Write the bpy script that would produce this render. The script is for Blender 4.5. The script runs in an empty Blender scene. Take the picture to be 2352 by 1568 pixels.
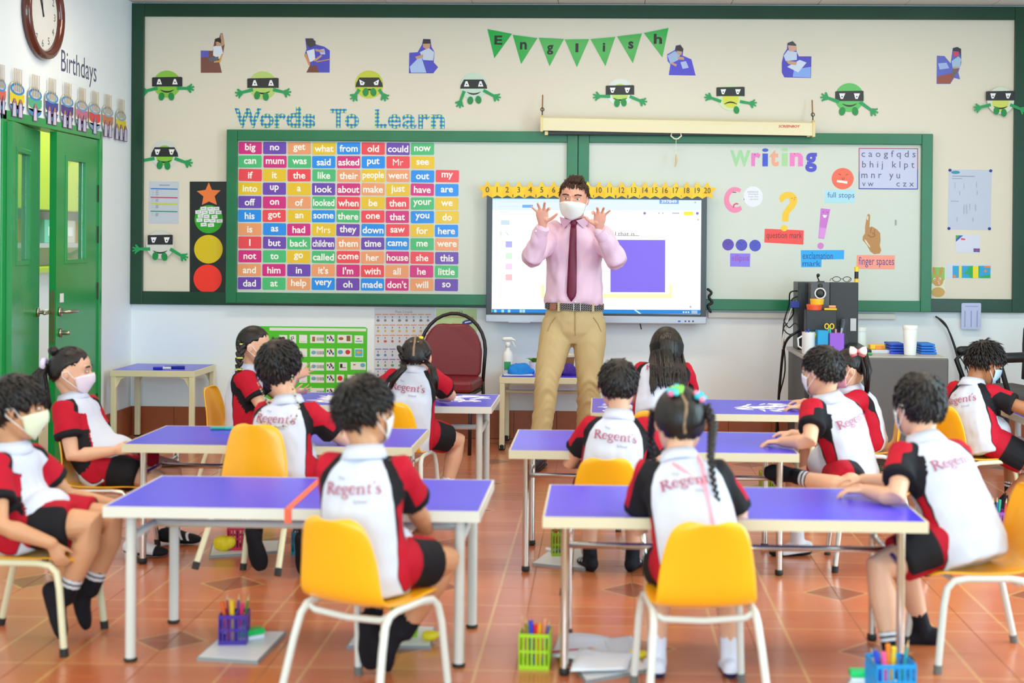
import bpy, bmesh, math, random
import numpy as np
from mathutils import Vector, Matrix, Euler
from mathutils.bvhtree import BVHTree
random.seed(7)
rng = np.random.default_rng(11)
SC = bpy.context.scene
COL = SC.collection
PI = math.pi

# ---------------------------------------------------------------- camera
W_, H_ = 2352., 1568.
FPX, PPX, PPY = 3200., 1293., 579.
YAW, PITCH, ROLL, CAMZ = .0272, .0060, .0085, 1.37
_cy, _sy, _cp, _sp = math.cos(YAW), math.sin(YAW), math.cos(PITCH), math.sin(PITCH)
CF = np.array([-_sy*_cp, _cy*_cp, -_sp])
_r = np.array([_cy, _sy, 0.]); _u = np.cross(_r, CF)
CR = _r*math.cos(ROLL) + _u*math.sin(ROLL)
CU = _u*math.cos(ROLL) - _r*math.sin(ROLL)
CC = np.array([0, 0, CAMZ])
cam = bpy.data.cameras.new('camera')
camo = bpy.data.objects.new('camera', cam)
COL.objects.link(camo)
_m = Matrix.Identity(4)
for i in range(3):
    _m[i][0], _m[i][1], _m[i][2], _m[i][3] = CR[i], CU[i], -CF[i], CC[i]
camo.matrix_world = _m
cam.sensor_fit = 'HORIZONTAL'; cam.sensor_width = 36.
cam.lens = FPX/W_*36.
cam.shift_x = (W_/2-PPX)/W_
cam.shift_y = (PPY-H_/2)/W_
cam.clip_start = .05
cam.dof.use_dof = True; cam.dof.focus_distance = 8.9; cam.dof.aperture_fstop = 2.3
SC.camera = camo

# ---------------------------------------------------------------- light and exposure
vs = SC.view_settings
SC.display_settings.display_device = 'sRGB'
vs.view_transform = 'Standard'; vs.look = 'None'; vs.gamma = 1.0; vs.use_curve_mapping = False
vs.exposure = -0.34
wd = bpy.data.worlds.new('daylight'); SC.world = wd; wd.use_nodes = True
wd.node_tree.nodes['Background'].inputs[0].default_value = (.68, .90, 1., 1)
wd.node_tree.nodes['Background'].inputs[1].default_value = 1.0
def area(name, loc, size, power, color, rot=(0, 0, 0)):
    l = bpy.data.lights.new(name, 'AREA'); l.shape = 'RECTANGLE'
    l.size, l.size_y = size; l.energy = power; l.color = color
    o = bpy.data.objects.new(name, l); o.location = loc; o.rotation_euler = rot
    COL.objects.link(o); return o
for i, y in enumerate((0.9, 3.3, 5.7, 8.15)):
    for j, x in enumerate((-2.2, 0., 2.2)):
        area('ceiling_lamp', (x, y, 2.99), (1.25, .32), 22., (1., .82, .62))
# daylight through the window openings of the right-hand side and behind the camera
area('window_daylight', (3.55, 4.9, 1.35), (6.5, 2.0), 430., (.66, .90, 1.), (0, PI/2, 0))
area('window_daylight', (0.2, -1.3, 1.5), (5.5, 2.2), 300., (.64, .90, 1.), (PI/2, 0, 0))

# ---------------------------------------------------------------- helpers
def V(*a): return np.array(a, float)
def ray(px, py): return CF + CR*((px-PPX)/FPX) - CU*((py-PPY)/FPX)
def at(px, py, Y):
    """the point of the room at depth Y that is seen there in the photograph"""
    d = ray(px, py); return CC + d*(Y/d[1])
def at_x(px, py, X):
    d = ray(px, py); return CC + d*(X/d[0])
def at_z(px, py, z=0.):
    d = ray(px, py); return CC + d*((z-CAMZ)/d[2])
def lin(h):
    h = h.lstrip('#'); o = []
    for i in (0, 2, 4):
        c = int(h[i:i+2], 16)/255.
        o.append(c/12.92 if c <= .04045 else ((c+.055)/1.055)**2.4)
    return (*o, 1.)
MATS = {}
def mat(name, hx='ffffff', rough=.5, metal=0., bump=0., bscale=60., var=0., vscale=4., emit=0., alpha=1., spec=.5, trans=0., coat=0.):
    if name in MATS: return MATS[name]
    m = bpy.data.materials.new(name); m.use_nodes = True
    nt = m.node_tree; b = nt.nodes['Principled BSDF']
    b.inputs['Base Color'].default_value = lin(hx); b.inputs['Roughness'].default_value = rough
    b.inputs['Metallic'].default_value = metal; b.inputs['Specular IOR Level'].default_value = spec
    b.inputs['Coat Weight'].default_value = coat
    if trans: b.inputs['Transmission Weight'].default_value = trans
    if alpha < 1: b.inputs['Alpha'].default_value = alpha
    if emit:
        b.inputs['Base Color'].default_value = (.01, .01, .01, 1); b.inputs['Emission Color'].default_value = lin(hx); b.inputs['Emission Strength'].default_value = emit
    if bump or var:
        tc = nt.nodes.new('ShaderNodeTexCoord')
    if bump:
        n = nt.nodes.new('ShaderNodeTexNoise'); n.inputs['Scale'].default_value = bscale; n.inputs['Detail'].default_value = 4
        bp = nt.nodes.new('ShaderNodeBump'); bp.inputs['Strength'].default_value = bump; bp.inputs['Distance'].default_value = .004
        nt.links.new(tc.outputs['Object'], n.inputs['Vector']); nt.links.new(n.outputs['Fac'], bp.inputs['Height'])
        nt.links.new(bp.outputs['Normal'], b.inputs['Normal'])
    if var:
        n = nt.nodes.new('ShaderNodeTexNoise'); n.inputs['Scale'].default_value = vscale; n.inputs['Detail'].default_value = 5
        nt.links.new(tc.outputs['Object'], n.inputs['Vector'])
        hs = nt.nodes.new('ShaderNodeHueSaturation'); hs.inputs['Color'].default_value = lin(hx)
        mr = nt.nodes.new('ShaderNodeMapRange'); mr.inputs[1].default_value = .3; mr.inputs[2].default_value = .7
        mr.inputs[3].default_value = 1-var; mr.inputs[4].default_value = 1+var
        nt.links.new(n.outputs['Fac'], mr.inputs[0]); nt.links.new(mr.outputs[0], hs.inputs['Value'])
        nt.links.new(hs.outputs['Color'], b.inputs['Base Color'])
    MATS[name] = m; return m
def paint(hx, rough=.45): return mat('print_'+hx, hx, rough)
def nrm(v):
    v = np.asarray(v, float); n = np.linalg.norm(v); return v/n if n > 1e-9 else v

class MB:
    """collects simple shapes and links them as ONE mesh object"""
    def __init__(s): s.v = []; s.f = []; s.m = []
    def add(s, vs, fs, mi=0):
        b = len(s.v); s.v += [tuple(map(float, p)) for p in vs]
        for f in fs: s.f.append([i+b for i in f]); s.m.append(mi)
        return s
    def box(s, x0, x1, y0, y1, z0, z1, mi=0):
        vs = [(x, y, z) for z in (z0, z1) for y in (y0, y1) for x in (x0, x1)]
        return s.add(vs, [(0, 2, 3, 1), (4, 5, 7, 6), (0, 1, 5, 4), (2, 6, 7, 3), (0, 4, 6, 2), (1, 3, 7, 5)], mi)
    def prism(s, loop, off, mi=0):
        """planar 3-D loop pushed by the vector off (closed solid)"""
        loop = [np.asarray(p, float) for p in loop]; off = np.asarray(off, float); n = len(loop)
        nn = sum((np.cross(loop[i]-loop[0], loop[(i+1) % n]-loop[0]) for i in range(1, n)), np.zeros(3))
        if np.dot(nn, off) < 0: loop = loop[::-1]
        vs = loop + [p+off for p in loop]
        fs = [list(range(n))[::-1], list(range(n, 2*n))] + [(i, (i+1) % n, n+(i+1) % n, n+i) for i in range(n)]
        return s.add(vs, fs, mi)
    def loft(s, rings, mi=0, cap=True):
        n = len(rings[0]); vs = [p for r in rings for p in r]; fs = []
        for k in range(len(rings)-1):
            for i in range(n):
                j = (i+1) % n
                fs.append((k*n+i, k*n+j, (k+1)*n+j, (k+1)*n+i))
        if cap:
            for k, fl in ((0, True), (len(rings)-1, False)):
                c = np.mean(np.asarray(rings[k]), axis=0); vs.append(c); ci = len(vs)-1
                for i in range(n):
                    j = (i+1) % n
                    fs.append((ci, k*n+j, k*n+i) if fl else (ci, k*n+i, k*n+j))
        return s.add(vs, fs, mi)
    def tube(s, pts, rad, seg=10, ref=None, mi=0, round_=True, closed=False):
        pts = [np.asarray(p, float) for p in pts]; n = len(pts)
        if np.isscalar(rad): rad = [rad]*n
        rr = [(r, r) if np.isscalar(r) else r for r in rad]
        T = []
        for i in range(n):
            if closed: T.append(nrm(pts[(i+1) % n]-pts[i-1]))
            else: T.append(nrm(pts[min(i+1, n-1)]-pts[max(i-1, 0)]))
        if ref is None:
            ref = V(0, 0, 1) if abs(T[0][2]) < .9 else V(0, 1, 0); fixed = False
        else: ref = np.asarray(ref, float); fixed = True
        rings = []; cur = ref
        for i in range(n):
            t = T[i]; base = ref if fixed else cur
            b = base-t*np.dot(base, t)
            if np.linalg.norm(b) < 1e-4: b = np.cross(t, V(.3, .7, .2))
            b = nrm(b); cur = b; a = np.cross(b, t)
            rings.append((pts[i], a, b, rr[i][0], rr[i][1], t))
        ang = [2*PI*k/seg for k in range(seg)]
        def ring(c, a, b, ra, rb): return [c+a*ra*math.cos(q)+b*rb*math.sin(q) for q in ang]
        R = [ring(*q[:5]) for q in rings]
        if closed:
            R.append(R[0]); return s.loft(R, mi, cap=False)
        if round_:
            def cap_(q, sg):
                c, a, b, ra, rb, t = q; e = min(ra, rb)
                return [ring(c+t*sg*e*.6, a, b, ra*.8, rb*.8), ring(c+t*sg*e*.93, a, b, ra*.37, rb*.37)]
            R = cap_(rings[0], -1)[::-1] + R + cap_(rings[-1], 1)
        return s.loft(R, mi)
    def ball(s, c, r, R=None, nu=14, nv=9, mi=0):
        c = np.asarray(c, float); r = V(r, r, r) if np.isscalar(r) else np.asarray(r, float)
        R = np.eye(3) if R is None else R
        rings = []
        for k in range(1, nv):
            t = PI*k/nv-PI/2
            rings.append([c+R@(r*V(math.cos(t)*math.cos(2*PI*i/nu), math.cos(t)*math.sin(2*PI*i/nu), math.sin(t))) for i in range(nu)])
        b = len(s.v); s.loft(rings, mi)
        return s
    def lathe(s, prof, seg=20, c=(0, 0, 0), mi=0, cap=True):
        rings = [[V(c[0]+r*math.cos(2*PI*i/seg), c[1]+r*math.sin(2*PI*i/seg), c[2]+z) for i in range(seg)] for r, z in prof]
        return s.loft(rings, mi, cap)
    def build(s, name, mats, parent=None, origin=None, smooth=False, bevel=0., sharp=None):
        me = bpy.data.meshes.new(name)
        o = np.zeros(3) if origin is None else np.asarray(origin, float)
        v = np.asarray(s.v, float)-o
        me.from_pydata(v.tolist(), [], s.f)
        for m in (mats if isinstance(mats, (list, tuple)) else [mats]): me.materials.append(m)
        me.polygons.foreach_set('material_index', s.m)
        me.update()
        if smooth: me.shade_smooth()
        if smooth and sharp: me.set_sharp_from_angle(angle=sharp)
        ob = bpy.data.objects.new(name, me); COL.objects.link(ob)
        if parent is None: ob.location = o.tolist()
        else: ob.parent = parent
        if bevel:
            md = ob.modifiers.new('edge', 'BEVEL'); md.width = bevel; md.segments = 2; md.limit_method = 'ANGLE'
        return ob
def tag(o, label=None, cat=None, group=None, kind=None):
    if label: o['label'] = label
    if cat: o['category'] = cat
    if group: o['group'] = group
    if kind: o['kind'] = kind
    return o
def thing(name, label, cat, loc=(0, 0, 0), rz=0., group=None):
    o = bpy.data.objects.new(name, None); COL.objects.link(o); o.empty_display_size = .1
    o.location = tuple(map(float, loc)); o.rotation_euler = (0, 0, rz)
    return tag(o, label, cat, group)
def copy_tree(o, parent=None):
    c = o.copy(); COL.objects.link(c)
    if parent: c.parent = parent
    for ch in o.children: copy_tree(ch, c)
    return c
_txt = {}
def text2d(s, size=1., bold=0., res=3, shear=0., space=1.):
    """outline of a written word as flat triangles, centred"""
    k = (s, bold, res, shear, space)
    if k not in _txt:
        cu = bpy.data.curves.new('t', 'FONT'); cu.body = s; cu.size = 1.; cu.offset = bold; cu.resolution_u = res; cu.shear = shear
        cu.space_character = space; cu.fill_mode = 'FRONT'
        ob = bpy.data.objects.new('t', cu); COL.objects.link(ob)
        dg = bpy.context.evaluated_depsgraph_get(); me = bpy.data.meshes.new_from_object(ob.evaluated_get(dg))
        v = np.array([p.co[:2] for p in me.vertices]) if len(me.vertices) else np.zeros((0, 2)); f = [list(p.vertices) for p in me.polygons]
        bpy.data.objects.remove(ob); bpy.data.curves.remove(cu); bpy.data.meshes.remove(me)
        if len(v): v = v-(v.max(0)+v.min(0))/2
        _txt[k] = (v, f)
    v, f = _txt[k]; return v*size, f
def text_fit(s, w, h, **k):
    """word scaled to fill w x h"""
    v, f = text2d(s, 1., **k); e = v.max(0)-v.min(0)
    return v*np.array([w/e[0], h/e[1]]), f
# ---------------------------------------------------------------- the room
YW, XL, ZC = 9.75, -3.31, 3.045
wallpaint = mat('wall_paint', 'e9f3f8', .6, bump=.08, bscale=40, var=.02, vscale=1.5)
M_board = mat('notice_panel', 'dfd8c6', .45, var=.015, vscale=1.); M_wboard = mat('whiteboard_panel', 'cdd4c9', .3, var=.01, vscale=1.)
M_green = mat('green_enamel', '0c6e42', .3, var=.12, vscale=3.)
M_shgreen = mat('shaded_green_enamel', '083c25', .3, var=.12, vscale=3.)  # frame green with the shade high on the wall put into its colour
M_door = mat('door_enamel', '1c9448', .25, var=.08, vscale=2.)
M_steel = mat('brushed_steel', 'b9b4aa', .3, metal=1.)
M_chrome = mat('chrome', 'd8d4cc', .18, metal=1.)
M_black = mat('black_plastic', '17171a', .4)
def struct(mb, name, m, **k):
    return tag(mb.build(name, m, **k), kind='structure')
# floor: slab plus single tiles where the lens can see them
def tile_material():
    m = bpy.data.materials.new('terracotta_tile'); m.use_nodes = True; nt = m.node_tree; b = nt.nodes['Principled BSDF']
    N = nt.nodes.new; L = nt.links.new
    geo = N('ShaderNodeNewGeometry'); sep = N('ShaderNodeSeparateXYZ'); L(geo.outputs['Position'], sep.inputs[0])
    def mth(op, a, bb=None, c=None):
        n = N('ShaderNodeMath'); n.operation = op
        for i, x in enumerate((a, bb, c)):
            if x is None: continue
            if isinstance(x, (int, float)): n.inputs[i].default_value = x
            else: L(x, n.inputs[i])
        return n.outputs[0]
    def cell(o, off):  # distance from the nearest diamond row, 0 .. 0.4
        t = mth('DIVIDE', mth('SUBTRACT', o, off), .8); t = mth('FRACT', mth('ADD', t, 100.5))
        return mth('MULTIPLY', mth('ABSOLUTE', mth('SUBTRACT', t, .5)), .8)
    dx, dy = cell(sep.outputs[0], .139), cell(sep.outputs[1], 4.726)
    di = mth('ADD', dx, mth('MULTIPLY', dy, 1.0))
    def band(v, c, w): return mth('LESS_THAN', mth('ABSOLUTE', mth('SUBTRACT', v, c)), w)
    inside = mth('LESS_THAN', di, .118)
    rim = band(di, .125, .008)
    lx = band(dx, .272, .0055); ly = band(dy, .272, .0055)
    strip = mth('MAXIMUM', mth('GREATER_THAN', dx, .278), mth('GREATER_THAN', dy, .278))
    ns = N('ShaderNodeTexNoise'); ns.inputs['Scale'].default_value = 2.2; ns.inputs['Detail'].default_value = 6; L(geo.outputs['Position'], ns.inputs['Vector'])
    rp = N('ShaderNodeValToRGB'); rp.color_ramp.elements[0].color = lin('c06438'); rp.color_ramp.elements[1].color = lin('da8454')
    rp.color_ramp.elements[0].position = .3; rp.color_ramp.elements[1].position = .7; L(ns.outputs['Fac'], rp.inputs[0])
    def mix(f, a, c):
        n = N('ShaderNodeMix'); n.data_type = 'RGBA'; L(f, n.inputs[0]); L(a, n.inputs[6])
        n.inputs[7].default_value = lin(c); return n.outputs[2]
    def mixf(f, a, c, k):
        n = N('ShaderNodeMix'); n.data_type = 'RGBA'; L(mth('MULTIPLY', f, k), n.inputs[0]); L(a, n.inputs[6])
        n.inputs[7].default_value = lin(c); return n.outputs[2]
    c = mixf(strip, rp.outputs[0], 'b8592c', .45)
    c = mix(mth('MAXIMUM', lx, ly), c, 'd59a5e')
    c = mixf(inside, c, '8e4a2c', .8); c = mix(rim, c, 'd39a62')
    L(c, b.inputs['Base Color']); b.inputs['Coat Weight'].default_value = .5; b.inputs['Coat Roughness'].default_value = .18; b.inputs['Roughness'].default_value = .3; b.inputs['Specular IOR Level'].default_value = .75
    n2 = N('ShaderNodeTexNoise'); n2.inputs['Scale'].default_value = 9.; L(geo.outputs['Position'], n2.inputs['Vector'])
    bp = N('ShaderNodeBump'); bp.inputs['Strength'].default_value = .12; bp.inputs['Distance'].default_value = .01
    L(n2.outputs['Fac'], bp.inputs['Height']); L(bp.outputs['Normal'], b.inputs['Normal'])
    return m
M_tile = tile_material()
M_grout = mat('tile_grout', 'a98662', .8)
fl = struct(MB().box(XL-.15, 4.4, -2., YW+.1, -.08, -.0025), 'floor', M_grout)
tm = None; ntile = 0
ix = 0
for i in range(-9, 11):
    for j in range(-3, 14):
        x0, y0 = .139+.4*i, 4.726+.4*j
        x1, y1 = x0+.4, y0+.4
        if y1 < 3.85 or y0 > YW or x1 < XL+.02: continue
        yy = min(y1, YW)
        if x1 < (-1340-150)/FPX*yy or x0 > (975+120)/FPX*yy: continue
        a0, a1, b0, b1 = max(x0, XL), x1, y0, min(y1, YW)
        if a1-a0 < .03 or b1-b0 < .03: continue
        if tm is None:
            q = MB(); e, h = .1985, .0025
            q.loft([[V(-e, -e, -h), V(e, -e, -h), V(e, e, -h), V(-e, e, -h)], [V(-e, -e, -.0006), V(e, -e, -.0006), V(e, e, -.0006), V(-e, e, -.0006)],
                    [V(-e+.001, -e+.001, 0), V(e-.001, -e+.001, 0), V(e-.001, e-.001, 0), V(-e+.001, e-.001, 0)]])
            t = q.build('tile', M_tile, parent=fl); tm = t.data
        else:
            t = bpy.data.objects.new('tile', tm); COL.objects.link(t); t.parent = fl
        t.location = ((a0+a1)/2, (b0+b1)/2, 0.); t.scale = ((a1-a0)/.4, (b1-b0)/.4, 1); ntile += 1
struct(MB().box(XL-.15, 4.4, YW, YW+.12, 0, ZC), 'wall_back', wallpaint)
D0, D1, DH = 7.64, 9.1, 2.035
wl = MB().box(XL-.13, XL, D1, YW, 0, ZC).box(XL-.13, XL, D0, D1, DH, ZC).box(XL-.13, XL, 1., D0, 0, ZC)
struct(wl, 'wall_left', wallpaint)
M_ceil = mat('ceiling_board', 'dcd8cf', .8)
ce = struct(MB().box(XL-.15, 4.4, -2., YW+.12, ZC+.012, ZC+.1), 'ceiling', M_ceil)
cm = None
for i in range(13):
    if cm is None:
        t = MB().box(-.298, .298, -.298, .298, 0, .012).build('panel', M_ceil, parent=ce, bevel=.002); cm = t
    else:
        t = cm.copy(); COL.objects.link(t)
    t.location = (XL+.3+.6*i, YW-.3, ZC)
# baseboard tiles
M_skirt = mat('skirting_tile', '9c5230', .3, var=.12, vscale=5.)
bb = struct(MB().box(XL, 4.4, YW-.004, YW, 0, .2), 'baseboard_back', M_grout); sk = None
for i in range(25):
    if sk is None: sk = t = MB().box(-.149, .149, -.009, 0, .002, .2).build('tile', M_skirt, parent=bb, bevel=.002)
    else: t = sk.copy(); COL.objects.link(t)
    t.location = (XL+.16+.3*i, YW-.004, 0)
bl = struct(MB().box(XL, XL+.004, D1+.02, YW-.012, 0, .2), 'baseboard_left', M_grout)
for k in range(2):
    MB().box(XL+.004, XL+.012, D1+.025+.31*k, D1+.325+.31*k-.002+.0, .002, .2).build('tile', M_skirt, parent=bl, bevel=.002)
# pale cable duct under the boards
struct(MB().box(-.9+1.65, 2.05, YW-.03, YW, .865, .905), 'trim_1', mat('duct', 'e6e4da', .5), bevel=.004)

# ---- double door in the left wall, room behind it
fr = MB().box(XL-.12, XL+.012, D0-.05, D1+.0, DH-.005, DH+.05).box(XL-.12, XL+.012, D1-.015, D1+.03, 0, DH+.05).box(XL-.12, XL+.012, D0-.05, D0, 0, DH+.05)
struct(fr, 'trim_2', M_door, bevel=.004)
def leaf(name, hinge, ang, sgn, w, px_win, handle_y):
    """one door leaf with a glazed slot; local x runs from the hinge along the leaf"""
    r = bpy.data.objects.new(name, None); COL.objects.link(r); tag(r, kind='structure')
    r.location = (hinge[0], hinge[1], 0); r.rotation_euler = (0, 0, ang)
    a, b = px_win; z0, z1, hh, t = 1.24, 1.87, DH-.01, .042
    q = MB()
    q.box(0, a, -t, 0, .008, hh).box(b, w, -t, 0, .008, hh).box(a, b, -t, 0, .008, z0).box(a, b, -t, 0, z1, hh)
    q.build('panel', M_door, parent=r)
    q = MB(); g = .02
    q.box(a-g, b+g, -t-.006, .006, z0-g, z0+.008).box(a-g, b+g, -t-.006, .006, z1-.008, z1+g).box(a-g, a+.008, -t-.006, .006, z0, z1).box(b-.008, b+g, -t-.006, .006, z0, z1)
    q.build('window_frame', M_door, parent=r, bevel=.003)
    MB().box(a+.008, b-.008, -t/2-.002, -t/2+.002, z0+.008, z1-.008).build('pane', mat('door_glass', 'ffffff', .02, trans=1., spec=.4), parent=r)
    for s, y in ((1, 0.), (-1, -t)):
        q = MB(); q.tube([V(w-.06, y, handle_y), V(w-.06, y+s*.012, handle_y)], .028, 16, round_=False)
        q.tube([V(w-.06, y+s*.01, handle_y), V(w-.06, y+s*.06, handle_y), V(w-.08, y+s*.066, handle_y), V(w-.185, y+s*.066, handle_y)], .011, 10)
        q.build('handle', M_steel, parent=r, smooth=True)
    return r
dr = leaf('door_1', (XL, D1-.015), -PI/2+.012, 1, .725, (.23, .56), .93)
q = MB().tube([V(.655, 0, .80), V(.655, .012, .80)], .026, 16, round_=False).tube([V(.655, .01, .80), V(.655, .05, .80)], .014, 12)
q.build('lock', M_steel, parent=dr, smooth=True)
MB().box(.725, .728, -.034, -.008, .74, 1.06).build('lock_plate', mat('aged_brass', '9b8a66', .35, metal=.9), parent=dr)
for z in (.25, .98, 1.35, 1.62):
    MB().box(-.004, .02, 0, .006, z, z+.11).build('hinge', mat('dark_steel', '4a4f48', .4, metal=.8), parent=dr)
MB().box(.60, .66, 0, .0015, .985, 1.04).build('notice', paint('eef0f2'), parent=dr)
dl = leaf('door_2', (XL, D0+.005), PI/2+.19, -1, .73, (.10, .44), .93)
MB().box(.73, .733, -.034, -.008, .74, 1.06).build('lock_plate', mat('aged_brass'), parent=dl)
# the room seen through the doorway
BX = -5.0
q = MB().box(BX-.1, BX, 6., 17.5, 0, 3.); struct(q, 'wall_corridor', mat('far_room_wall', 'f1ead8', .7))
struct(MB().box(BX, XL-.13, 6., 17.5, -.06, -.002), 'floor_corridor', mat('far_floor', 'b58a4c', .3))
cu = thing('wall_cabinet', 'lime green wall cupboard row seen through the door glass', 'cabinet', (BX, 12.5, 1.62))
for k in range(6):
    MB().box(0.32, .34, -2.4+.8*k+.01, -2.4+.8*k+.79, 0, .9).build('door', mat('lime_laminate', 'b9cf1d', .4), parent=cu, bevel=.004)
MB().box(0, .32, -2.4, 2.4, 0, .9).build('body', mat('pale_laminate', 'dfe3c0', .5), parent=cu)
cu = thing('counter', 'pale counter with orange arcs and grey shelf seen through the door glass', 'counter', (BX, 12.5, 0))
MB().box(0, .4, -2.4, 2.4, 0, 1.1).build('body', mat('pale_front', 'efeae4', .5), parent=cu)
MB().box(0, .46, -2.4, 2.4, 1.1, 1.14).build('worktop', mat('lime_laminate'), parent=cu)
MB().box(0, .3, -2.4, 2.4, 1.3, 1.34).build('shelf', mat('grey_laminate', 'b9bab4', .5), parent=cu)
for k in range(5):
    c = -1.9+.9*k
    q = MB(); q.tube([V(.402, c+.42*math.cos(t), .02+1.0*math.sin(t)) for t in np.linspace(.12, 1.5, 10)], (.002), 4, round_=False)
    pts = [(c+.42*math.cos(t), .02+1.0*math.sin(t)) for t in np.linspace(0, 1.55, 10)]
    pin = [(c+.30*math.cos(t), .02+.9*math.sin(t)) for t in np.linspace(0, 1.55, 10)][::-1]
    q = MB().prism([V(.4, a, b) for a, b in pts+pin], V(.006, 0, 0)); q.build('arc', mat('orange_paint', 'f08a24', .5), parent=cu)
for k in range(9):
    t = thing('book_box', '%s box on the grey shelf beyond the door, number %s from the near end' % (('mint', 'beige', 'orange')[k % 3], ('one', 'two', 'three', 'four', 'five', 'six', 'seven', 'eight', 'nine')[k]), 'box', (BX+.15, 10.6+.42*k, 1.34), 0, 'boxes on the shelf beyond the door')
    MB().box(-.1, .12, -.13, .13, 0, .2).build('body', mat('box_%d' % (k % 3), ('7fd0b0', 'd8d2c2', 'e6b24a')[k % 3], .6), parent=t, bevel=.004)
    MB().box(.12, .123, -.06, .06, .06, .14).build('tag', paint('f4f4f0'), parent=t)
area('far_room_lamp', (-4.1, 12.0, 2.8), (1.2, 5.), 90., (1., .97, .9))

# ---------------------------------------------------------------- boards
def framed(name, label, x0, x1, z0, z1, fw, yb, yf, ypan, mf, mp, sides=(fw_ := (1, 1, 1, 1))):
    o = thing(name, label, 'board', ((x0+x1)/2, yb, z0)); c = V((x0+x1)/2, yb, z0)
    MB().box(x0+fw*.5, x1-fw*.5, ypan, yb, z0+fw*.5, z1-fw*.5).build('panel', mp, parent=o, origin=c)
    for a, b, c0, c1 in ((x0, x0+fw, z0, z1), (x1-fw, x1, z0, z1), (x0+fw, x1-fw, z0, z0+fw), (x0+fw, x1-fw, z1-fw, z1)):
        MB().box(a, b, yf, yb, c0, c1).build('frame_rail', mf, parent=o, origin=c, bevel=.004)
    return o
a = at(302, 5, 9.72); b = at(2330, 718, 9.72)
framed('notice_board', 'huge cream notice board with dark green frame covering the back wall', a[0], b[0]+.075, b[2]-.0, 3.035, .092, YW, 9.715, 9.735, M_shgreen, M_board)
a = at(523, 298, 9.70); b = at(1324, 703, 9.70)
framed('whiteboard', 'green framed whiteboard full of coloured word cards', a[0], b[0], b[2], a[2], .075, 9.7145, 9.672, 9.702, M_green, M_wboard)
a2 = at(1327, 308, 9.70); b2 = at(2137, 716, 9.70)
framed('whiteboard', 'green framed whiteboard under the writing heading', b[0]+.004, b2[0], b2[2], a[2], .075, 9.7145, 9.672, 9.702, M_green, M_wboard)
YO, YI = 9.735, 9.702      # faces of the notice board and of the two whiteboards

def flat(name, label, cat, base, hx, prints=(), Y=YO, th=.0012, group=None, rough=.4):
    """a paper cut-out stuck on the board: base outline and printed shapes, all given where the photo shows them"""
    loop = [at(p[0], p[1], Y) for p in base]
    c = np.mean(loop, axis=0); c[1] = Y
    for p in loop: p[1] = Y
    o = MB().prism(loop, V(0, -th, 0)).build(name, paint(hx, rough), origin=c)
    tag(o, label, cat, group)
    if prints:
        q = MB(); ms = []; dep = th
        for hx2, poly in prints:
            m = paint(hx2, rough)
            if m not in ms: ms.append(m)
            dep += .0003
            lp = [at(p[0], p[1], Y) for p in poly]
            for p in lp: p[1] = Y-dep+.0002
            q.prism(lp, V(0, -.0002, 0), ms.index(m))
        q.build('print', ms, parent=o, origin=c)
    return o
def ell(cx, cy, rx, ry, n=20, rot=0.):
    return [(cx+rx*math.cos(t)*math.cos(rot)-ry*math.sin(t)*math.sin(rot), cy+rx*math.cos(t)*math.sin(rot)+ry*math.sin(t)*math.cos(rot)) for t in np.linspace(0, 2*PI, n, endpoint=False)]
def rect(x0, y0, x1, y1): return [(x0, y0), (x1, y0), (x1, y1), (x0, y1)]
def stroke(pts, w):
    """polyline drawn w wide, as an outline"""
    p = [np.array(q, float) for q in pts]; L, R = [], []
    for i in range(len(p)):
        t = p[min(i+1, len(p)-1)]-p[max(i-1, 0)]; n = np.array([-t[1], t[0]])/max(np.hypot(*t), 1e-6)
        ww = w[i] if not np.isscalar(w) else w
        L.append(tuple(p[i]+n*ww/2)); R.append(tuple(p[i]-n*ww/2))
    return L+R[::-1]
def star(cx, cy, r, k=.45, n=5, rot=-PI/2):
    return [(cx+(r if i % 2 == 0 else r*k)*math.cos(rot+PI*i/n), cy+(r if i % 2 == 0 else r*k)*math.sin(rot+PI*i/n)) for i in range(2*n)]
def write(parent, s, box, hx, Y, origin=None, name='lettering', th=.0003, **k):
    """a word on a board-parallel face at depth Y, filling the photo rectangle box"""
    x0, y0, x1, y1 = box; p0, p1 = at(x0, y1, Y), at(x1, y0, Y)
    v, f = text_fit(s, p1[0]-p0[0], p1[2]-p0[2], **k)
    c = (p0+p1)/2
    q = MB().add([V(c[0]+a, Y-th, c[2]+b) for a, b in v], f)
    o = parent.matrix_basis.translation if origin is None else origin
    return q.build(name, paint(hx), parent=parent, origin=np.array(o))

# ---- the word cards
CARD = dict(p=('pink', 'd4107f'), v=('purple', '6a3db3'), o=('orange', 'ee9d68'), y=('yellow', 'e9c400'), b=('blue', '0a8df0'), r=('red', 'ee3f4c'), g=('green', '45bd74'))
WORDS = '''big/p no/v get/o what/y from/b old/r could/v now/g
can/g mum/p was/g said/b asked/p put/b Mr/r see/y
if/r it/y the/r like/g their/o people/y went/o out/b my/r
into/y up/v a/y look/v about/p make/o just/y have/p are/b
off/v on/p of/o looked/g when/r be/y then/r your/g we/y
his/b got/r an/y some/b there/g one/r that/p you/b do/y
is/o as/b had/p Mrs/y they/v down/b saw/r for/y here/b
I/r but/v back/g children/v them/o time/v came/b me/g were/o
not/p to/g go/y called/g come/r her/o house/p she/r this/v
and/o him/p in/v it's/o I'm/p with/r all/o he/p little/g
dad/v at/g help/o very/b oh/v made/b don't/p will/o so/v'''
o0 = at(548.6, 325, YI)
pitx = (at(1000.9, 390, YI)[0]-at(548.6, 387, YI)[0])/8; pity = (at(548.6, 325, YI)[2]-at(546, 636, YI)[2])/10
M_ink = paint('fbfbf6')
ctype = {}
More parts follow.
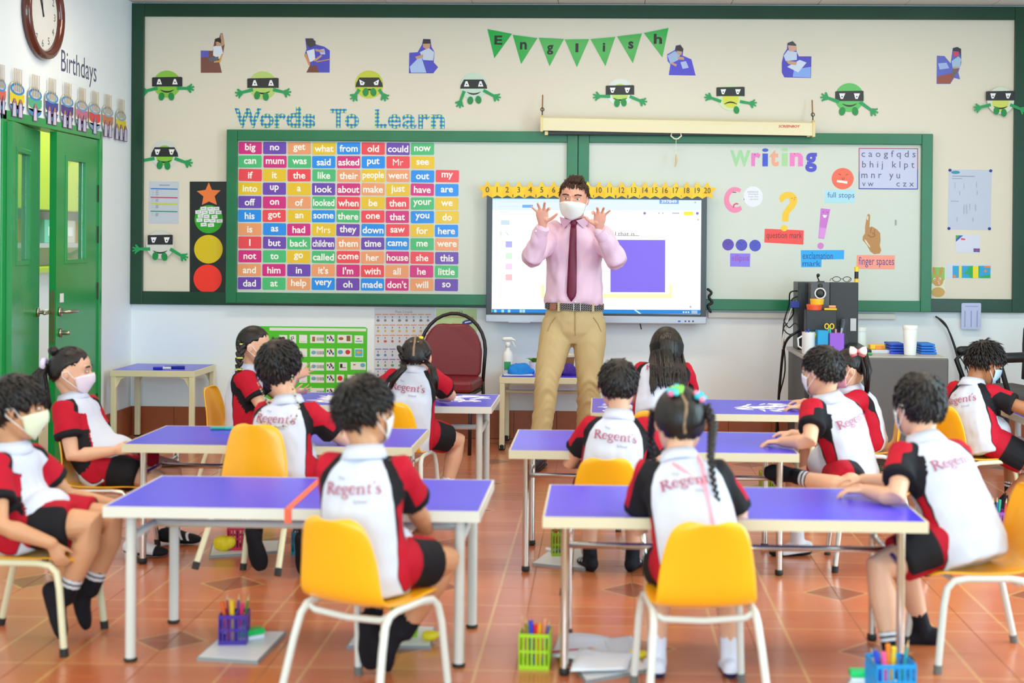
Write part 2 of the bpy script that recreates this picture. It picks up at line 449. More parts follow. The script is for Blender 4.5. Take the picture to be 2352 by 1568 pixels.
for r_, line in enumerate(WORDS.split('\n')):
    for c_, wc in enumerate(line.split()):
        w_, k = wc.split('/')
        cn, hx = CARD[k]
        cx = o0[0]+pitx*c_+.082+random.uniform(-.002, .002); cz = o0[2]-pity*r_-.0435+random.uniform(-.0015, .0015)
        if k not in ctype:
            e, h, ch = .0815, .0425, .006
            lp = [V(-e+ch, 0, -h), V(e-ch, 0, -h), V(e, 0, -h+ch), V(e, 0, h-ch), V(e-ch, 0, h), V(-e+ch, 0, h), V(-e, 0, h-ch), V(-e, 0, -h+ch)]
            cd = MB().prism(lp, V(0, -.0012, 0)).build('word_card', mat('card_'+cn, hx, .28)); ctype[k] = cd
        else:
            cd = ctype[k].copy(); COL.objects.link(cd)
        cd.location = (cx, YI, cz); cd.rotation_euler = (0, random.uniform(-.012, .012), 0)
        tag(cd, '%s word card with the white word %s on the whiteboard' % (cn, w_), 'card', 'word cards on the whiteboard')
        s_ = .066
        v, f = text2d(w_, s_, bold=0. if 'M' in w_ else .022)
        ww = v[:, 0].max()-v[:, 0].min()
        if ww > .15: v = v*np.array([.15/ww, 1.])
        MB().add([V(a, -.0016, b) for a, b in v], f).build('lettering', M_ink, parent=cd)
# ---------------------------------------------------------------- paper on the walls
def Zm(x0, y0, s): return lambda *p: [(x0+p[i]/s, y0+p[i+1]/s) for i in range(0, len(p), 2)]
def piece(parent, name, poly, hx, Y, th=.001):
    lp = [at(p[0], p[1], Y) for p in poly]
    for p in lp: p[1] = Y
    return MB().prism(lp, V(0, -th, 0)).build(name, paint(hx), parent=parent, origin=np.array(parent.location))
# green paper plates with eye masks
def green_plate(cx, cy, r, hx, label, mask='band', smile=1, arms=((-1, .1), (1, .12)), feet=((-.42, .92), (.30, .92)), hx_in=None, eyes='tri', mw=1.12, my=-.16, YO=YO):
    r *= 1.07
    o = flat('masked_plate', label, 'paper craft', ell(cx, cy, r, r, 28), hx, (), YO, .004, 'green masked paper plates')
    Y = YO-.004
    if hx_in: piece(o, 'painted_disc', ell(cx, cy+r*.08, r*.62, r*.72, 22), hx_in, Y, .0006)
    h = r*.34; w = r*mw; y = cy+r*my
    mp = dict(band=[(cx-w, y-h+.1*h), (cx-w*.9, y-h), (cx+w*.9, y-h-.1*h), (cx+w, y-h), (cx+w, y+h), (cx-w, y+h)],
              bowl=[(cx-w*.72, y-h), (cx+w*.72, y-h), (cx+w*.95, y+h*.2), (cx+w, y+h), (cx-w, y+h), (cx-w*.95, y+h*.2)])[mask]
    m = piece(o, 'mask', mp, '1c1b20', Y, .0012)
    q = MB(); ms = [paint('f4f4f4'), paint('1c1b20'), paint('20241f')]
    def pr(poly, mi, d):
        lp = [at(a, b, Y) for a, b in poly]
        for p in lp: p[1] = Y-d
        q.prism(lp, V(0, -.0003, 0), mi)
    for s in (-1, 1):
        ex = cx+s*w*.52
        if eyes == 'tri': e = [(ex-.2*r, y+h*.55), (ex+.2*r, y+h*.55), (ex+.05*r, y-h*.65), (ex-.08*r, y-h*.6)]
        elif eyes == 'angry': e = [(ex-.2*r, y-h*.6*(1 if s < 0 else -.1)), (ex+.2*r, y-h*.6*(1 if s > 0 else -.1)), (ex+.12*r, y+h*.6), (ex-.12*r, y+h*.6)]
        else: e = [(ex-.2*r, y-h*.55), (ex+.22*r, y-h*.55), (ex+.05*r, y+h*.6), (ex-.1*r, y+h*.55)]
        pr(e, 0, .0013); pr(ell(ex, y+h*.1, r*.05, r*.055, 8), 1, .0017)
    t = np.linspace(-1, 1, 9)
    mc = cy+r*(.52 if smile > 0 else .42)
    pr(stroke([(cx+r*.5*a, mc-smile*r*.16*a*a+smile*r*.06) for a in t], [r*.03+r*.09*(1-a*a) for a in t]), 2, .001)
    q.build('print', ms, parent=o, origin=np.array(o.location))
    for s, dy in arms:
        x0, y0 = cx+s*r*.72, cy+r*.30; x1, y1 = cx+s*r*1.55, cy+r*(.30+dy)
        if abs(s) > 1: s = s/abs(s); x0, y0 = cx+s*r*.7, cy+r*.35; x1, y1 = cx+s*r*1.0, cy+r*(.35+dy)
        d = np.array([x1-x0, y1-y0]); d /= np.hypot(*d); n = np.array([-d[1], d[0]])
        P = lambda a, b: tuple(np.array([x1, y1])+d*a*r+n*b*r)
        P0 = P; P = lambda a, b: P0(a*1.5, b*1.5); hand = [P(-.06, -.09), P(.08, -.17), P(.16, -.26), P(.2, -.18), P(.13, -.09), P(.29, -.13), P(.3, -.05), P(.17, -.02), P(.3, .05), P(.28, .12), P(.13, .07), P(.17, .2), P(.1, .23), P(-.02, .09)]
        arm = [tuple(np.array([x0, y0])-n*.12*r), tuple(np.array([x1, y1])-n*.1*r-d*.06*r)]+hand+[tuple(np.array([x1, y1])+n*.1*r-d*.06*r), tuple(np.array([x0, y0])+n*.12*r)]
        piece(o, 'arm', arm, '0f9a52', Y-.0014, .0008)
    for fx, fy in feet:
        piece(o, 'foot', ell(cx+fx*r, cy+fy*r, r*.22, r*.3, 14, -fx*.4), '0a8a3c', Y-.0014, .0008)
    return o
green_plate(384, 193, 29, '86c23a', 'bright green masked plate at the top left corner of the notice board', eyes='tri', arms=((-1, .2), (1, .02)))
green_plate(604, 196, 30, 'b4d26c', 'pale green masked plate above the left heading, arms spread wide', eyes='tri', arms=((-1, .22), (1, .2)), feet=((-.42, .72), (.2, .8)))
green_plate(848, 194, 30, 'c2cc28', 'yellow-green masked plate with a frown and hands at its chin', smile=-1, eyes='angry', arms=((-2, .42), (2, .42)), feet=((-.25, .55), (.3, .55)), mask='bowl', mw=.98)
green_plate(1088, 198, 29, 'c4dccb', 'washed-out masked plate left of the bunting with one arm hanging', eyes='tri', mask='bowl', mw=1.0, arms=((-2, .8), (1, .45)), feet=((-.25, 1.05), (.35, 1.0)))
green_plate(1424, 212, 29, 'dde3e0', 'white plate with a small lime centre and long straight mask, under the bunting', hx_in='b7d86a', eyes='drop', arms=((-1, -.02), (1, .35)), feet=((-.22, .8), (.28, .75)), mw=1.05)
green_plate(1678, 224, 28, 'cfe0b4', 'masked plate with a frown and only one foot, above the screen case', hx_in='d3d83c', smile=-1, eyes='drop', arms=((-1, -.3), (1, .15)), feet=((.45, .95),), mw=1.08, my=-.45)
green_plate(1951, 224, 31, '58bd5a', 'mid-green smiling masked plate right of the screen case', eyes='drop', arms=((-1, -.3), (1, .6)), feet=((-.5, .95), (.4, .95)), mw=.98, my=-.1)
green_plate(2298, 231, 29, 'd5dcc9', 'masked plate lapping over the right-hand dark frame of the notice board', hx_in='cdd85e', eyes='drop', arms=((-1, .2), (1, .35)), feet=((-.3, .75), (.25, .9)), mw=1.08, my=-.35, YO=9.7145)
green_plate(378, 354, 30, 'd3d6d0', 'white plate with lime chin and bowl-shaped mask, above the lined notice', hx_in='84c43c', eyes='drop', mask='bowl', mw=.98, arms=((-1, .15), (1, .3)), feet=((-.35, .78), (.2, .82)))
green_plate(368, 562, 30, 'd2d4cc', 'white masked plate below the lined notice, one arm over the frame', eyes='drop', mw=.9, my=-.35, arms=((-1, .0), (1, .5)), feet=((-.35, .8), (.3, .85)), YO=9.7145)

# photo cut-outs of pupils
SKN, HAIR, WHT, BLU, RED = 'c99a78', '2b211d', 'dfe6f0', '4747b8', '8d4a33'
def cutout(label, base, prints): return flat('photo_cutout', label, 'photo', base, prints[0][0], [(h, p) for h, p in prints], YO, .001, 'photo cut-outs along the top of the board')
Z1 = Zm(0, 0, 3.92); Z2 = Zm(500, 0, 3.92); Z3 = Zm(1050, 0, 3.92); Z4 = Zm(1600, 0, 3.128)
cutout('cut-out photo of a pupil raising a hand on a yellow chair', Z1(1808, 455, 1915, 457, 1935, 350, 1975, 338, 1985, 300, 2005, 300, 2022, 400, 2010, 480, 1975, 560, 1998, 655, 1808, 655),
       [('7b4a3c', Z1(1810, 520, 1900, 520, 1975, 560, 1996, 652, 1810, 652)), ('5b5bc0', Z1(1810, 457, 1880, 457, 1880, 515, 1810, 515)), (WHT, Z1(1920, 420, 1990, 400, 2010, 480, 1975, 530, 1920, 500)), ('5f6370', Z1(1870, 520, 1970, 510, 1960, 555, 1890, 550)), (SKN, Z1(1985, 305, 2003, 305, 2022, 400, 1995, 420)), (SKN, Z1(1945, 370, 1990, 370, 1990, 415, 1950, 415)), (HAIR, Z1(1937, 380, 1940, 350, 1970, 340, 1992, 355, 1992, 390, 1960, 375)), ('d9a13e', Z1(1995, 490, 2008, 480, 1985, 560, 1925, 565, 1930, 552, 1972, 545))])
cutout('cut-out photo of a pupil with hair tied up leaning over a blue desk', Z2(788, 345, 860, 345, 885, 400, 960, 420, 1010, 455, 1008, 653, 798, 653, 830, 590, 780, 500, 800, 440),
       [('3f3fbe', Z2(865, 430, 960, 420, 1010, 455, 1008, 653, 910, 653, 880, 550)), ('6e3226', Z2(830, 590, 890, 590, 915, 653, 800, 653)), ('d98a4a', Z2(780, 490, 800, 480, 835, 580, 820, 590)), (WHT, Z2(800, 460, 870, 440, 880, 540, 830, 560)), ('b9c6e8', Z2(905, 450, 960, 440, 970, 490, 930, 490)), (SKN, Z2(880, 440, 960, 455, 955, 475, 880, 460)), (SKN, Z2(860, 545, 935, 490, 940, 505, 880, 555)), ('c98f4e', Z2(890, 552, 1008, 530, 1008, 540, 890, 562)), ('3a322c', Z2(795, 350, 840, 345, 882, 370, 880, 410, 830, 430, 805, 400))])
cutout('cut-out photo of a pupil at a blue desk with a shiny glare', Z2(1725, 475, 1800, 470, 1840, 400, 1850, 350, 1915, 352, 1925, 420, 1952, 470, 1945, 560, 1985, 605, 1940, 660, 1722, 660),
       [('4a4ac4', Z2(1728, 480, 1800, 475, 1985, 605, 1940, 655, 1728, 655)), ('a9c4ee', Z2(1730, 600, 1830, 500, 1880, 655, 1740, 655)), ('c9d3e4', Z2(1820, 470, 1900, 430, 1950, 470, 1940, 545, 1850, 540)), (SKN, Z2(1848, 390, 1915, 390, 1910, 430, 1880, 445, 1850, 425)), ('2c2826', Z2(1846, 395, 1850, 355, 1915, 355, 1917, 392)), (SKN, Z2(1780, 510, 1850, 490, 1850, 515, 1790, 535))])
cutout('cut-out photo of a pupil bent over a blue desk at the end of the bunting', Z3(1890, 490, 1960, 450, 1970, 410, 2010, 403, 2037, 440, 2030, 500, 2110, 535, 2147, 680, 1905, 676, 1920, 580, 1895, 550),
       [('4d45cf', Z3(1930, 560, 2110, 537, 2145, 678, 1907, 674)), ('9fb9dc', Z3(1893, 500, 1960, 460, 2010, 490, 1990, 540, 1920, 575)), ('aebfe6', Z3(2010, 560, 2060, 550, 2085, 610, 2030, 620)), (SKN, Z3(1985, 510, 2040, 515, 2045, 540, 1990, 535)), (SKN, Z3(1930, 560, 1980, 580, 1970, 600, 1925, 575)), (SKN, Z3(1975, 450, 2025, 460, 2020, 495, 1985, 490)), ('2b2623', Z3(1965, 455, 1970, 415, 2010, 405, 2037, 440, 2030, 465))])
cutout('cut-out photo of a pupil in a cap writing on white paper', Z4(612, 450, 625, 390, 650, 350, 652, 310, 690, 295, 715, 320, 718, 370, 735, 405, 825, 405, 822, 560, 630, 556, 612, 520),
       [('463fc0', Z4(614, 460, 730, 410, 823, 408, 820, 557, 680, 555, 614, 520)), ('7fa6ee', Z4(700, 500, 820, 480, 820, 557, 690, 552)), ('cfd9ee', Z4(650, 480, 740, 430, 790, 450, 730, 520)), ('c3d2ea', Z4(625, 400, 655, 360, 720, 375, 720, 430, 640, 440)), (SKN, Z4(640, 435, 720, 445, 715, 468, 660, 460)), ('d9a48e', Z4(655, 325, 715, 325, 715, 365, 665, 370)), ('3a3c40', Z4(652, 325, 655, 308, 690, 297, 715, 320, 715, 330))])
cutout('cut-out photo of a pupil with a red mask at a blue desk', Z4(1726, 400, 1780, 402, 1825, 455, 1840, 345, 1870, 337, 1900, 350, 1903, 450, 1880, 520, 1893, 570, 1850, 560, 1822, 603, 1724, 603),
       [('5560c4', Z4(1728, 402, 1780, 404, 1858, 515, 1730, 545)), ('9db4e4', Z4(1735, 455, 1795, 450, 1815, 490, 1745, 500)), ('97442f', Z4(1728, 550, 1858, 520, 1822, 600, 1728, 600)), ('9fc0de', Z4(1830, 440, 1880, 405, 1902, 425, 1890, 490, 1840, 490)), (SKN, Z4(1845, 480, 1888, 480, 1870, 498, 1840, 492)), ('6b5a55', Z4(1840, 495, 1885, 490, 1850, 555, 1830, 555)), ('2b2522', Z4(1840, 365, 1845, 345, 1875, 338, 1900, 355, 1895, 405, 1885, 370)), ('d5365e', Z4(1843, 372, 1885, 372, 1880, 405, 1845, 405))])

# bunting
for i, (ch, pts, lr) in enumerate((('E', (272, 262, 494, 305, 335, 525), (335, 320, 407, 402)), ('n', (500, 313, 724, 343, 576, 577), (566, 378, 628, 445)), ('g', (733, 337, 962, 352, 832, 597), (808, 405, 866, 492)),
        ('l', (968, 355, 1190, 352, 1078, 605), (1065, 390, 1092, 470)), ('i', (1200, 352, 1424, 332, 1335, 597), (1310, 385, 1334, 465)), ('s', (1438, 325, 1664, 302, 1582, 570), (1540, 372, 1588, 440)), ('h', (1680, 297, 1903, 252, 1848, 518), (1770, 305, 1846, 395)))):
    p = flat('pennant', 'green bunting pennant with the black letter %s' % ch, 'pennant', Z3(*pts), '1fae49', (), YO, .0012, 'green pennants of the bunting', .22)
    a = Z3(*lr); write(p, ch, (*a[0], *a[1]), '1d1a18', YO-.0012, bold=.03)
pts = Z3(272, 262, 494, 305, 724, 340, 962, 350, 1190, 350, 1424, 330, 1664, 300, 1903, 252)
tag(MB().tube([at(*p, YO)-V(0, .004, -.002) for p in pts], .0018, 6).build('bunting_string', mat('string', 'e8e8e0', .8)), 'thin white string carrying the green pennants', 'string')

# cut-out heading letters
def gingham():
    m = bpy.data.materials.new('gingham_paper'); m.use_nodes = True; nt = m.node_tree; b = nt.nodes['Principled BSDF']; N = nt.nodes.new; L = nt.links.new
    g = N('ShaderNodeNewGeometry'); sp = N('ShaderNodeSeparateXYZ'); L(g.outputs['Position'], sp.inputs[0])
    def st(o):
        a = N('ShaderNodeMath'); a.operation = 'MULTIPLY'; a.inputs[1].default_value = 38.; L(o, a.inputs[0])
        f = N('ShaderNodeMath'); f.operation = 'FRACT'; L(a.outputs[0], f.inputs[0])
        c = N('ShaderNodeMath'); c.operation = 'GREATER_THAN'; c.inputs[1].default_value = .5; L(f.outputs[0], c.inputs[0]); return c.outputs[0]
    x, y = st(sp.outputs[0]), st(sp.outputs[2])
    m1 = N('ShaderNodeMix'); m1.data_type = 'RGBA'; L(x, m1.inputs[0]); m1.inputs[6].default_value = lin('1464b4'); m1.inputs[7].default_value = lin('1f9cc8')
    m2 = N('ShaderNodeMix'); m2.data_type = 'RGBA'; L(x, m2.inputs[0]); m2.inputs[6].default_value = lin('2a9cc0'); m2.inputs[7].default_value = lin('d6e070')
    m3 = N('ShaderNodeMix'); m3.data_type = 'RGBA'; L(y, m3.inputs[0]); L(m1.outputs[2], m3.inputs[6]); L(m2.outputs[2], m3.inputs[7])
    L(m3.outputs[2], b.inputs['Base Color']); b.inputs['Roughness'].default_value = .35; return m
M_ging = gingham()
def letter(ch, box, m, label, group, Y=YO, bold=.04, th=.0014):
    if ch in 'ea': bold = .022
    x0, y0, x1, y1 = box; p0, p1 = at(x0, y1, Y), at(x1, y0, Y); c = (p0+p1)/2
    v, f = text_fit(ch, p1[0]-p0[0], p1[2]-p0[2], bold=bold, res=4)
    n = len(v); ed = {}
    for q in f:
        for i in range(len(q)):
            e = (q[i], q[(i+1) % len(q)]); k = tuple(sorted(e)); ed.setdefault(k, []).append(e)
    mb = MB(); vs = [V(a, -th, b) for a, b in v]+[V(a, 0, b) for a, b in v]
    fs = [list(q) for q in f]+[[i+n for i in q][::-1] for q in f]+[[e[0][1], e[0][0], e[0][0]+n, e[0][1]+n] for e in ed.values() if len(e) == 1]
    mb.add(vs, fs); o = mb.build('paper_letter', m); o.location = (c[0], Y, c[2])
    return tag(o, label, 'letter', group)
for ch, b in zip('WordsToLearn', ((150, 975, 395, 1150), (380, 1022, 505, 1152), (512, 1022, 618, 1152), (616, 962, 752, 1150), (765, 1025, 880, 1152), (1012, 980, 1162, 1150), (1145, 1025, 1273, 1155), (1415, 985, 1525, 1152), (1533, 1028, 1650, 1158), (1660, 1030, 1792, 1158), (1806, 1030, 1912, 1158), (1920, 1030, 2045, 1158))):
    word = 'Words' if b[0] < 900 else ('To' if b[0] < 1300 else 'Learn')
    a = Z2(*b); letter(ch, (*a[0], *a[1]), M_ging, 'blue gingham paper letter %s of the heading word %s' % (ch, word), 'gingham letters over the word cards')
Zw = Zm(1640, 330, 4.704)
seen_i = 0
for ch, hx, b in (('W', '9fd6a0', (172, 70, 395, 243)), ('r', 'e87bc8', (402, 98, 505, 242)), ('i', '3f52cf', (518, 50, 588, 244)), ('t', 'eba888', (602, 68, 700, 243)), ('i', 'a6d79c', (728, 45, 800, 240)), ('n', 'ec7fc6', (818, 98, 962, 243)), ('g', '4b49c8', (985, 98, 1112, 306))):
    a = Zw(*b); cn = {'9fd6a0': 'pale green', 'e87bc8': 'pink', '3f52cf': 'blue', 'eba888': 'salmon', 'a6d79c': 'pale green', 'ec7fc6': 'pink dotted', '4b49c8': 'violet dotted'}[hx]
    letter(ch, (*a[0], *a[1]), paint(hx), '%s paper letter %s of the writing heading' % (cn, ch), 'coloured letters of the writing heading', YI, .012 if ch == 'i' else .04)

# posters on the right-hand whiteboard
p = flat('alphabet_poster', 'lilac alphabet sheet with red and blue border beside the writing heading', 'poster', Zw(1565, 45, 2207, 48, 2202, 493, 1563, 490), 'c3c8e6',
         [('c4335a', Zw(1565, 45, 2207, 48, 2207, 58, 1565, 55)), ('c4335a', Zw(1563, 50, 1572, 50, 1572, 300, 1563, 300)), ('c4335a', Zw(2196, 55, 2206, 55, 2205, 270, 2196, 270)), ('3338a8', Zw(1563, 300, 1572, 300, 1572, 485, 1563, 485)), ('3338a8', Zw(2196, 270, 2205, 270, 2203, 485, 2194, 485)), ('3338a8', Zw(1563, 480, 2202, 484, 2202, 494, 1563, 490))], YI)
for s, x0, y0, x1, y1 in (('c a o g f q d s', 1592, 75, 2178, 165), ('b h i j   k l p t', 1600, 190, 2165, 280), ('m n r   y u', 1592, 325, 2010, 395), ('v w', 1600, 420, 1722, 460), ('c z x', 1970, 420, 2160, 462)):
    a = Zw(x0, y0, x1, y1); write(p, s, (*a[0], *a[1]), '55566e', YI-.0016, res=2)
p = flat('full_stop_poster', 'round orange-red paper face with gritted teeth', 'poster', Zw(*sum(([x, y] for x, y in ell(1390, 377, 119, 116, 28)), [])), 'ee6748',
         [('a8402c', Zw(1345, 320, 1375, 335, 1372, 343, 1342, 328)), ('a8402c', Zw(1420, 340, 1448, 322, 1450, 330, 1424, 347)), ('f6f2ec', Zw(1328, 392, 1440, 405, 1438, 432, 1326, 415)), ('a8402c', Zw(1380, 365, 1388, 365, 1390, 380, 1402, 380, 1404, 360, 1410, 362, 1406, 388, 1384, 388))], YI)
def label_card(label, poly, hx, words, ink, **k):
    p = flat('label_card', label, 'label', Zw(*poly), hx, (), YI, .001, 'handwritten labels under the punctuation marks')
    for s, b in words:
        a = Zw(*b); write(p, s, (*a[0], *a[1]), ink, YI-.001, res=2)
    return p
label_card('pale blue handwritten label full stops under the round face', (1198, 500, 1522, 498, 1518, 635, 1190, 640), 'a9dcea', [('full stops', (1225, 525, 1518, 600))], '2a5fb4')
label_card('red handwritten label question mark', (548, 918, 970, 935, 966, 1090, 543, 1066), 'f2433d', [('question mark', (565, 955, 952, 1040))], '6d1d2c')
label_card('violet handwritten label ellipsis under three purple dots', (175, 1183, 392, 1185, 388, 1330, 173, 1325), '8a76ee', [('ellipsis', (192, 1200, 378, 1285))], '9a3fae')
label_card('bright blue stepped handwritten label exclamation mark', (938, 1150, 1406, 1148, 1404, 1247, 1162, 1250, 1160, 1332, 942, 1334), '0ea6f2', [('exclamation', (958, 1172, 1285, 1245)), ('mark', (958, 1262, 1150, 1320))], '1b3f8a')
label_card('salmon handwritten label finger spaces under the paper hand', (1542, 1202, 1955, 1205, 1952, 1357, 1538, 1350), 'f79a84', [('finger spaces', (1562, 1225, 1945, 1335))], '5b2a86')
# speech-mark C with bubble
def arc(cx, cy, rx, ry, a0, a1, n=16): return [(cx+rx*math.cos(t), cy+ry*math.sin(t)) for t in np.linspace(a0, a1, n)]
def fl_(pts): return sum(([x, y] for x, y in pts), [])
flat('letter_poster', 'large pink paper letter C with a small face', 'poster', Zw(*fl_(arc(225, 607, 118, 140, -.95, -5.45)+arc(240, 600, 78, 85, -5.35, -1.05))), 'ee86ae',
     [('d9466e', Zw(*fl_(stroke([(208, 690), (215, 660), (240, 645), (262, 652)], 16)))), ('5a4450', Zw(200, 520, 240, 522, 240, 530, 200, 528))], YI)
p = flat('speech_bubble', 'white round paper speech bubble beside the pink C', 'poster', Zw(*fl_(ell(422, 572, 105, 112, 24)[:13]+[(330, 610), (292, 592), (322, 590)]+ell(422, 572, 105, 112, 24)[13:])), 'e3e8f2', (), YI)
for k, s in enumerate(('sentences', 'always', 'begin with', 'capitals')):
    a = Zw(362+6*k, 510+27*k, 478, 528+27*k); write(p, s, (*a[0], *a[1]), '8a8f9c', YI-.0012, res=1)
t = np.linspace(3.25, 7.0, 16)
qm = [(705+8, 600)] + [(800+100*math.cos(a), 610+92*math.sin(a)) for a in np.linspace(3.3, 6.6, 14)] + [(870, 690), (815, 750), (800, 840), (735, 838), (738, 760), (775, 690), (820, 640)] + [(815+0, 600), (800, 585), (770, 600), (735, 632), (712, 628)]
p = flat('question_mark_poster', 'big yellow paper question mark with a sleepy face', 'poster', Zw(*fl_(qm)), 'f0c418', [('8f7a1c', Zw(830, 588, 850, 585, 850, 591, 830, 594)), ('8f7a1c', Zw(866, 580, 884, 574, 885, 580, 867, 586)), ('8f7a1c', Zw(858, 600, 876, 598, 876, 604, 858, 606))], YI)
piece(p, 'dot', Zw(*fl_(ell(758, 912, 36, 33, 18))), 'f0cf1c', YI-.0012)
p = flat('exclamation_mark_poster', 'mauve paper exclamation mark with a grinning face', 'poster', Zw(1153, 697, 1257, 708, 1190, 1027, 1128, 1020), 'c96fce',
         [('6d3a74', Zw(1172, 732, 1190, 736, 1189, 742, 1171, 738)), ('6d3a74', Zw(1215, 738, 1235, 736, 1235, 742, 1216, 745)), ('f4eef4', Zw(1172, 768, 1222, 772, 1205, 800, 1185, 797)), ('d98fdc', Zw(1140, 905, 1215, 912, 1192, 1022, 1132, 1016))], YI)
piece(p, 'dot', Zw(*fl_(ell(1151, 1103, 35, 35, 18))), 'd07cc8', YI)
for i, (x, y) in enumerate(((152, 1090), (297, 1094), (444, 1100))):
    flat('ellipsis_dot', ('leftmost of the three purple paper dots with faces', 'middle one of the three purple paper dots with faces', 'rightmost of the three purple paper dots with faces')[i], 'poster', Zw(*fl_(ell(x, y, 63, 63, 24))), ('5b3bb4', '4a46c0', '4549c4')[i],
         [('2c2270', Zw(x-35, y-30, x-12, y-25, x-13, y-20, x-36, y-25)), ('2c2270', Zw(x+10, y-28, x+32, y-32, x+32, y-27, x+11, y-22)), ('2c2270', Zw(x-10, y-12, x+6, y-12, x+4, y-4, x-8, y-4))], YI, .001, 'purple dots')
hand = (1672, 755, 1688, 775, 1682, 850, 1680, 905, 1700, 893, 1728, 905, 1760, 925, 1795, 965, 1800, 1040, 1790, 1100, 1807, 1150, 1790, 1185, 1730, 1192, 1690, 1165, 1650, 1090, 1605, 1040, 1608, 1000, 1632, 968, 1632, 900, 1642, 840, 1655, 770)
flat('paper_hand', 'brown paper hand pointing one finger up', 'poster', Zw(*hand), 'b8813f', [('6f4a24', Zw(*fl_(stroke([(1660, 985), (1700, 1010), (1735, 1000), (1740, 985), (1710, 960)], 7)))), ('6f4a24', Zw(*fl_(stroke([(1690, 960), (1700, 905)], 5)))), ('6f4a24', Zw(*fl_(stroke([(1735, 970), (1735, 925)], 5)))), ('e3d2bd', Zw(1655, 775, 1668, 790, 1664, 830, 1650, 815)), ('e3d2bd', Zw(1620, 1030, 1645, 1045, 1690, 1115, 1680, 1120, 1640, 1070))], YI)
flat('magnet_strip', 'small grey magnet strip alone on the whiteboard', 'magnet', Zw(1955, 822, 1972, 822, 1972, 880, 1955, 880), '9aa09a', (), YI, .004)

# right-hand strip of the notice board
Zr = Zm(2120, 380, 4.125)
p = flat('assembly_sheet', 'tall pale lilac printed sheet pinned at four corners', 'poster', Zr(245, 38, 652, 42, 640, 612, 233, 605), 'bfc8dc',
         [('1f8fa6', Zr(*fl_(ell(308, 65, 42, 16, 16)))), ('7c87a0', Zr(275, 97, 490, 100, 490, 106, 275, 103)), ('7c87a0', Zr(275, 121, 370, 122, 370, 127, 275, 126)), ('8b95ac', Zr(262, 334, 338, 336, 338, 341, 262, 339))]
         + [('a3adc4', Zr(x, y, x+5, y, x+5, y+h, x, y+h)) for x, y, h in ((300, 160, 60), (385, 170, 50), (505, 150, 60), (345, 240, 40), (510, 240, 40), (385, 370, 90), (410, 370, 90), (440, 360, 60), (495, 370, 60), (320, 490, 40), (470, 490, 40))], YO)
for x, y in ((256, 44), (642, 50), (246, 596), (630, 598)):
    a, b = Zr(x, y, x, y)[0]
    c = at(a, b, YO-.0012); q = MB().ball(c, (.011, .007, .011), nu=10, nv=6); q.build('pin', paint('27389c'), parent=p, origin=np.array(p.location), smooth=True)
flat('flag_card', 'white card with a rainbow corner and a small flag', 'poster', Zr(308, 658, 540, 662, 538, 828, 308, 824), 'd4d8ea', [('3f9a44', Zr(310, 660, 380, 662, 310, 722)), ('2450b0', Zr(380, 662, 345, 664, 312, 700, 312, 722)), ('d9304c', Zr(362, 686, 400, 694, 398, 706, 360, 704)), ('3a3f96', Zr(478, 785, 538, 787, 537, 820, 478, 818)), ('d9304c', Zr(478, 800, 538, 801, 538, 806, 478, 805)), ('d9304c', Zr(505, 786, 511, 786, 511, 819, 505, 819))], YO)
flat('landscape_drawing', 'long blue, green and yellow drawing on a white strip', 'drawing', Zr(220, 930, 645, 935, 645, 1070, 220, 1065), 'cdd8e6', [('17a0d8', Zr(280, 950, 640, 950, 638, 1066, 280, 1064)), ('f0dc16', Zr(340, 950, 366, 950, 366, 1064, 340, 1064)), ('18a84c', Zr(370, 1020, 410, 1010, 440, 950, 540, 950, 530, 1066, 450, 1066, 430, 1030)), ('f0dc16', Zr(472, 950, 524, 950, 524, 1066, 472, 1066)), ('18a84c', Zr(540, 1050, 600, 1040, 638, 1030, 638, 1066, 540, 1066)), ('e8823c', Zr(580, 950, 638, 950, 638, 968, 580, 968)), ('e8823c', Zr(*fl_(ell(590, 1000, 12, 14, 10)))), ('e8823c', Zr(*fl_(ell(296, 1048, 14, 16, 10))))], YO)
rb = (62, 958, 150, 955, 190, 965, 188, 1080, 180, 1145, 190, 1180, 175, 1240, 130, 1270, 90, 1262, 60, 1220, 45, 1190, 60, 1150, 48, 1110, 55, 1020)
Zr = Zm(2125, 380, 4.125)
flat('rabbit_cutout', 'brown long-eared rabbit cut-out on the seam between board frames', 'paper craft', Zr(*rb), 'dfe6d0', [('86c45a', Zr(70, 962, 186, 966, 184, 1080, 165, 1100, 75, 1100, 52, 1140)), ('c9963c', Zr(*fl_(ell(86, 1000, 17, 42, 14, -.25)))), ('c9963c', Zr(*fl_(ell(150, 1000, 17, 42, 14, .25)))), ('cc9a42', Zr(*fl_(ell(120, 1092, 52, 52, 20)))), ('cda050', Zr(*fl_(ell(122, 1200, 64, 48, 20)))), ('f4f4f0', Zr(*fl_(ell(88, 1076, 11, 12, 10)))), ('f4f4f0', Zr(*fl_(ell(138, 1073, 11, 12, 10)))), ('1c1a1a', Zr(*fl_(ell(90, 1078, 5, 6, 8)))), ('1c1a1a', Zr(*fl_(ell(136, 1074, 5, 6, 8)))), ('e8a8b0', Zr(112, 1090, 130, 1090, 142, 1125, 128, 1130))], YO-.0)
flat('laminated_list', 'rounded lilac laminated list hanging below the notice board frame', 'poster', Zr(352, 1302, 522, 1302, 530, 1312, 526, 1540, 515, 1552, 350, 1550, 342, 1540, 344, 1312), 'b9c2e8', [('7d88b8', Zr(380, 1330, 505, 1332, 505, 1337, 380, 1335))]+[('8f9ac8', Zr(x, 1375, x+10, 1375, x+8, 1530, x-2, 1530)) for x in (372, 432, 488)], 9.7135)

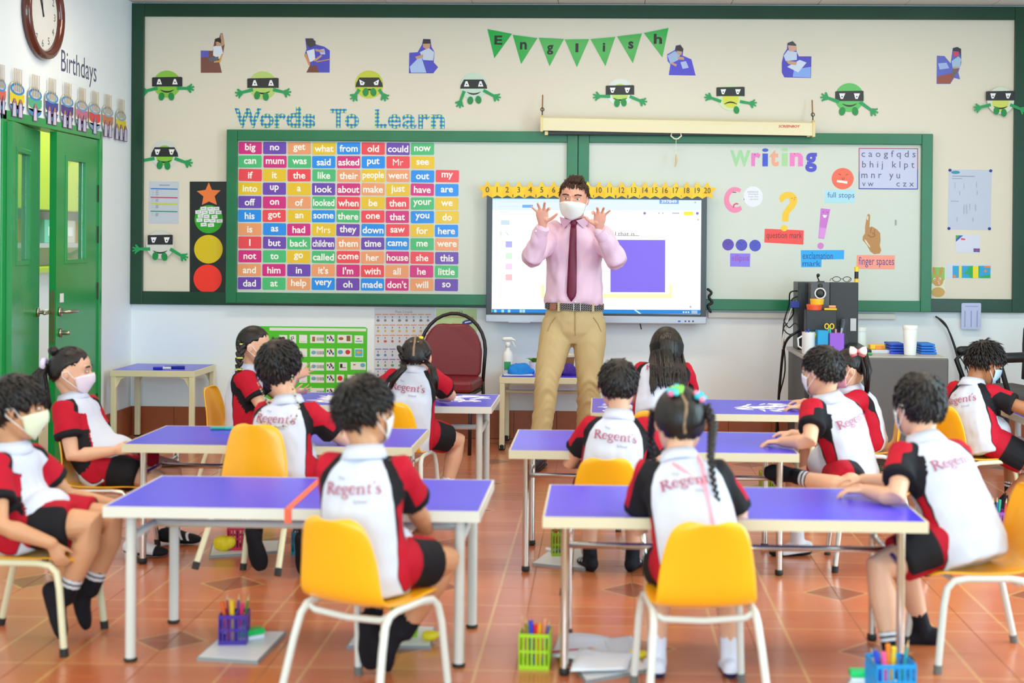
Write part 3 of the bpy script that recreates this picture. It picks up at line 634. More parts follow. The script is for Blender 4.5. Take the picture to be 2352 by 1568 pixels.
# left strip of the notice board
Zl = Zm(320, 390, 5.228)
flat('ruled_notice', 'grey-lilac notice with blue, red, yellow and green rules', 'poster', Zl(118, 138, 478, 140, 474, 648, 110, 645), 'c3cbd6', [(h, Zl(136, y, 460, y+6, 460, y+t+6, 136, y+t)) for h, y, t in (('1f72c4', 219, 13), ('c22450', 323, 12), ('c8cf4a', 396, 20), ('16906c', 490, 12))]
     + [('8a97ac', Zl(240, 178, 365, 180, 365, 190, 240, 188))]+[('97a4bb', Zl(160+40*c, y, 166+40*c+24*c, y, 166+40*c+24*c, y+10, 160+40*c, y+10)) for y in (245, 268, 292, 350, 368, 425, 445, 520, 538) for c in (0, 1)], YO)
p = flat('traffic_light_chart', 'tall black card chart with star, green, yellow and red circles', 'poster', Zl(606, 140, 1052, 140, 1035, 1490, 605, 1486), '1c1b1b', (), YO, .0015, None, .3)
piece(p, 'star', Zl(*fl_([(835, 150), (872, 240), (978, 245), (905, 315), (932, 420), (838, 380), (752, 420), (770, 318), (690, 255), (795, 240)])), 'ef7a35', YO-.0015)
piece(p, 'green_disc', Zl(*fl_(ell(834, 592, 170, 170, 32))), '27a51e', YO-.0015)
piece(p, 'yellow_disc', Zl(*fl_(ell(830, 952, 172, 172, 32))), 'dcc005', YO-.0015)
piece(p, 'red_disc', Zl(*fl_(ell(821, 1306, 170, 170, 32))), 'f83020', YO-.0015)
for x, y in ((770, 462), (850, 465), (925, 464), (708, 505), (785, 508), (868, 508), (950, 510), (738, 552), (805, 557), (902, 563), (722, 602), (808, 605), (880, 610), (962, 612), (772, 656), (860, 662)):
    n = flat('name_label', 'tiny white name slip on the green disc, %s row, %s' % (('top', 'second', 'third', 'fourth', 'bottom')[int((y-440)/46)], 'far left' if x < 735 else 'left of centre' if x < 790 else 'middle' if x < 815 else 'right of centre' if x < 910 else 'far right'), 'label', Zl(x-36, y-18, x+36, y-22, x+38, y+20, x-34, y+24), 'e9e9ee', [('8f8f9a', Zl(x-18, y-3, x+18, y-3, x+18, y+4, x-18, y+4))], YO-.0025, .0006, 'name slips on the green disc')

# posters on the wall under the boards
Zc = Zm(590, 700, 4.523); YB = YW-.001
p = flat('picture_chart', 'bright green sentence chart with rows of small picture cards', 'poster', Zc(0, 220, 1125, 230, 1148, 245, 1140, 1000, 0, 1000), '4cc814', (), YB, .003)
piece(p, 'header_strip', Zc(132, 235, 1136, 246, 1134, 275, 132, 266), 'e6ece0', YB-.003)
def picto(x0, y0, x1, y1, marks):
    c = flat('picture_card', 'white picture card in the %s row of the green chart, %s' % (ROWN[ROW[0]], COLN(x0)), 'card', Zc(x0, y0, x1, y0+2, x1, y1+2, x0, y1), 'eceeea', marks, YB-.003, .001, 'picture cards on the green chart')
rows = (310, 452, 596, 722, 862); ROW = [0]; ROWN = ('top', 'second', 'third', 'fourth', 'bottom')
def COLN(x): return 'leftmost' if x < 300 else 'second from the left' if x < 420 else 'left of the long card' if x < 500 else 'long one with tally bars' if x < 600 else 'with little figures' if x < 800 else 'right of the little figures' if x < 900 else 'at the right end'
for i, y in enumerate(rows):
    ROW[0] = i
    def kids(x): return [(h, Zc(*fl_(ell(x+dx, y+dy, 9, 14, 7)))) for dx, dy, h in ((15, 30, '2f3d6e'), (35, 50, '3b4a85'), (55, 35, '26305a'), (70, 55, '31406f'), (45, 20, '7a4a34'))]
    def count(x): return [('33333a', Zc(x+16*k, y+28, x+16*k+6, y+28, x+16*k+6, y+62, x+16*k, y+62)) for k in range(5)]
    picto(440, y, 522, y+85, [('b8c4cc', Zc(455, y+70, 505, y+70, 505, y+75, 455, y+75))])
    picto(553, y, 698, y+85, [('6fb0c6', Zc(*fl_(ell(590, y+42, 26, 20, 10))))]*(i in (1, 3, 2))+[('a06a3c', Zc(575, y+20, 605, y+20, 605, y+70, 575, y+70))]*(i == 0)+count(625))
    picto(722, y, 806, y+84, kids(722))
    picto(*((838, y, 988, y+84), (832, y, 984, y+84), (855, y, 938, y+84), (828, y, 906, y+84), (838, y, 920, y+84))[i],
          ([('b5502e', Zc(*fl_(ell(875, y+40, 26, 16, 10)))), ('8a5f22', Zc(932, y+10, 972, y+10, 972, y+66, 932, y+66))], [('58a8c4', Zc(*fl_(ell(868, y+38, 28, 22, 10)))), ('d62a26', Zc(*fl_(ell(945, y+38, 26, 24, 14))))], [('20242a', Zc(864, y+16, 890, y+16, 890, y+58, 864, y+58)), ('20242a', Zc(890, y+52, 925, y+52, 925, y+58, 890, y+58))], [('d8281f', Zc(*fl_(ell(864, y+40, 26, 26, 14))))], [])[i])
    picto(*((1014, y+6, 1105, y+88), (1016, y, 1104, y+88), (975, y-4, 1132, y+76), (940, y+2, 1024, y+80), (960, y, 1040, y+80))[i], ([('b06a2c', Zc(1040, y+38, 1066, y+34, 1068, y+46, 1042, y+48)), ('6c9ad8', Zc(1026, y+62, 1092, y+62, 1092, y+72, 1026, y+72))], [('4cb8d8', Zc(1022, y+10, 1098, y+10, 1098, y+80, 1022, y+80)), ('e3a93c', Zc(*fl_(ell(1060, y+40, 26, 16, 10))))], [('a5612e', Zc(1000, y+20, 1026, y+18, 1026, y+30, 1002, y+32)), ('58b4cc', Zc(*fl_(ell(1100, y+30, 26, 22, 10))))], [], [])[i])
    if i == 0:
        picto(232, y+2, 316, y+86, [('7a4a34', Zc(*fl_(ell(275, y+40, 20, 22, 10))))]); picto(340, y, 408, y+86, [('33333a', Zc(*fl_(stroke([(362, y+60), (358, y+25), (378, y+18), (384, y+40), (366, y+45)], 8))))])
p = flat('phonics_poster', 'pale lilac poster of small pictures in ruled rows behind the red chair', 'poster', Zc(1222, 30, 1850, 25, 1845, 1000, 1215, 1000), 'd2d8e4', (), YB, .001)
q = MB(); ms = [paint(h) for h in ('d9814a', '5a50b8', '6f7686', 'c8593c', '58a048', 'd8a83c', '4a86c4')]
for r_, y in enumerate((95, 205, 312, 455, 562, 662, 770)):
    for c_ in range(8):
        x = 1230+74*c_
        for poly, mi, d in ((Zc(x, y, x+62, y, x+62, y+8, x, y+8), 0 if r_ < 3 else 1, .0013), (Zc(x+24, y+22, x+34, y+22, x+34, y+40, x+24, y+40), 2, .0013), (Zc(*fl_(ell(x+30, y+66, 18-4*((r_+c_) % 3), 14, 8))), 2+(r_*3+c_*5) % 5, .0013)):
            lp = [at(a, b, YB) for a, b in poly]
            for w in lp: w[1] = YB-d
            q.prism(lp, V(0, -.0002, 0), mi)
q.build('print', ms, parent=p, origin=np.array(p.location))
a = Zc(1440, 58, 1615, 84); write(p, 'Phase 2 Sounds', (*a[0], *a[1]), '6a7080', YB-.0013, res=1)
flat('handwriting_poster', 'pale green poster with orange shapes half behind the red chair', 'poster', Zc(1860, 38, 2285, 42, 2280, 800, 1850, 800), 'bfdc9e', [('e09a4a', Zc(1890, 120, 2255, 128, 2255, 134, 1890, 126)), ('d8a070', Zc(2010, 66, 2090, 66, 2090, 84, 2010, 84)), ('2c3fa8', Zc(*fl_(ell(2192, 180, 60, 26, 18, -.15)))), ('eef0f4', Zc(2160, 178, 2225, 166, 2226, 176, 2161, 190)), ('e8842e', Zc(2030, 190, 2115, 195, 2110, 260, 2030, 255)), ('e8842e', Zc(2160, 345, 2238, 345, 2235, 515, 2160, 510)), ('f6c48c', Zc(2170, 360, 2228, 360, 2226, 420, 2170, 420)), ('27349c', Zc(*fl_(ell(2200, 535, 18, 16, 10)))), ('7a8a60', Zc(2105, 60, 2112, 60, 2112, 98, 2105, 98)), ('7a8a60', Zc(2128, 60, 2135, 60, 2135, 98, 2128, 98))], YB)

# ---------------------------------------------------------------- interactive display
YD = 9.60
def emit(hx, s=1.0): return mat('screen_%s_%g' % (hx, s), hx, .3, emit=s*1.45, spec=.2)
disp = thing('interactive_display', 'large interactive screen glowing white behind the teacher', 'screen', at(1370, 742, YD))
do = np.array(disp.location)
bx = [at(1116, 722, YD), at(1624, 452, YD)]
X0, X1, Z0, Z1_ = bx[0][0], bx[1][0], bx[0][2], bx[1][2]
MB().box(X0, X1, YD+.012, YD+.07, Z0, Z1_).build('housing', M_black, parent=disp, origin=do, bevel=.004)
sx0, sx1 = at(1130, 600, YD)[0], at(1610, 600, YD)[0]; sz0, sz1 = at(1370, 719.5, YD)[2], at(1370, 457, YD)[2]
M_bez = mat('bezel', '30343a', .3)
for b in ((X0, sx0, Z0, Z1_), (sx1, X1, Z0, Z1_), (sx0, sx1, Z0, sz0), (sx0, sx1, sz1, Z1_)):
    MB().box(b[0], b[1], YD, YD+.012, b[2], b[3]).build('bezel', M_bez, parent=disp, origin=do, bevel=.002)
scr = MB().box(sx0, sx1, YD+.006, YD+.012, sz0, sz1).build('screen', emit('fdfdff', .95), parent=disp, origin=do)
Ze = Zm(1110, 430, 4.438)
q = MB(); ms = []
def sp(poly, hx, s=.9, lv=0):
    m = emit(hx, s)
    if m not in ms: ms.append(m)
    lp = [at(a, b, YD+.006) for a, b in poly]
    for w in lp: w[1] = YD+.006-.0003*lv
    q.prism(lp, V(0, -.0003, 0), ms.index(m))
sp(Ze(90, 105, 2220, 108, 2220, 235, 92, 235), 'e3f2ff'); sp(Ze(90, 105, 2220, 108, 2220, 130, 90, 128), 'b6e6f4', .9, 1)
sp(Ze(1990, 105, 2220, 105, 2220, 132, 1990, 130), '1c78e0', .9, 2)
sp(Ze(398, 178, 507, 178, 507, 208, 398, 208), '76aef0', .9, 1)
for y, x1 in ((144, 780), (192, 390), (248, 260), (272, 700)): sp(Ze(160, y, x1, y, x1, y+5, 160, y+5), 'd9e0ec', .9, 2)
for x, y, h in ((228, 550, 'b9b4f4'), (228, 668, 'd8f4d8'), (228, 776, 'f6d8f6'), (228, 886, 'f8c4c8')): sp(Ze(x, y, x+66, y, x+66, y+62, x, y+62), h, .9, 1)
sp(Ze(180, 335, 268, 335, 268, 384, 180, 384), 'cfe2ee', .9, 1); sp(Ze(168, 450, 190, 450, 190, 495, 168, 495), 'dcf0e6', .9, 1); sp(Ze(232, 450, 262, 490, 255, 495, 226, 455), 'd6d8dc', .9, 1)
sp(Ze(590, 990, 1923, 990, 1923, 1130, 590, 1130), 'fdf7b4', .95, 1); sp(Ze(620, 260, 1895, 260, 1895, 1085, 620, 1085), 'ffffff', .95, 2)
sp(Ze(1296, 535, 1855, 537, 1853, 1070, 1296, 1068), '8a70f6', .85, 3)
sp(Ze(2045, 248, 2138, 248, 2138, 284, 2045, 284), 'f2ee20', .9, 3)
for x, y, r in ((1645, 265, 14), (2182, 266, 15), (2190, 330, 9), (2112, 1218, 12), (2160, 154, 9), (1790, 264, 8), (1830, 264, 8)): sp(Ze(*fl_(ell(x, y, r, r, 10))), '8f86c8' if r > 12 else 'c4c8d4', .8, 3)
sp(Ze(1925, 258, 1998, 258, 1998, 270, 1925, 270), 'c4c8d4', .8, 3)
sp(Ze(88, 1240, 2215, 1250, 2212, 1292, 88, 1282), '1a8fe8', .8, 3)
for x in (110, 185, 250, 370, 400): sp(Ze(x, 1246, x+26, 1246, x+26, 1278, x, 1278), 'a9dcf6', .9, 4)
sp(Ze(1535, 1250, 1560, 1250, 1612, 1288, 1590, 1288), 'd8f0fc', .9, 4)
for x in (2035, 2060, 2085): sp(Ze(x, 1264, x+14, 1264, x+14, 1280, x, 1280), 'eef6fc', .9, 4)
for y in (1258, 1274): sp(Ze(2122, y, 2182, y, 2182, y+9, 2122, y+9), 'd6e8f8', .9, 4)
sp(Ze(1797, 98, 1992, 100, 1992, 170, 1796, 168), '7aaef0', .85, 5)
sp(Ze(1360, 489, 1590, 492, 1590, 496, 1360, 493), '7d7d88', .8, 4)
q.build('screen_picture', ms, parent=scr, origin=do)
def wtxt(s, box, hx, lv, **k):
    a = Ze(*box); (x0, y0), (x1, y1) = a; Y = YD+.006-.0003*lv
    p0, p1 = at(x0, y1, Y), at(x1, y0, Y); v, f = text_fit(s, p1[0]-p0[0], p1[2]-p0[2], **k); c = (p0+p1)/2
    MB().add([V(c[0]+a_, Y-.0003, c[2]+b_) for a_, b_ in v], f).build('lettering', emit(hx, .8), parent=scr, origin=do)
wtxt('397849', (1815, 128, 1972, 160), 'ffffff', 7, bold=.03)
wtxt('animal that is...', (1180, 455, 1588, 492), '6a6a78', 5)
by0, by1 = at(1370, 742, YD)[2], Z0
MB().box(X0-.002, X1+.004, YD-.012, YD+.06, by0, by1).build('control_bar', mat('silver_plastic', 'b4bac6', .35, metal=.3), parent=disp, origin=do, bevel=.006)
q = MB(); ms = [paint('2b50d0'), paint('2a2c30')]
for k, (x, w) in enumerate(((1985, 26), (2053, 16), (2090, 16), (2130, 16))):
    a = Ze(x, 1358, x+w, 1372); p0, p1 = at(*a[0], YD-.012), at(*a[1], YD-.012)
    q.box(p0[0], p1[0], YD-.0135, YD-.012, p1[2], p0[2], 0 if k == 0 else 1)
q.build('button', ms, parent=disp, origin=do)
a = Ze(258, 1355, 480, 1370); p0, p1 = at(*a[0], YD-.012), at(*a[1], YD-.012)
MB().box(p0[0], p1[0], YD-.05, YD-.012, p1[2]-.006, p1[2]).build('pen_tray', mat('silver_plastic'), parent=disp, origin=do, bevel=.002)
MB().tube([at(1470, 742, YD+.03), at(1473, 752, YD+.04)+V(0, 0, -.01)], .004, 8).build('cable', M_black, parent=disp, origin=do)
for k in (0, 1):   # wall bracket
    MB().box(X0+.35+.7*k, X0+.45+.7*k, YD+.07, YD+.0715, Z0+.1, Z0+.16).build('bracket', M_black, parent=disp, origin=do)
# number line of stars along the top of the screen
nl = thing('number_line', 'strip of yellow stars numbered 0 to 20 along the screen top', 'number line', at(1370, 437, YD-.002)); no = np.array(nl.location)
XS = [1119.5, 1142, 1165, 1191.5, 1217.8, 1244.5, 1271.8, 1298, 1324, 1350, 1376, 1400, 1428, 1456, 1481.8, 1504.7, 1527.7, 1552, 1577.5, 1601.7, 1624.6]
lp = [at(1108, 429, YD-.001), at(1634, 433, YD-.001), at(1632, 449, YD-.001), at(1112, 446, YD-.001)]
for w in lp: w[1] = YD-.001
MB().prism(lp, V(0, -.001, 0)).build('strip', paint('f2c714'), parent=nl, origin=no)
for k, x in enumerate(XS):
    Yk = YD-.002-.0012*(k % 2)-.0
    lp = [at(a, b, Yk) for a, b in star(x, 438+.004*(x-1370), 22, .52)]
    for w in lp: w[1] = Yk
    so = MB().prism(lp, V(0, -.001, 0)).build('star', paint('f4cc16' if k % 2 else 'f0c20e'), parent=nl, origin=no)
    p0, p1 = at(x, 443+.004*(x-1370), Yk), at(x, 429.5+.004*(x-1370), Yk); c = (p0+p1)/2
    v, f = text2d(str(k), 1., res=2); v = v*((p1[2]-p0[2])/.73)*np.array([.86 if k > 9 else 1., 1.])
    MB().add([V(c[0]+i, YD-.0062, c[2]+j) for i, j in v], f).build('lettering', paint('3a3420'), parent=so, origin=no)

# ---------------------------------------------------------------- projector screen case above it
ps = thing('projector_screen', 'rolled-up cream projector screen case over the whiteboards', 'screen', at(1555, 300, 9.62)); po = np.array(ps.location)
M_case = mat('cream_enamel', 'e3dcb6', .4)
a, b = at(1248, 284, 9.62), at(1864, 296, 9.62)
q = MB(); prof = [(-.046, -.05), (.03, -.05), (.046, -.036), (.046, .03), (.03, .047), (-.02, .05), (-.042, .036), (-.046, .01)]
q.loft([[p + V(0, u, w) for u, w in prof] for p in (a, b)])
q.build('case', M_case, parent=ps, origin=po)
for p, s in ((a, -1), (b, 1)):
    q = MB(); q.loft([[p+V(s*d, u*1.12, w*1.15) for u, w in prof] for d in (0, .018)]); q.build('end_cap', mat('cream_cap', 'dfcf94', .4), parent=ps, origin=po)
    q = MB().tube([p+V(s*.008, 0, .05), p+V(s*.008, .0, .085)], .004, 8); q.tube([p+V(s*.008+.012*math.cos(t), 0, .098+.012*math.sin(t)) for t in np.linspace(0, 6.2, 10)], .003, 6); q.build('hanger', mat('dark_hook', '2a2622', .5), parent=ps, origin=po)
    MB().tube([p+V(s*.008, .01, .085), p+V(s*.008, .04, .20)], .0045, 6).build('strap', mat('brown_strap', '9a6a3c', .7), parent=ps, origin=po)
MB().box(a[0]+.02, b[0]-.02, 9.60, 9.63, a[2]-.078, a[2]-.05).build('weight_bar', M_black, parent=ps, origin=po, bevel=.004)
for p, s in ((a, 1), (b, -1)): MB().box(p[0]+s*.022-.012, p[0]+s*.022+.012, 9.596, 9.634, a[2]-.08, a[2]-.052).build('end_stop', mat('cream_cap'), parent=ps, origin=po, bevel=.003)
p0, p1 = at(1788, 300, 9.572), at(1838, 294, 9.572)
v, f = text_fit('SCREENBOY', p1[0]-p0[0], .018, bold=.03, shear=.25); c = (p0+p1)/2
MB().add([V(c[0]+i, 9.5735, a[2]-.012+j) for i, j in v], f).build('lettering', paint('c8342e'), parent=ps, origin=po)
pc = at(1553, 312, 9.59)
q = MB().tube([pc+V(-.036, 0, 0), pc+V(-.03, 0, .022), pc+V(.03, 0, .022), pc+V(.036, 0, 0), pc+V(.012, 0, -.02), pc+V(-.012, 0, -.02)], .005, 8, closed=True)
q.build('pull_handle', mat('ivory', 'ebe6d2', .4), parent=ps, origin=po, smooth=True)
MB().tube([pc+V(0, 0, -.02), pc+V(0, 0, -.17)], .0018, 6).build('pull_cord', mat('ivory'), parent=ps, origin=po)
MB().tube([pc+V(0, 0, -.13), pc+V(.004, 0, -.17), pc+V(-.004, 0, -.21)], [.004, .008, .004], 8).build('cord_knot', mat('beige_tassel', 'd6c49a', .8), parent=ps, origin=po)

# ---------------------------------------------------------------- left wall: clock, heading, birthday cakes
cc = at_x(95, 40, XL); cc = V(XL, 8.12, 2.70)
ck = thing('wall_clock', 'round brown-rimmed wall clock high above the green door', 'clock', cc)
R0 = .275
q = MB(); prof = [(R0-.06, .012), (R0-.055, .035), (R0-.03, .052), (R0-.008, .045), (R0, .02), (R0-.004, 0)]
ringv = []
for i in range(36):
    t = 2*PI*i/36; ringv.append([V(d, r*math.cos(t), r*math.sin(t)) for r, d in prof])
ringv.append(ringv[0]); q.loft(ringv, cap=False); q.build('rim', mat('brown_wood_rim', '5a2416', .2, coat=.5), parent=ck, smooth=True)
q = MB().prism([V(.012, (R0-.055)*math.cos(t), (R0-.055)*math.sin(t)) for t in np.linspace(0, 2*PI, 36, endpoint=False)], V(.004, 0, 0)); fc = q.build('dial', paint('d9dcda'), parent=ck)
for k in range(1, 13):
    t = PI/2-k*PI/6; v, f = text2d(str(k), .062)
    MB().add([V(.0165, -(a+.175*math.cos(t)) if False else (-1)*0+(.175*math.cos(t)+a)*1., b+.175*math.sin(t)) for a, b in v], f).build('lettering', paint('4a4a50'), parent=fc)
for L_, t, w in ((.16, math.radians(118), .007), (.11, math.radians(112), .010), (.15, math.radians(100), .003)):
    d = V(0, math.cos(t), math.sin(t)); MB().tube([V(.019, 0, 0)-d*.02, V(.019, 0, 0)+d*L_], [(.0015, w), (.0015, w*.4)], 6, ref=np.cross(d, V(1, 0, 0))).build('hand', M_black, parent=ck)
def flat_l(name, label, cat, polys, group=None):
    """paper on the left wall; polys of (colour, [(y, z), ...]) in metres"""
    c = np.mean([V(XL, y, z) for y, z in polys[0][1]], axis=0); o = None
    for k, (hx, pl) in enumerate(polys):
        if k == 0:
            o = MB().prism([V(XL+.013, y, z) for y, z in pl], V(.001, 0, 0)).build(name, paint(hx), origin=c); q = MB(); ms = []
        else:
            m = paint(hx)
            if m not in ms: ms.append(m)
            q.prism([V(XL+.014+.0003*k, y, z) for y, z in pl], V(.0003, 0, 0), ms.index(m))
    if len(polys) > 1: q.build('print', ms, parent=o, origin=c)
    return tag(o, label, cat, group)
def yz(px, py): p = at_x(px, py, XL); return (p[1], p[2])
Zb = Zm(0, 120, 7.127)
CK = [((-90, 55), 505, 1110, '2f8fd8', 'd9604c'), ((125, 360), 565, 1105, '3a86c8', 'e3d20c'), ((428, 645), 655, 1130, '3a86c8', '4fae86'), ((707, 915), 705, 1240, '4a93cc', '3f3f98'), ((965, 1165), 770, 1260, '4a93cc', '4a3488'), ((1208, 1400), 840, 1300, '6f9ac4', 'c06a92'), ((1425, 1610), 890, 1330, '7fa4c8', 'd23c40'), ((1645, 1820), 935, 1390, '8aa8c0', 'c07850'), ((1868, 2030), 1005, 1460, '8aacb8', 'd8c61c')]
mon = ('blue strips at the picture edge', 'yellow band', 'sea-green band', 'navy band, fourth from the right-hand end but two', 'violet band', 'pink band', 'red band', 'brown band', 'narrow yellow band, nearest the corner')
for i, ((xa, xb), yt, yb_, ring, band) in enumerate(CK):
    a, b = yz(*Zb(xa, yt+40)[0]), yz(*Zb(xb, yt+40)[0]); y0, y1 = a[0], b[0]; w = y1-y0; zt = (a[1]+b[1])/2+.03; zb = 2.075 if i < 8 else 2.07
    ym = (y0+y1)/2; h = zt-zb
    el = [(ym+w/2*math.cos(t), zt-.03+.034*math.sin(t)) for t in np.linspace(0, 2*PI, 18, endpoint=False)]
    ei = [(ym+w*.37*math.cos(t), zt-.03+.022*math.sin(t)) for t in np.linspace(0, 2*PI, 14, endpoint=False)]
    bot = [(ym+w/2*math.cos(t), zb+.05+.045*math.sin(t)) for t in np.linspace(PI, 2*PI, 8)]
    base = [(y0, zt-.03)]+bot+[(y1, zt-.03)]+[(ym+w/2*math.cos(t), zt-.03+.045*math.sin(t)) for t in np.linspace(0, PI, 9)][1:-1]
    bz0, bz1 = zb+h*.45, zb+h*.68
    bd = [(y0, bz1)]+[(ym+w/2*math.cos(t), bz0+.025*math.sin(t)) for t in np.linspace(PI, 2*PI, 7)]+[(y1, bz1)]
    pl = [('e9e6cf', base), (band, bd), (ring, [(y0, zb+h*.28)]+[(ym+w/2*math.cos(t), zb+.05+.045*math.sin(t)) for t in np.linspace(PI, 2*PI, 8)]+[(y1, zb+h*.28), (ym, zb+h*.16)]), (ring, el), ('ccd6de', ei)]
    np_ = (2, 2, 1, 2, 2, 2, 1, 2, 3)[i]
    for k in range(np_):
        yc = ym+(k-(np_-1)/2)*w*.42
        pl.append(('6a3f78' if i != 6 else '3c4a96', [(yc-w*.17, zb-.02), (yc+w*.17, zb-.02), (yc+w*.16, zb+h*.34), (yc+w*.06, zb+h*.5), (yc-w*.06, zb+h*.5), (yc-w*.16, zb+h*.34)]))
        pl.append(('c8cbe2', [(yc-w*.12, zb-.015), (yc+w*.12, zb-.015), (yc+w*.08, zb+h*.36), (yc-w*.08, zb+h*.36)]))
        pl.append(('b98458', [(yc+w*.06*math.cos(t), zb+h*.42+.016*math.sin(t)) for t in np.linspace(0, 6.28, 8, endpoint=False)]))
    o = flat_l('birthday_cake', 'paper birthday cake with %s above the door' % mon[i] if i else 'paper birthday cake cut by the picture edge, blue strips', 'paper craft', pl, 'birthday cakes on the left wall')
    o['label'] = ('paper birthday cake cut off by the left edge of the photo', 'paper birthday cake with a yellow band, above the left door leaf', 'paper birthday cake with a sea-green band', 'paper birthday cake with a navy band', 'paper birthday cake with a violet band', 'paper birthday cake with a pink band', 'paper birthday cake with a red band', 'paper birthday cake with a brown band', 'paper birthday cake with a yellow band, nearest the room corner')[i]
    q = MB()
    for k in range(5):
        yc = ym+(k-2)*w*.125; q.box(XL+.0175, XL+.0185, yc-w*.022, yc+w*.022, zt-.045, zt+.085)
    q.build('candle', paint('bcae98'), parent=o, origin=np.array(o.location))
p0, p1 = yz(140, 135), yz(221, 210)
t = thing('birthdays_heading', 'printed heading Birthdays in grey-blue letters on the left wall', 'heading', (XL, (yz(140, 160)[0]+yz(221, 170)[0])/2, 2.445))
w = yz(221, 170)[0]-yz(140, 160)[0]
v, f = text_fit('Birthdays', w, .175, res=4)
MB().add([V(.0015, a, b) for a, b in v], f).build('lettering', paint('4c4c70'), parent=t)
v4 = [V(.0008, s*w*.53, u*.1) for s, u in ((-1, -1), (1, -1), (1, 1), (-1, 1))]
MB().prism(v4, V(-.0008, 0, 0)).build('backing_strip', mat('wall_paint'), parent=t)
# ---------------------------------------------------------------- tables
M_lam = mat('violet_laminate', '4f44e6', .28, var=.03, vscale=2., spec=.5)
M_edge = mat('cream_edge_band', 'dcd5b6', .4)
M_white = mat('white_powder_coat', 'd6d8d2', .35)
M_cream = mat('cream_powder_coat', 'ded8b6', .4)
M_foot = mat('rubber_foot', '1d1d1c', .6)
def kid_table(label, x0, x1, y0, y1, h=.515, leg=M_white, xr=.014, bar=True, edge=M_edge, barz=.385, foot=.02, inset=.07):
    cx, cy = (x0+x1)/2, (y0+y1)/2; w, d = (x1-x0)/2, (y1-y0)/2
    t = thing('school_table', label, 'table', (cx, cy, 0), 0, 'violet school tables')
    MB().box(-w+.006, w-.006, -d+.006, d-.006, h-.03, h).build('tabletop', M_lam, parent=t)
    q = MB(); z0, z1 = h-.034, h+.0006
    q.box(-w, w, -d, -d+.006, z0, z1).box(-w, w, d-.006, d, z0, z1).box(-w, -w+.006, -d+.006, d-.006, z0, z1).box(w-.006, w, -d+.006, d-.006, z0, z1)
    q.build('edge_band', edge, parent=t)
    lx, ly = w-inset, d-inset
    for sx in (-1, 1):
        for sy in (-1, 1):
            l = MB().tube([V(sx*lx, sy*ly, foot*.6), V(sx*lx, sy*ly, h-.032)], xr, 14, round_=False).build('leg', leg, parent=t, smooth=True, sharp=.8)
            MB().lathe([(xr*1.0, 0), (xr*1.28, .004), (xr*1.28, foot), (xr*1.05, foot+.004)], 14, (sx*lx, sy*ly, 0)).build('rubber_foot', M_foot, parent=l, smooth=True, sharp=.8)
        if bar: MB().tube([V(sx*lx, -ly, barz), V(sx*lx, ly, barz)], xr*.8, 10, round_=False).build('end_rail', leg, parent=t, smooth=True)
    if bar: MB().tube([V(-lx, 0, barz), V(lx, 0, barz)], xr*.8, 10, round_=False).build('stretcher', leg, parent=t, smooth=True)
    return t
M_wedge = mat('white_edge_band', 'dddcd2', .4)
kid_table('violet table in the front row with white legs and an orange tape strip', -1.59, -.378, 4.42, 5.02, .515, M_white, .017, barz=.405, foot=.008, edge=M_wedge)
kid_table('violet table in the second row, teal pen on its left half', -2.0, -.78, 5.78, 6.38, .515, M_chrome, barz=.38)
kid_table('violet table in the third row before the red chair, white legs', -1.765, -.562, 7.25, 7.86, .515, M_white, .018, barz=.37, foot=.01, edge=M_wedge)
kid_table('violet table in the front row beside the papers on the floor', -.175, 1.025, 4.35, 4.94, .515, M_chrome, .0135, barz=.365)
kid_table('violet table in the second row standing between the teacher and the front', -.373, .822, 5.74, 6.39, .515, M_chrome, .0135, barz=.36)
kid_table('violet table in the third row right of the teacher, foam on its top', -.045, 1.155, 7.06, 7.74, .515, M_cream, .0135, barz=.37)
kid_table('violet table cut off by the right edge of the photo', 2.13, 3.3, 6.85, 7.45, .515, M_white, .016, barz=.37)
def side_table(label, x0, x1, y0, y1, h, gus=True, bar=False):
    cx, cy = (x0+x1)/2, (y0+y1)/2; w, d = (x1-x0)/2, (y1-y0)/2
    t = thing('side_table', label, 'table', (cx, cy, 0))
    MB().box(-w+.012, w-.012, -d+.012, d-.012, h-.02, h+.001).build('tabletop', mat('violet_laminate'), parent=t)
    q = MB()
    q.box(-w, w, -d, -d+.012, h-.042, h).box(-w, w, d-.012, d, h-.042, h).box(-w, -w+.012, -d+.012, d-.012, h-.042, h).box(w-.012, w, -d+.012, d-.012, h-.042, h)
    q.build('frame', M_cream, parent=t, bevel=.003)
    for sx in (-1, 1):
        for sy in (-1, 1):
            a, b = sx*(w-.02), sy*(d-.02)
            l = MB().box(a-.0175, a+.0175, b-.0175, b+.0175, .008, h-.02).build('leg', M_cream, parent=t, bevel=.004)
            MB().lathe([(.018, 0), (.023, .006), (.023, .032), (.016, .04)], 12, (a, b, 0)).build('rubber_foot', M_foot, parent=l) if bar else MB().box(a-.018, a+.018, b-.018, b+.018, 0, .01).build('rubber_foot', M_foot, parent=l)
            if gus:
                MB().prism([V(a-sx*.0175, b-.005, h-.04), V(a-sx*.09, b-.005, h-.042), V(a-sx*.05, b-.005, h-.06), V(a-sx*.0175, b-.005, h-.12)], V(0, .01, 0)).build('gusset', M_cream, parent=t)
        if bar: MB().tube([V(sx*(w-.02), -d+.02, h-.12), V(sx*(w-.02), d-.02, h-.12)], .011, 8, round_=False).build('end_rail', M_cream, parent=t)
    if bar: MB().tube([V(-w+.02, 0, h-.12), V(w-.02, 0, h-.12)], .011, 8, round_=False).build('stretcher', M_cream, parent=t)
    return t
side_table('small cream-framed table with a blue marker in the room corner', -3.255, -2.69, 9.17, 9.69, .505)
side_table('cream-legged violet table under the screen behind the teacher', -.665, -.02, 9.2, 9.69, .485, False, True)

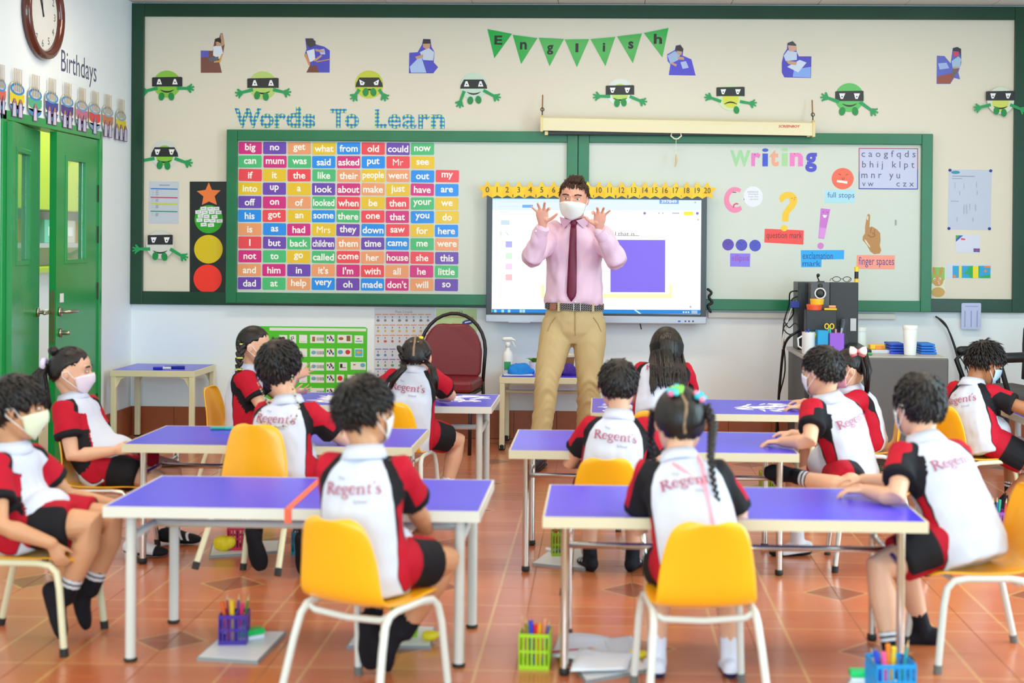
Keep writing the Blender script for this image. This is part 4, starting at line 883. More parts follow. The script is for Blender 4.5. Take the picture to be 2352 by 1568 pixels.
# ---------------------------------------------------------------- chairs
M_yel = mat('yellow_plastic', 'fcb516', .3, spec=.5, coat=.2)
def chair_meshes(shell_m, frame_m, foot_m):
    prof = [(.175, .292, .27), (.168, .303, .30), (.14, .311, .325), (.07, .309, .345), (0, .307, .35), (-.07, .308, .35), (-.115, .313, .348), (-.145, .327, .342), (-.162, .352, .335), (-.172, .40, .325), (-.182, .45, .31), (-.193, .50, .288), (-.202, .535, .262), (-.208, .556, .235), (-.211, .568, .19), (-.212, .572, .12)]
    nu = 12; rows = []
    for k, (y, z, w) in enumerate(prof):
        b = max(0, min(1, (k-6)/4)); row = []
        for i in range(nu+1):
            u = -1+2*i/nu; lift = .020*abs(u)**2.6
            row.append(V(u*w/2*.88, y+b*lift*1.3, z+(1-b)*lift*.55))
        rows.append(row)
    v = [p for r in rows for p in r]; f = []
    for k in range(len(rows)-1):
        for i in range(nu): a = k*(nu+1)+i; f.append((a, a+1, a+nu+2, a+nu+1))
    return v, f
_cv, _cf = chair_meshes(None, None, None)
_chairs = {}
def make_chair(label, frame, foot, shell=M_yel, fr=.0115):
    key = (frame.name, shell.name)
    if key in _chairs: c = copy_tree(_chairs[key])
    else:
        c = thing('school_chair', label, 'chair')
        o = MB().add(_cv, _cf).build('seat_shell', shell, parent=c, smooth=True)
        md = o.modifiers.new('t', 'SOLIDIFY'); md.thickness = .007; md.offset = 1; md.use_even_offset = True
        md = o.modifiers.new('s', 'SUBSURF'); md.levels = md.render_levels = 1
        for s in (-1, 1):
            pts = [V(s*.178, -.215, .006), V(s*.160, -.165, .20), V(s*.153, -.142, .268), V(s*.150, -.118, .292), V(s*.148, -.08, .299), V(s*.146, .06, .299), V(s*.148, .105, .293), V(s*.152, .13, .27), V(s*.158, .142, .22), V(s*.170, .165, .006)]
            sf = MB().tube(pts, fr, 12, round_=False).build('side_frame', frame, parent=c, smooth=True, sharp=.9)
            for p, q in ((pts[0], pts[1]), (pts[-1], pts[-2])):
                d = nrm(q-p); MB().tube([p-V(0, 0, .006), p+d*.022], fr*1.22, 12, round_=False).build('rubber_foot', foot, parent=sf, smooth=True, sharp=.9)
        for y, dz in ((-.115, -.022), (.09, -.012)):
            pts = [V(-.149, y, .292), V(-.12, y, .292+dz*.7), V(0, y, .292+dz), V(.12, y, .292+dz*.7), V(.149, y, .292)]
            MB().tube(pts, fr*.9, 10, round_=False).build('crossbar', frame, parent=c, smooth=True)
        _chairs[key] = c
    c['label'] = label; c['category'] = 'chair'; c['group'] = 'yellow shell school chairs'
    return c
def place(c, x, y, deg, tip=0., s=1.):
    """deg: clockwise from facing the board; tip: tilted forward onto the front legs"""
    a = -math.radians(deg); R = Matrix.Rotation(a, 4, 'Z'); piv = Vector((0, .165, 0))
    M = Matrix.Translation((x, y, 0)) @ R @ Matrix.Translation(piv) @ Matrix.Rotation(-math.radians(tip), 4, 'X') @ Matrix.Translation(-piv) @ Matrix.Scale(s, 4)
    c.matrix_basis = M; return c
M_wfoot = mat('grey_foot', '6a6a66', .6)
CH = {}
def chair(k, label, frame, foot, x, y, deg, tip=0., s=1.): CH[k] = place(make_chair(label, frame, foot), x, y, deg, tip, s)
chair('E', 'white-framed yellow chair turned sideways under the boy at the orange-taped table', M_white, M_wfoot, -.68, 4.165, 27)
chair('I', 'white-framed yellow chair, straight rear view, under the girl with the pink lanyard', M_white, M_wfoot, .30, 4.20, -6)
chair('A', 'white-framed yellow chair cut by the left edge, boy gripping its side', M_cream, M_foot, -1.91, 4.70, 92)
chair('B', 'chrome-framed yellow chair by the green door under the ponytail girl', M_chrome, M_foot, -2.14, 6.03, 88)
chair('C', 'yellow chair at the left end of the third row', M_cream, M_foot, -1.93, 7.52, 95)
chair('D', 'yellow chair tipped forward onto its front legs', M_cream, M_foot, -1.355, 5.56, 14, 13)
chair('F', 'yellow chair of the girl with two braids in front of the red chair', M_white, M_wfoot, -1.02, 7.08, 8)
chair('G', 'yellow chair under the kneeling girl with long loose hair', M_chrome, M_foot, .28, 6.86, 2)
chair('H', 'orange-tinted yellow chair of the boy left of the hair-clip girl', M_chrome, M_foot, .035, 5.62, 2, 0, .93)
chair('J', 'chrome-legged yellow chair mostly hidden at the end of the second row table', M_chrome, M_foot, 1.17, 6.03, -86)
chair('K', 'yellow chair of the girl with the hair bow', M_white, M_foot, 1.385, 7.30, -82)
chair('L', 'yellow chair with thick white frame at the right edge, nearest the blue pen basket', M_white, M_foot, 1.245, 4.68, -94)
chair('M', 'yellow chair with a speckled white frame by the right edge of the photo', M_cream, M_foot, 1.90, 7.13, 66)

# red banquet chair by the wall
M_mar = mat('maroon_vinyl', '7a1c26', .35, bump=.1, bscale=120)
rc = thing('banquet_chair', 'maroon vinyl banquet chair with black tube frame against the wall posters', 'chair', (-1.02, 9.2, 0), PI-.10)
# faces the room: local +y is the sitter's front
q = MB(); n = 18
def rshape(k, w, h, top): return [V(w*x, 0, z) for x, z in k]
out = [(-.185, .47), (.185, .47), (.2, .50), (.205, .62)]+[(.205*math.cos(t), .62+.235*math.sin(t)) for t in np.linspace(.1, PI-.1, 14)]+[(-.205, .62), (-.2, .50)]
bk = [V(x, -.205-.10*(z-.45), z-(.0 if z < .8 else .035*max(0, 1-(x/.1)**2))) for x, z in out]
q.prism(bk, V(0, .05, .0)); q.build('backrest', M_mar, parent=rc, bevel=.015)
fr_ = [V(-.215, -.19, .44), V(-.225, -.21, .62)]+[V(.225*math.cos(t), -.215-.05*math.sin(t), .64+.25*math.sin(t)) for t in np.linspace(PI-.05, .05, 14)]+[V(.225, -.21, .62), V(.215, -.19, .44)]
MB().tube(fr_, .012, 10, round_=False).build('back_frame', M_black, parent=rc, smooth=True)
MB().box(-.215, .215, -.19, .22, .40, .475).build('seat', M_mar, parent=rc, bevel=.02)
MB().box(-.21, .21, -.19, .21, .375, .40).build('seat_frame', M_black, parent=rc, bevel=.004)
for sx in (-1, 1):
    for a, b in (((sx*.215, -.19, .44), (sx*.215, -.25, 0)), ((sx*.205, .19, .38), (sx*.205, .21, 0))):
        l = MB().tube([V(*a), V(*b)], .012, 10, round_=False).build('leg', M_black, parent=rc, smooth=True)
MB().tube([V(-.2, .19, .34), V(.2, .19, .34)], .01, 8).build('stretcher', M_black, parent=rc)

# ---------------------------------------------------------------- desk, office chair, box
dk = thing('office_desk', 'grey office desk crowded with a computer and pen pots', 'desk', (1.72, 9.05, 0))
M_pan = mat('grey_desk_panel', '63605f', .45, var=.03); M_dk = mat('pale_desk_top', 'b8b8b4', .4); M_dside = mat('dark_desk_side', '3c3d40', .5)
MB().box(-.46, .42, -.40, .40, .665, .69).build('desktop', M_dk, parent=dk, bevel=.004)
MB().box(-.42, .425, -.425, -.405, .12, .685).build('front_panel', M_pan, parent=dk, bevel=.008)
MB().box(-.45, -.42, -.38, .38, .0, .665).build('side_panel', M_dside, parent=dk, bevel=.004)
MB().box(.37, .40, -.38, .38, .0, .665).build('side_panel', M_dside, parent=dk, bevel=.004)
oc = thing('office_chair', 'black office chair behind the boy in the pale blue mask', 'chair', (2.55, 8.9, 0), PI/2+.25)
M_fab = mat('black_mesh_fabric', '1f1f21', .8, bump=.2, bscale=200); M_gfab = mat('grey_fabric', '5d5b5c', .9, bump=.2, bscale=200)
MB().box(-.23, .23, -.22, .24, .42, .49).build('seat', M_gfab, parent=oc, bevel=.03)
bk = []
for z, w, y in ((.52, .17, -.24), (.62, .215, -.27), (.74, .225, -.275), (.84, .205, -.27), (.90, .15, -.26)): bk.append([V(w*math.cos(t), y+.028*math.sin(t), z) for t in np.linspace(0, 2*PI, 18, endpoint=False)])
MB().loft(bk).build('backrest', M_fab, parent=oc, smooth=True)
MB().tube([V(0, -.16, .42), V(0, -.29, .45), V(0, -.295, .6)], .022, 10).build('back_support', M_black, parent=oc)
for s in (-1, 1):
    MB().tube([V(s*.24, -.12, .44), V(s*.275, -.13, .5), V(s*.275, -.14, .66), V(s*.275, -.09, .69), V(s*.275, .13, .68), V(s*.275, .17, .64), V(s*.26, .10, .45)], .016, 10).build('arm_frame', M_black, parent=oc, smooth=True)
    MB().tube([V(s*.275, -.11, .70), V(s*.275, .14, .695)], (.032), 10).build('arm_pad', M_black, parent=oc, smooth=True)
MB().lathe([(.028, .10), (.028, .25), (.045, .26), (.045, .42)], 14).build('gas_lift', M_black, parent=oc, smooth=True, sharp=.8)
for k in range(5):
    t = 2*PI*k/5+.3; d = V(math.cos(t), math.sin(t), 0)
    l = MB().tube([V(0, 0, .11), d*.15+V(0, 0, .10), d*.29+V(0, 0, .075)], [.028, .022, .016], 10).build('base_arm', M_black, parent=oc, smooth=True)
    c = d*.29+V(0, 0, .03); MB().tube([c-V(-d[1], d[0], 0)*.022, c+V(-d[1], d[0], 0)*.022], .028, 12, round_=False).build('caster', M_black, parent=l)
bs = thing('book_stand', 'wooden stand with a rounded top edge cut by the right edge of the photo', 'stand', (2.60, 7.1, .5165))
M_wood = mat('varnished_wood', '94501f', .35, var=.15, vscale=6.)
MB().prism([V(-.36, -.12, 0), V(-.36, .12, 0), V(-.36, .12, .36), V(-.36, .06, .40), V(-.36, -.06, .40), V(-.36, -.12, .36)], V(.03, 0, 0)).build('side_panel', M_wood, parent=bs, bevel=.006)
MB().prism([V(.33, -.12, 0), V(.33, .12, 0), V(.33, .12, .36), V(.33, .06, .40), V(.33, -.06, .40), V(.33, -.12, .36)], V(.03, 0, 0)).build('side_panel', M_wood, parent=bs, bevel=.006)
for z in (.02, .2): MB().box(-.33, .33, -.11, .11, z, z+.02).build('shelf', M_wood, parent=bs)
# ---------------------------------------------------------------- people
from mathutils import noise as mnoise
def azv(a):
    a = math.radians(a); return V(math.sin(a), math.cos(a), 0), V(math.cos(a), -math.sin(a), 0)
def voxel(mb, size, it=2, fac=.5):
    """one continuous skin grown over overlapping closed shapes"""
    me = bpy.data.meshes.new('w'); me.from_pydata(mb.v, [], mb.f); ob = bpy.data.objects.new('w', me); COL.objects.link(ob)
    md = ob.modifiers.new('r', 'REMESH'); md.mode = 'VOXEL'; md.voxel_size = size
    if it: m2 = ob.modifiers.new('s', 'SMOOTH'); m2.factor = fac; m2.iterations = it
    dg = bpy.context.evaluated_depsgraph_get(); out = bpy.data.meshes.new_from_object(ob.evaluated_get(dg))
    bpy.data.objects.remove(ob); bpy.data.meshes.remove(me); out.shade_smooth(); return out
def coords(me):
    a = np.empty(len(me.vertices)*3); me.vertices.foreach_get('co', a); return a.reshape(-1, 3)
def setco(me, v): me.vertices.foreach_set('co', v.ravel()); me.update()
def child(me, name, mats, parent, origin):
    v = coords(me)-origin; setco(me, v); me.name = name
    me.materials.clear()
    for m in (mats if isinstance(mats, (list, tuple)) else [mats]): me.materials.append(m)
    o = bpy.data.objects.new(name, me); COL.objects.link(o); o.parent = parent; return o
def attr(me, name, vals):
    a = me.attributes.new(name, 'FLOAT', 'POINT'); a.data.foreach_set('value', np.asarray(vals, float))
def wrinkle(me, amp, fr, seed):
    v = coords(me); n = np.empty(len(v)*3); me.vertices.foreach_get('normal', n); n = n.reshape(-1, 3)
    d = np.array([mnoise.noise(Vector((p[0]*fr+seed, p[1]*fr, p[2]*fr*.6))) for p in v])
    setco(me, v+n*(d*amp)[:, None])
def cloth_mat(name, stops, rough=.75):
    """stops: list of (attribute, colour): colour laid over where the attribute is positive"""
    if name in MATS: return MATS[name]
    m = bpy.data.materials.new(name); m.use_nodes = True; nt = m.node_tree; b = nt.nodes['Principled BSDF']; N = nt.nodes.new; L = nt.links.new
    cur = None
    for at_, hx in stops:
        if at_ is None: cur = lin(hx); continue
        a = N('ShaderNodeAttribute'); a.attribute_name = at_
        g = N('ShaderNodeMapRange'); g.inputs[1].default_value = -.0008; g.inputs[2].default_value = .0008; L(a.outputs['Fac'], g.inputs[0])
        x = N('ShaderNodeMix'); x.data_type = 'RGBA'; L(g.outputs[0], x.inputs[0])
        if isinstance(cur, tuple): x.inputs[6].default_value = cur
        else: L(cur, x.inputs[6])
        x.inputs[7].default_value = lin(hx); cur = x.outputs[2]
    L(cur, b.inputs['Base Color']); b.inputs['Roughness'].default_value = rough; b.inputs['Specular IOR Level'].default_value = .25
    tc = N('ShaderNodeTexCoord'); n = N('ShaderNodeTexNoise'); n.inputs['Scale'].default_value = 260; L(tc.outputs['Object'], n.inputs['Vector'])
    bp = N('ShaderNodeBump'); bp.inputs['Strength'].default_value = .15; bp.inputs['Distance'].default_value = .002; L(n.outputs['Fac'], bp.inputs['Height']); L(bp.outputs['Normal'], b.inputs['Normal'])
    MATS[name] = m; return m
M_shirt = cloth_mat('school_polo', [(None, 'cfd4e4'), ('blk', '17161c'), ('red', 'b80d28'), ('cuff', '17161c'), ('hem', 'cfd4e4')])
M_short = cloth_mat('school_shorts', [(None, 'b00c26'), ('side', '17151a')])
M_collar = mat('white_collar', 'd0d5e6', .7)
def skin_mat(name, hx):
    m = mat(name, hx, .5, bump=.05, bscale=150, var=.03, vscale=18.)
    b = m.node_tree.nodes['Principled BSDF']; b.inputs['Subsurface Weight'].default_value = .12; b.inputs['Subsurface Radius'].default_value = (.012, .004, .002); b.inputs['Subsurface Scale'].default_value = .5
    return m
SK = [skin_mat('skin_light', 'e2af90'), skin_mat('skin_mid', 'd09973'), skin_mat('skin_tan', 'ab7049')]
def hair_mat(name, hx, rough=.38):
    m = mat(name, hx, rough, spec=.4); nt = m.node_tree; b = nt.nodes['Principled BSDF']; N = nt.nodes.new
    tc = N('ShaderNodeTexCoord'); mp = N('ShaderNodeMapping'); mp.inputs['Scale'].default_value = (150, 150, 18); n = N('ShaderNodeTexNoise'); n.inputs['Scale'].default_value = 1.
    nt.links.new(tc.outputs['Object'], mp.inputs['Vector']); nt.links.new(mp.outputs[0], n.inputs['Vector'])
    bp = N('ShaderNodeBump'); bp.inputs['Strength'].default_value = .5; bp.inputs['Distance'].default_value = .004; nt.links.new(n.outputs['Fac'], bp.inputs['Height']); nt.links.new(bp.outputs['Normal'], b.inputs['Normal'])
    return m
M_hair = hair_mat('black_hair', '1a1413'); M_bhair = hair_mat('brown_hair', '3d2717', .45)
# head sections: height, half width, front, back (in head heights, chin -.5, crown +.5)
HS = np.array([(-.5, .05, .27, .14), (-.485, .11, .31, .08), (-.44, .19, .345, .0), (-.36, .25, .372, -.10), (-.26, .29, .385, -.2), (-.12, .318, .388, -.34), (.0, .33, .385, -.41), (.12, .338, .392, -.445), (.24, .33, .38, -.44), (.34, .295, .33, -.40), (.42, .235, .25, -.32), (.47, .16, .15, -.22), (.495, .08, .05, -.12)])
def hsec(z): return [np.interp(z, HS[:, 0], HS[:, k]) for k in (1, 2, 3)]
class Head:
    def __init__(s, c, az, pitch=0., roll=0., h=.2, wide=1.08):
        s.c = np.asarray(c, float); s.h = h; s.wide = wide
        f, r = azv(az); p = math.radians(pitch); u = V(0, 0, 1)
        f, u = f*math.cos(p)-u*math.sin(p), u*math.cos(p)+f*math.sin(p)
        q = math.radians(roll); r, u = r*math.cos(q)-u*math.sin(q), u*math.cos(q)+r*math.sin(q)
        s.R = np.stack([r, f, u], axis=1)
    def p(s, x, y, z): return s.c + s.R@(V(x*s.wide, y, z)*s.h)
    def surf(s, az, el, k=1.):
        """point on the skull in direction az (0 = face, + = right), el"""
        return s.p(*(V(0, -.03, .06)+V(.338*math.sin(az)*math.cos(el), .418*math.cos(az)*math.cos(el), .44*math.sin(el))*k))
    def add(s, mb):
        rings = []
        for z, w, f, b in HS:
            cy, ry = (f+b)/2, (f-b)/2
            rings.append([s.p(w*math.sin(t), cy+ry*math.cos(t), z) for t in np.linspace(0, 2*PI, 20, endpoint=False)][::-1])
        mb.loft(rings)
        mb.tube([s.p(0, .37, .07), s.p(0, .41, -.02), s.p(0, .445, -.10)], [.028*s.h, .04*s.h, .058*s.h], 8)
        for sx in (-1, 1):
            mb.ball(s.p(sx*.055, .405, -.115), .036*s.h, nu=8, nv=6)
            mb.ball(s.p(sx*.345, -.045, -.03), V(.035, .085, .13)*s.h, s.R, 10, 8)
            mb.tube([s.p(sx*.05, .385, .115), s.p(sx*.2, .345, .11)], .03*s.h, 8)
            mb.ball(s.p(sx*.16, .275, -.12), .10*s.h, nu=10, nv=8)
        mb.tube([s.p(-.075, .375, -.26), s.p(0, .398, -.255), s.p(.075, .375, -.26)], .026*s.h, 8)
    def eyes(s, parent, o, iris='20140f', white=True):
        for sx in (-1, 1):
            e = MB().ball(s.p(sx*.148, .362, .035), V(.06, .03, .026)*s.h, s.R, 12, 8).build('eye', mat('eye_white', 'e6e2dd', .2), parent, o, smooth=True)
            MB().ball(s.p(sx*.148, .384, .036), V(.024, .012, .024)*s.h, s.R, 10, 8).build('iris', mat('iris_'+iris, iris, .1), e, o, smooth=True)
            MB().tube([s.p(sx*.085, .372, .05), s.p(sx*.148, .392, .064), s.p(sx*.215, .352, .05)], .009*s.h, 6).build('eyelid', SK[1], e, o, smooth=True)
            MB().tube([s.p(sx*.075, .40, .125), s.p(sx*.15, .402, .145), s.p(sx*.235, .345, .125)], [(.012*s.h, .02*s.h)]*3, 6).build('eyebrow', M_bhair if iris != '20140f' else M_hair, parent, o, smooth=True)
    def mask(s, parent, o, m, top=.0):
        rows = []; nz, nf = 9, 17
        for i in range(nz):
            row = []
            for j in range(nf):
                ph = -1.25+2.5*j/(nf-1); a = abs(ph)/1.25
                zt, zb = top-.10*a**2, -.50+.14*a**2
                z = zt+(zb-zt)*i/(nz-1); w, f, b = hsec(max(z, -.47))
                cy, ry = (f+b)/2, (f-b)/2; k = 1.125+.012*math.sin(i*2.6)
                bul = .085*math.exp(-(ph/.55)**2)*math.exp(-((z+.14)/.16)**2)
                row.append(s.p(w*math.sin(ph)*k, cy+ry*math.cos(ph)*k+bul, z))
            rows.append(row)
        f = [(i*nf+j, i*nf+j+1, (i+1)*nf+j+1, (i+1)*nf+j) for i in range(nz-1) for j in range(nf-1)]
        ob = MB().add([p for r in rows for p in r], f).build('face_mask', m, parent, o, smooth=True)
        md = ob.modifiers.new('t', 'SOLIDIFY'); md.thickness = .0015; md.offset = 1
        for j, sx in ((0, -1), (nf-1, 1)):
            pts = [rows[1][j], s.p(sx*.37, .0, .03), s.p(sx*.385, -.10, -.0), s.p(sx*.37, -.09, -.1), rows[-2][j]]
            MB().tube(pts, .0016, 6).build('ear_loop', mat('mask_elastic', 'eceef0', .7), ob, o)
    def cap(s, line, thick=.09, top=.0, nu=48, nv=26, jit=.012, low=.80, seed=0):
        """hair mass: line = hairline elevation (deg) against |azimuth| (deg)"""
        rg = np.random.default_rng(seed); rings = []; la = np.radians([a for a, e in line]); le = np.radians([e for a, e in line])
        for i in range(1, nv):
            el = -PI/2+PI*i/nv; ring = []
            for j in range(nu):
                az = 2*PI*j/nu-PI; e0 = np.interp(abs(az), la, le)+.06*math.sin(j*2.3+seed)+.04*math.sin(j*5.1)
                c = min(1, max(0, (el-e0+.05)/.16)); c = c*c*(3-2*c)
                k = low+(1+thick+top*max(0, math.sin(el))+jit*math.sin(j*3.7+i*.6+seed)-low)*c
                ring.append(s.surf(az, el, k))
            rings.append(ring[::-1])
        mb = MB().loft(rings); return mb
    def tufts(s, mb, line, n, length, lift=.25, crown=(PI, 1.0), thick=.09, seed=1, rad=.012, flow=None, droop=.15):
        rg = np.random.default_rng(seed); la = np.radians([a for a, e in line]); le = np.radians([e for a, e in line]); cp = nrm(s.surf(*crown)-s.c)
        k = 0; guard = 0
        while k < n and guard < n*6:
            guard += 1
            az = rg.uniform(-PI, PI); el = math.asin(rg.uniform(-.75, 1))
            if el < np.interp(abs(az), la, le)-.02: continue
            p = s.surf(az, el, 1+thick*.75); nm = nrm(p-s.surf(az, el, .9))
            d = (nm-cp) if flow is None else (flow-p); d = d-nm*np.dot(d, nm)
            if np.linalg.norm(d) < .05: d = np.cross(nm, V(.3, .2, .9))
            d = nrm(nrm(d)+rg.normal(0, .16, 3)); L = length*s.h*rg.uniform(.7, 1.2); r = rad*s.h*2.6*rg.uniform(.6, 1.2)
            a = nrm(d+nm*(lift*rg.uniform(.4, 1.4)-.16)); q1 = p+a*L*.5; q2 = q1+nrm(a+d*.2-nm*(.72-lift)-V(0, 0, droop*.5))*L*.5
            mb.tube([p-nm*r*.5, q1, q2], [(r, r*.5), (r*.8, r*.42), (r*.12, r*.1)], 5, ref=nm, round_=False); k += 1
        return mb
def hand(mb, w, d, n, s, right, flex=(.35, .35, .3), splay=.12, thumb=.6, fl4=None):
    """palm, four fingers and thumb. d: wrist to knuckles, n: palm normal, s: hand length"""
    d = nrm(d); n = nrm(np.asarray(n, float)-d*np.dot(n, d)); side = np.cross(d, n)*(1 if right else -1)   # side points to the thumb
    w = np.asarray(w, float)
    mb.tube([w-d*s*.06, w+d*s*.12, w+d*s*.32, w+d*s*.49], [(s*.135, s*.11), (s*.165, s*.105), (s*.21, s*.09), (s*.205, s*.07)], 12, ref=n)
    mb.ball(w+d*s*.2+side*s*.11+n*s*.04, s*.085, nu=10, nv=8)
    for i, (off, L) in enumerate(((.145, .40), (.05, .45), (-.048, .415), (-.14, .325))):
        f1, f2, f3 = (flex if fl4 is None else fl4[i])
        sp = splay*(1.5, .45, -.55, -1.7)[i]
        b = w+d*s*(.47-.03*(i == 3)-.012*(i == 0))+side*s*off; dd = nrm(d*math.cos(sp)+side*math.sin(sp)); r0 = s*(.05, .052, .049, .043)[i]
        pts = [b-dd*s*.10, b]; a = 0
        for f, q in ((f1, .45), (f2, .31), (f3, .24)):
            a += f; pts.append(pts[-1]+(dd*math.cos(a)+n*math.sin(a))*L*q*s)
        mb.tube(pts, [r0, r0*1.02, r0*.94, r0*.86, r0*.72], 9, ref=side)
    t0 = w+d*s*.13+side*s*.13+n*s*.03; td = nrm(d*math.cos(thumb)+side*math.sin(thumb)+n*.25)
    t1 = t0+td*s*.2; t2 = t1+nrm(td+d*.25+n*.12)*s*.17; t3 = t2+nrm(td+d*.45+n*.1)*s*.11
    mb.tube([t0-td*s*.05, t0, t1, t2, t3], [s*.07, s*.068, s*.058, s*.052, s*.04], 9)
def ik(a, b, l1, l2, pole):
    a, b = np.asarray(a, float), np.asarray(b, float); v = b-a; D = np.linalg.norm(v); D2 = min(max(D, .05), (l1+l2)*.985); v = v/D
    x = (l1*l1-l2*l2+D2*D2)/(2*D2); h = math.sqrt(max(l1*l1-x*x, 1e-6)); p = np.asarray(pole, float); p = nrm(p-v*np.dot(p, v))
    return a+v*x+p*h, a+v*D2
def foot(mb, an, toe, up, L, w=.033, k=1.):
    """foot from the ankle: toe = direction of the toes, up = direction of the shin"""
    toe, up = nrm(toe), nrm(up); up2 = nrm(up-toe*np.dot(up, toe)); so = an-up2*.045*L/.17
    heel = so-toe*L*.26
    mb.tube([heel+up2*.004, so+toe*L*.05+up2*.008, so+toe*L*.36, so+toe*L*.60, so+toe*L*.72], [(w*.72*k, .03*k), (w*.82*k, .033*k), (w*1.05*k, .022*k), (w*1.0*k, .017*k), (w*.75*k, .012*k)], 12, ref=up2)
    mb.tube([an+up*.06, an, so+up2*.012], [.027*k, .028*k, .03*k], 12)
M_sock = [cloth_mat('black_sock', [(None, '15151c'), ('band', 'd9dbe4')]), cloth_mat('white_sock', [(None, 'e2e4f2'), ('sole', '23264a'), ('band', '4a5080')]), cloth_mat('striped_sock', [(None, '14151e'), ('sole', '0d0e14'), ('band', 'e4e6ee')]), cloth_mat('white_top_sock', [(None, 'e2e4ea'), ('sole', '14151e')])]
M_mark = mat('shirt_lettering', 'b0506a', .7)
M_pale = mat('sock_print', '8e93b8', .7)
def serif(word):
    """thick-and-thin roman letters drawn stroke by stroke"""
    def arc(cx, cy, rx, ry, a0, a1, n=11): return [(cx+rx*math.cos(math.radians(a)), cy+ry*math.sin(math.radians(a))) for a in np.linspace(a0, a1, n)]
    def bar(x0, x1, y): return ([(x0, y), (x1, y)], .03)
    G_ = {'R': (.66, [([(.12, 0), (.12, .7)], .09), bar(0, .24, .01), bar(.0, .2, .69), (arc(.2, .53, .24, .16, 100, -100), [.03, .04, .06, .08, .095, .1, .09, .07, .05, .035, .03]), ([(.22, .37), (.36, .25), (.58, .0)], [.04, .085, .09]), bar(.5, .68, .01)]),
          'e': (.47, [(arc(.23, .23, .185, .225, 5, 325, 15), [.03, .035, .04, .045, .055, .07, .08, .085, .08, .07, .06, .05, .045, .04, .03]), ([(.06, .25), (.41, .25)], .028)]),
          'g': (.48, [(arc(.2, .29, .145, .145, 0, 360, 15), [.07, .06, .04, .035, .04, .06, .075, .08, .075, .06, .04, .035, .04, .06, .07]), (arc(.22, -.13, .2, .11, 120, 480, 16), [.03, .04, .05, .05, .04, .035, .04, .05, .055, .06, .06, .055, .045, .035, .03, .03]), ([(.1, .17), (.06, .08), (.14, .02), (.32, -.02)], [.03, .045, .06, .06]), ([(.31, .39), (.38, .44), (.45, .43)], [.025, .035, .04])]),
          'n': (.57, [([(.12, 0), (.12, .42)], .075), bar(.02, .22, .01), ([(.02, .41), (.12, .43)], .03), ([(.14, .32), (.22, .42), (.31, .44), (.40, .38), (.42, .28), (.42, 0)], [.025, .035, .05, .065, .075, .075]), bar(.32, .52, .01)]),
          't': (.33, [([(.13, .6), (.13, .1), (.18, .02), (.29, .06)], [.03, .075, .06, .025]), bar(0, .29, .43)]),
          "'": (.13, [([(.06, .74), (.02, .54)], [.06, .02])]),
          's': (.35, [([(.28, .33), (.24, .42), (.15, .45), (.07, .38), (.09, .28), (.22, .2), (.29, .12), (.25, .02), (.14, -.01), (.04, .03), (.03, .12)], [.03, .03, .035, .06, .075, .085, .08, .06, .035, .03, .025])])}
    vs, fs, x = [], [], 0
    for ch in word:
        adv, st = G_[ch]
        for pts, w in st:
            p = [np.array(q) for q in pts]; w = [w]*len(p) if np.isscalar(w) else list(w); b = len(vs)
            if len(p) < 5:
                tt = np.linspace(0, len(p)-1, 6); w = list(np.interp(tt, range(len(p)), w)); p = [np.array([np.interp(t_, range(len(pts)), [q[k_] for q in pts]) for k_ in (0, 1)]) for t_ in tt]
            for i in range(len(p)):
                t = p[min(i+1, len(p)-1)]-p[max(i-1, 0)]; n = np.array([-t[1], t[0]])/max(np.hypot(*t), 1e-6); ww = w[i]*.62+.004
                vs += [p[i]+n*ww+[x, 0], p[i]-n*ww+[x, 0]]
            fs += [[b+2*i, b+2*i+1, b+2*i+3, b+2*i+2] for i in range(len(p)-1)]
        x += adv
    v = np.array(vs); v[:, 0] -= (v[:, 0].max()+v[:, 0].min())/2; v[:, 1] -= .25
    return v, fs
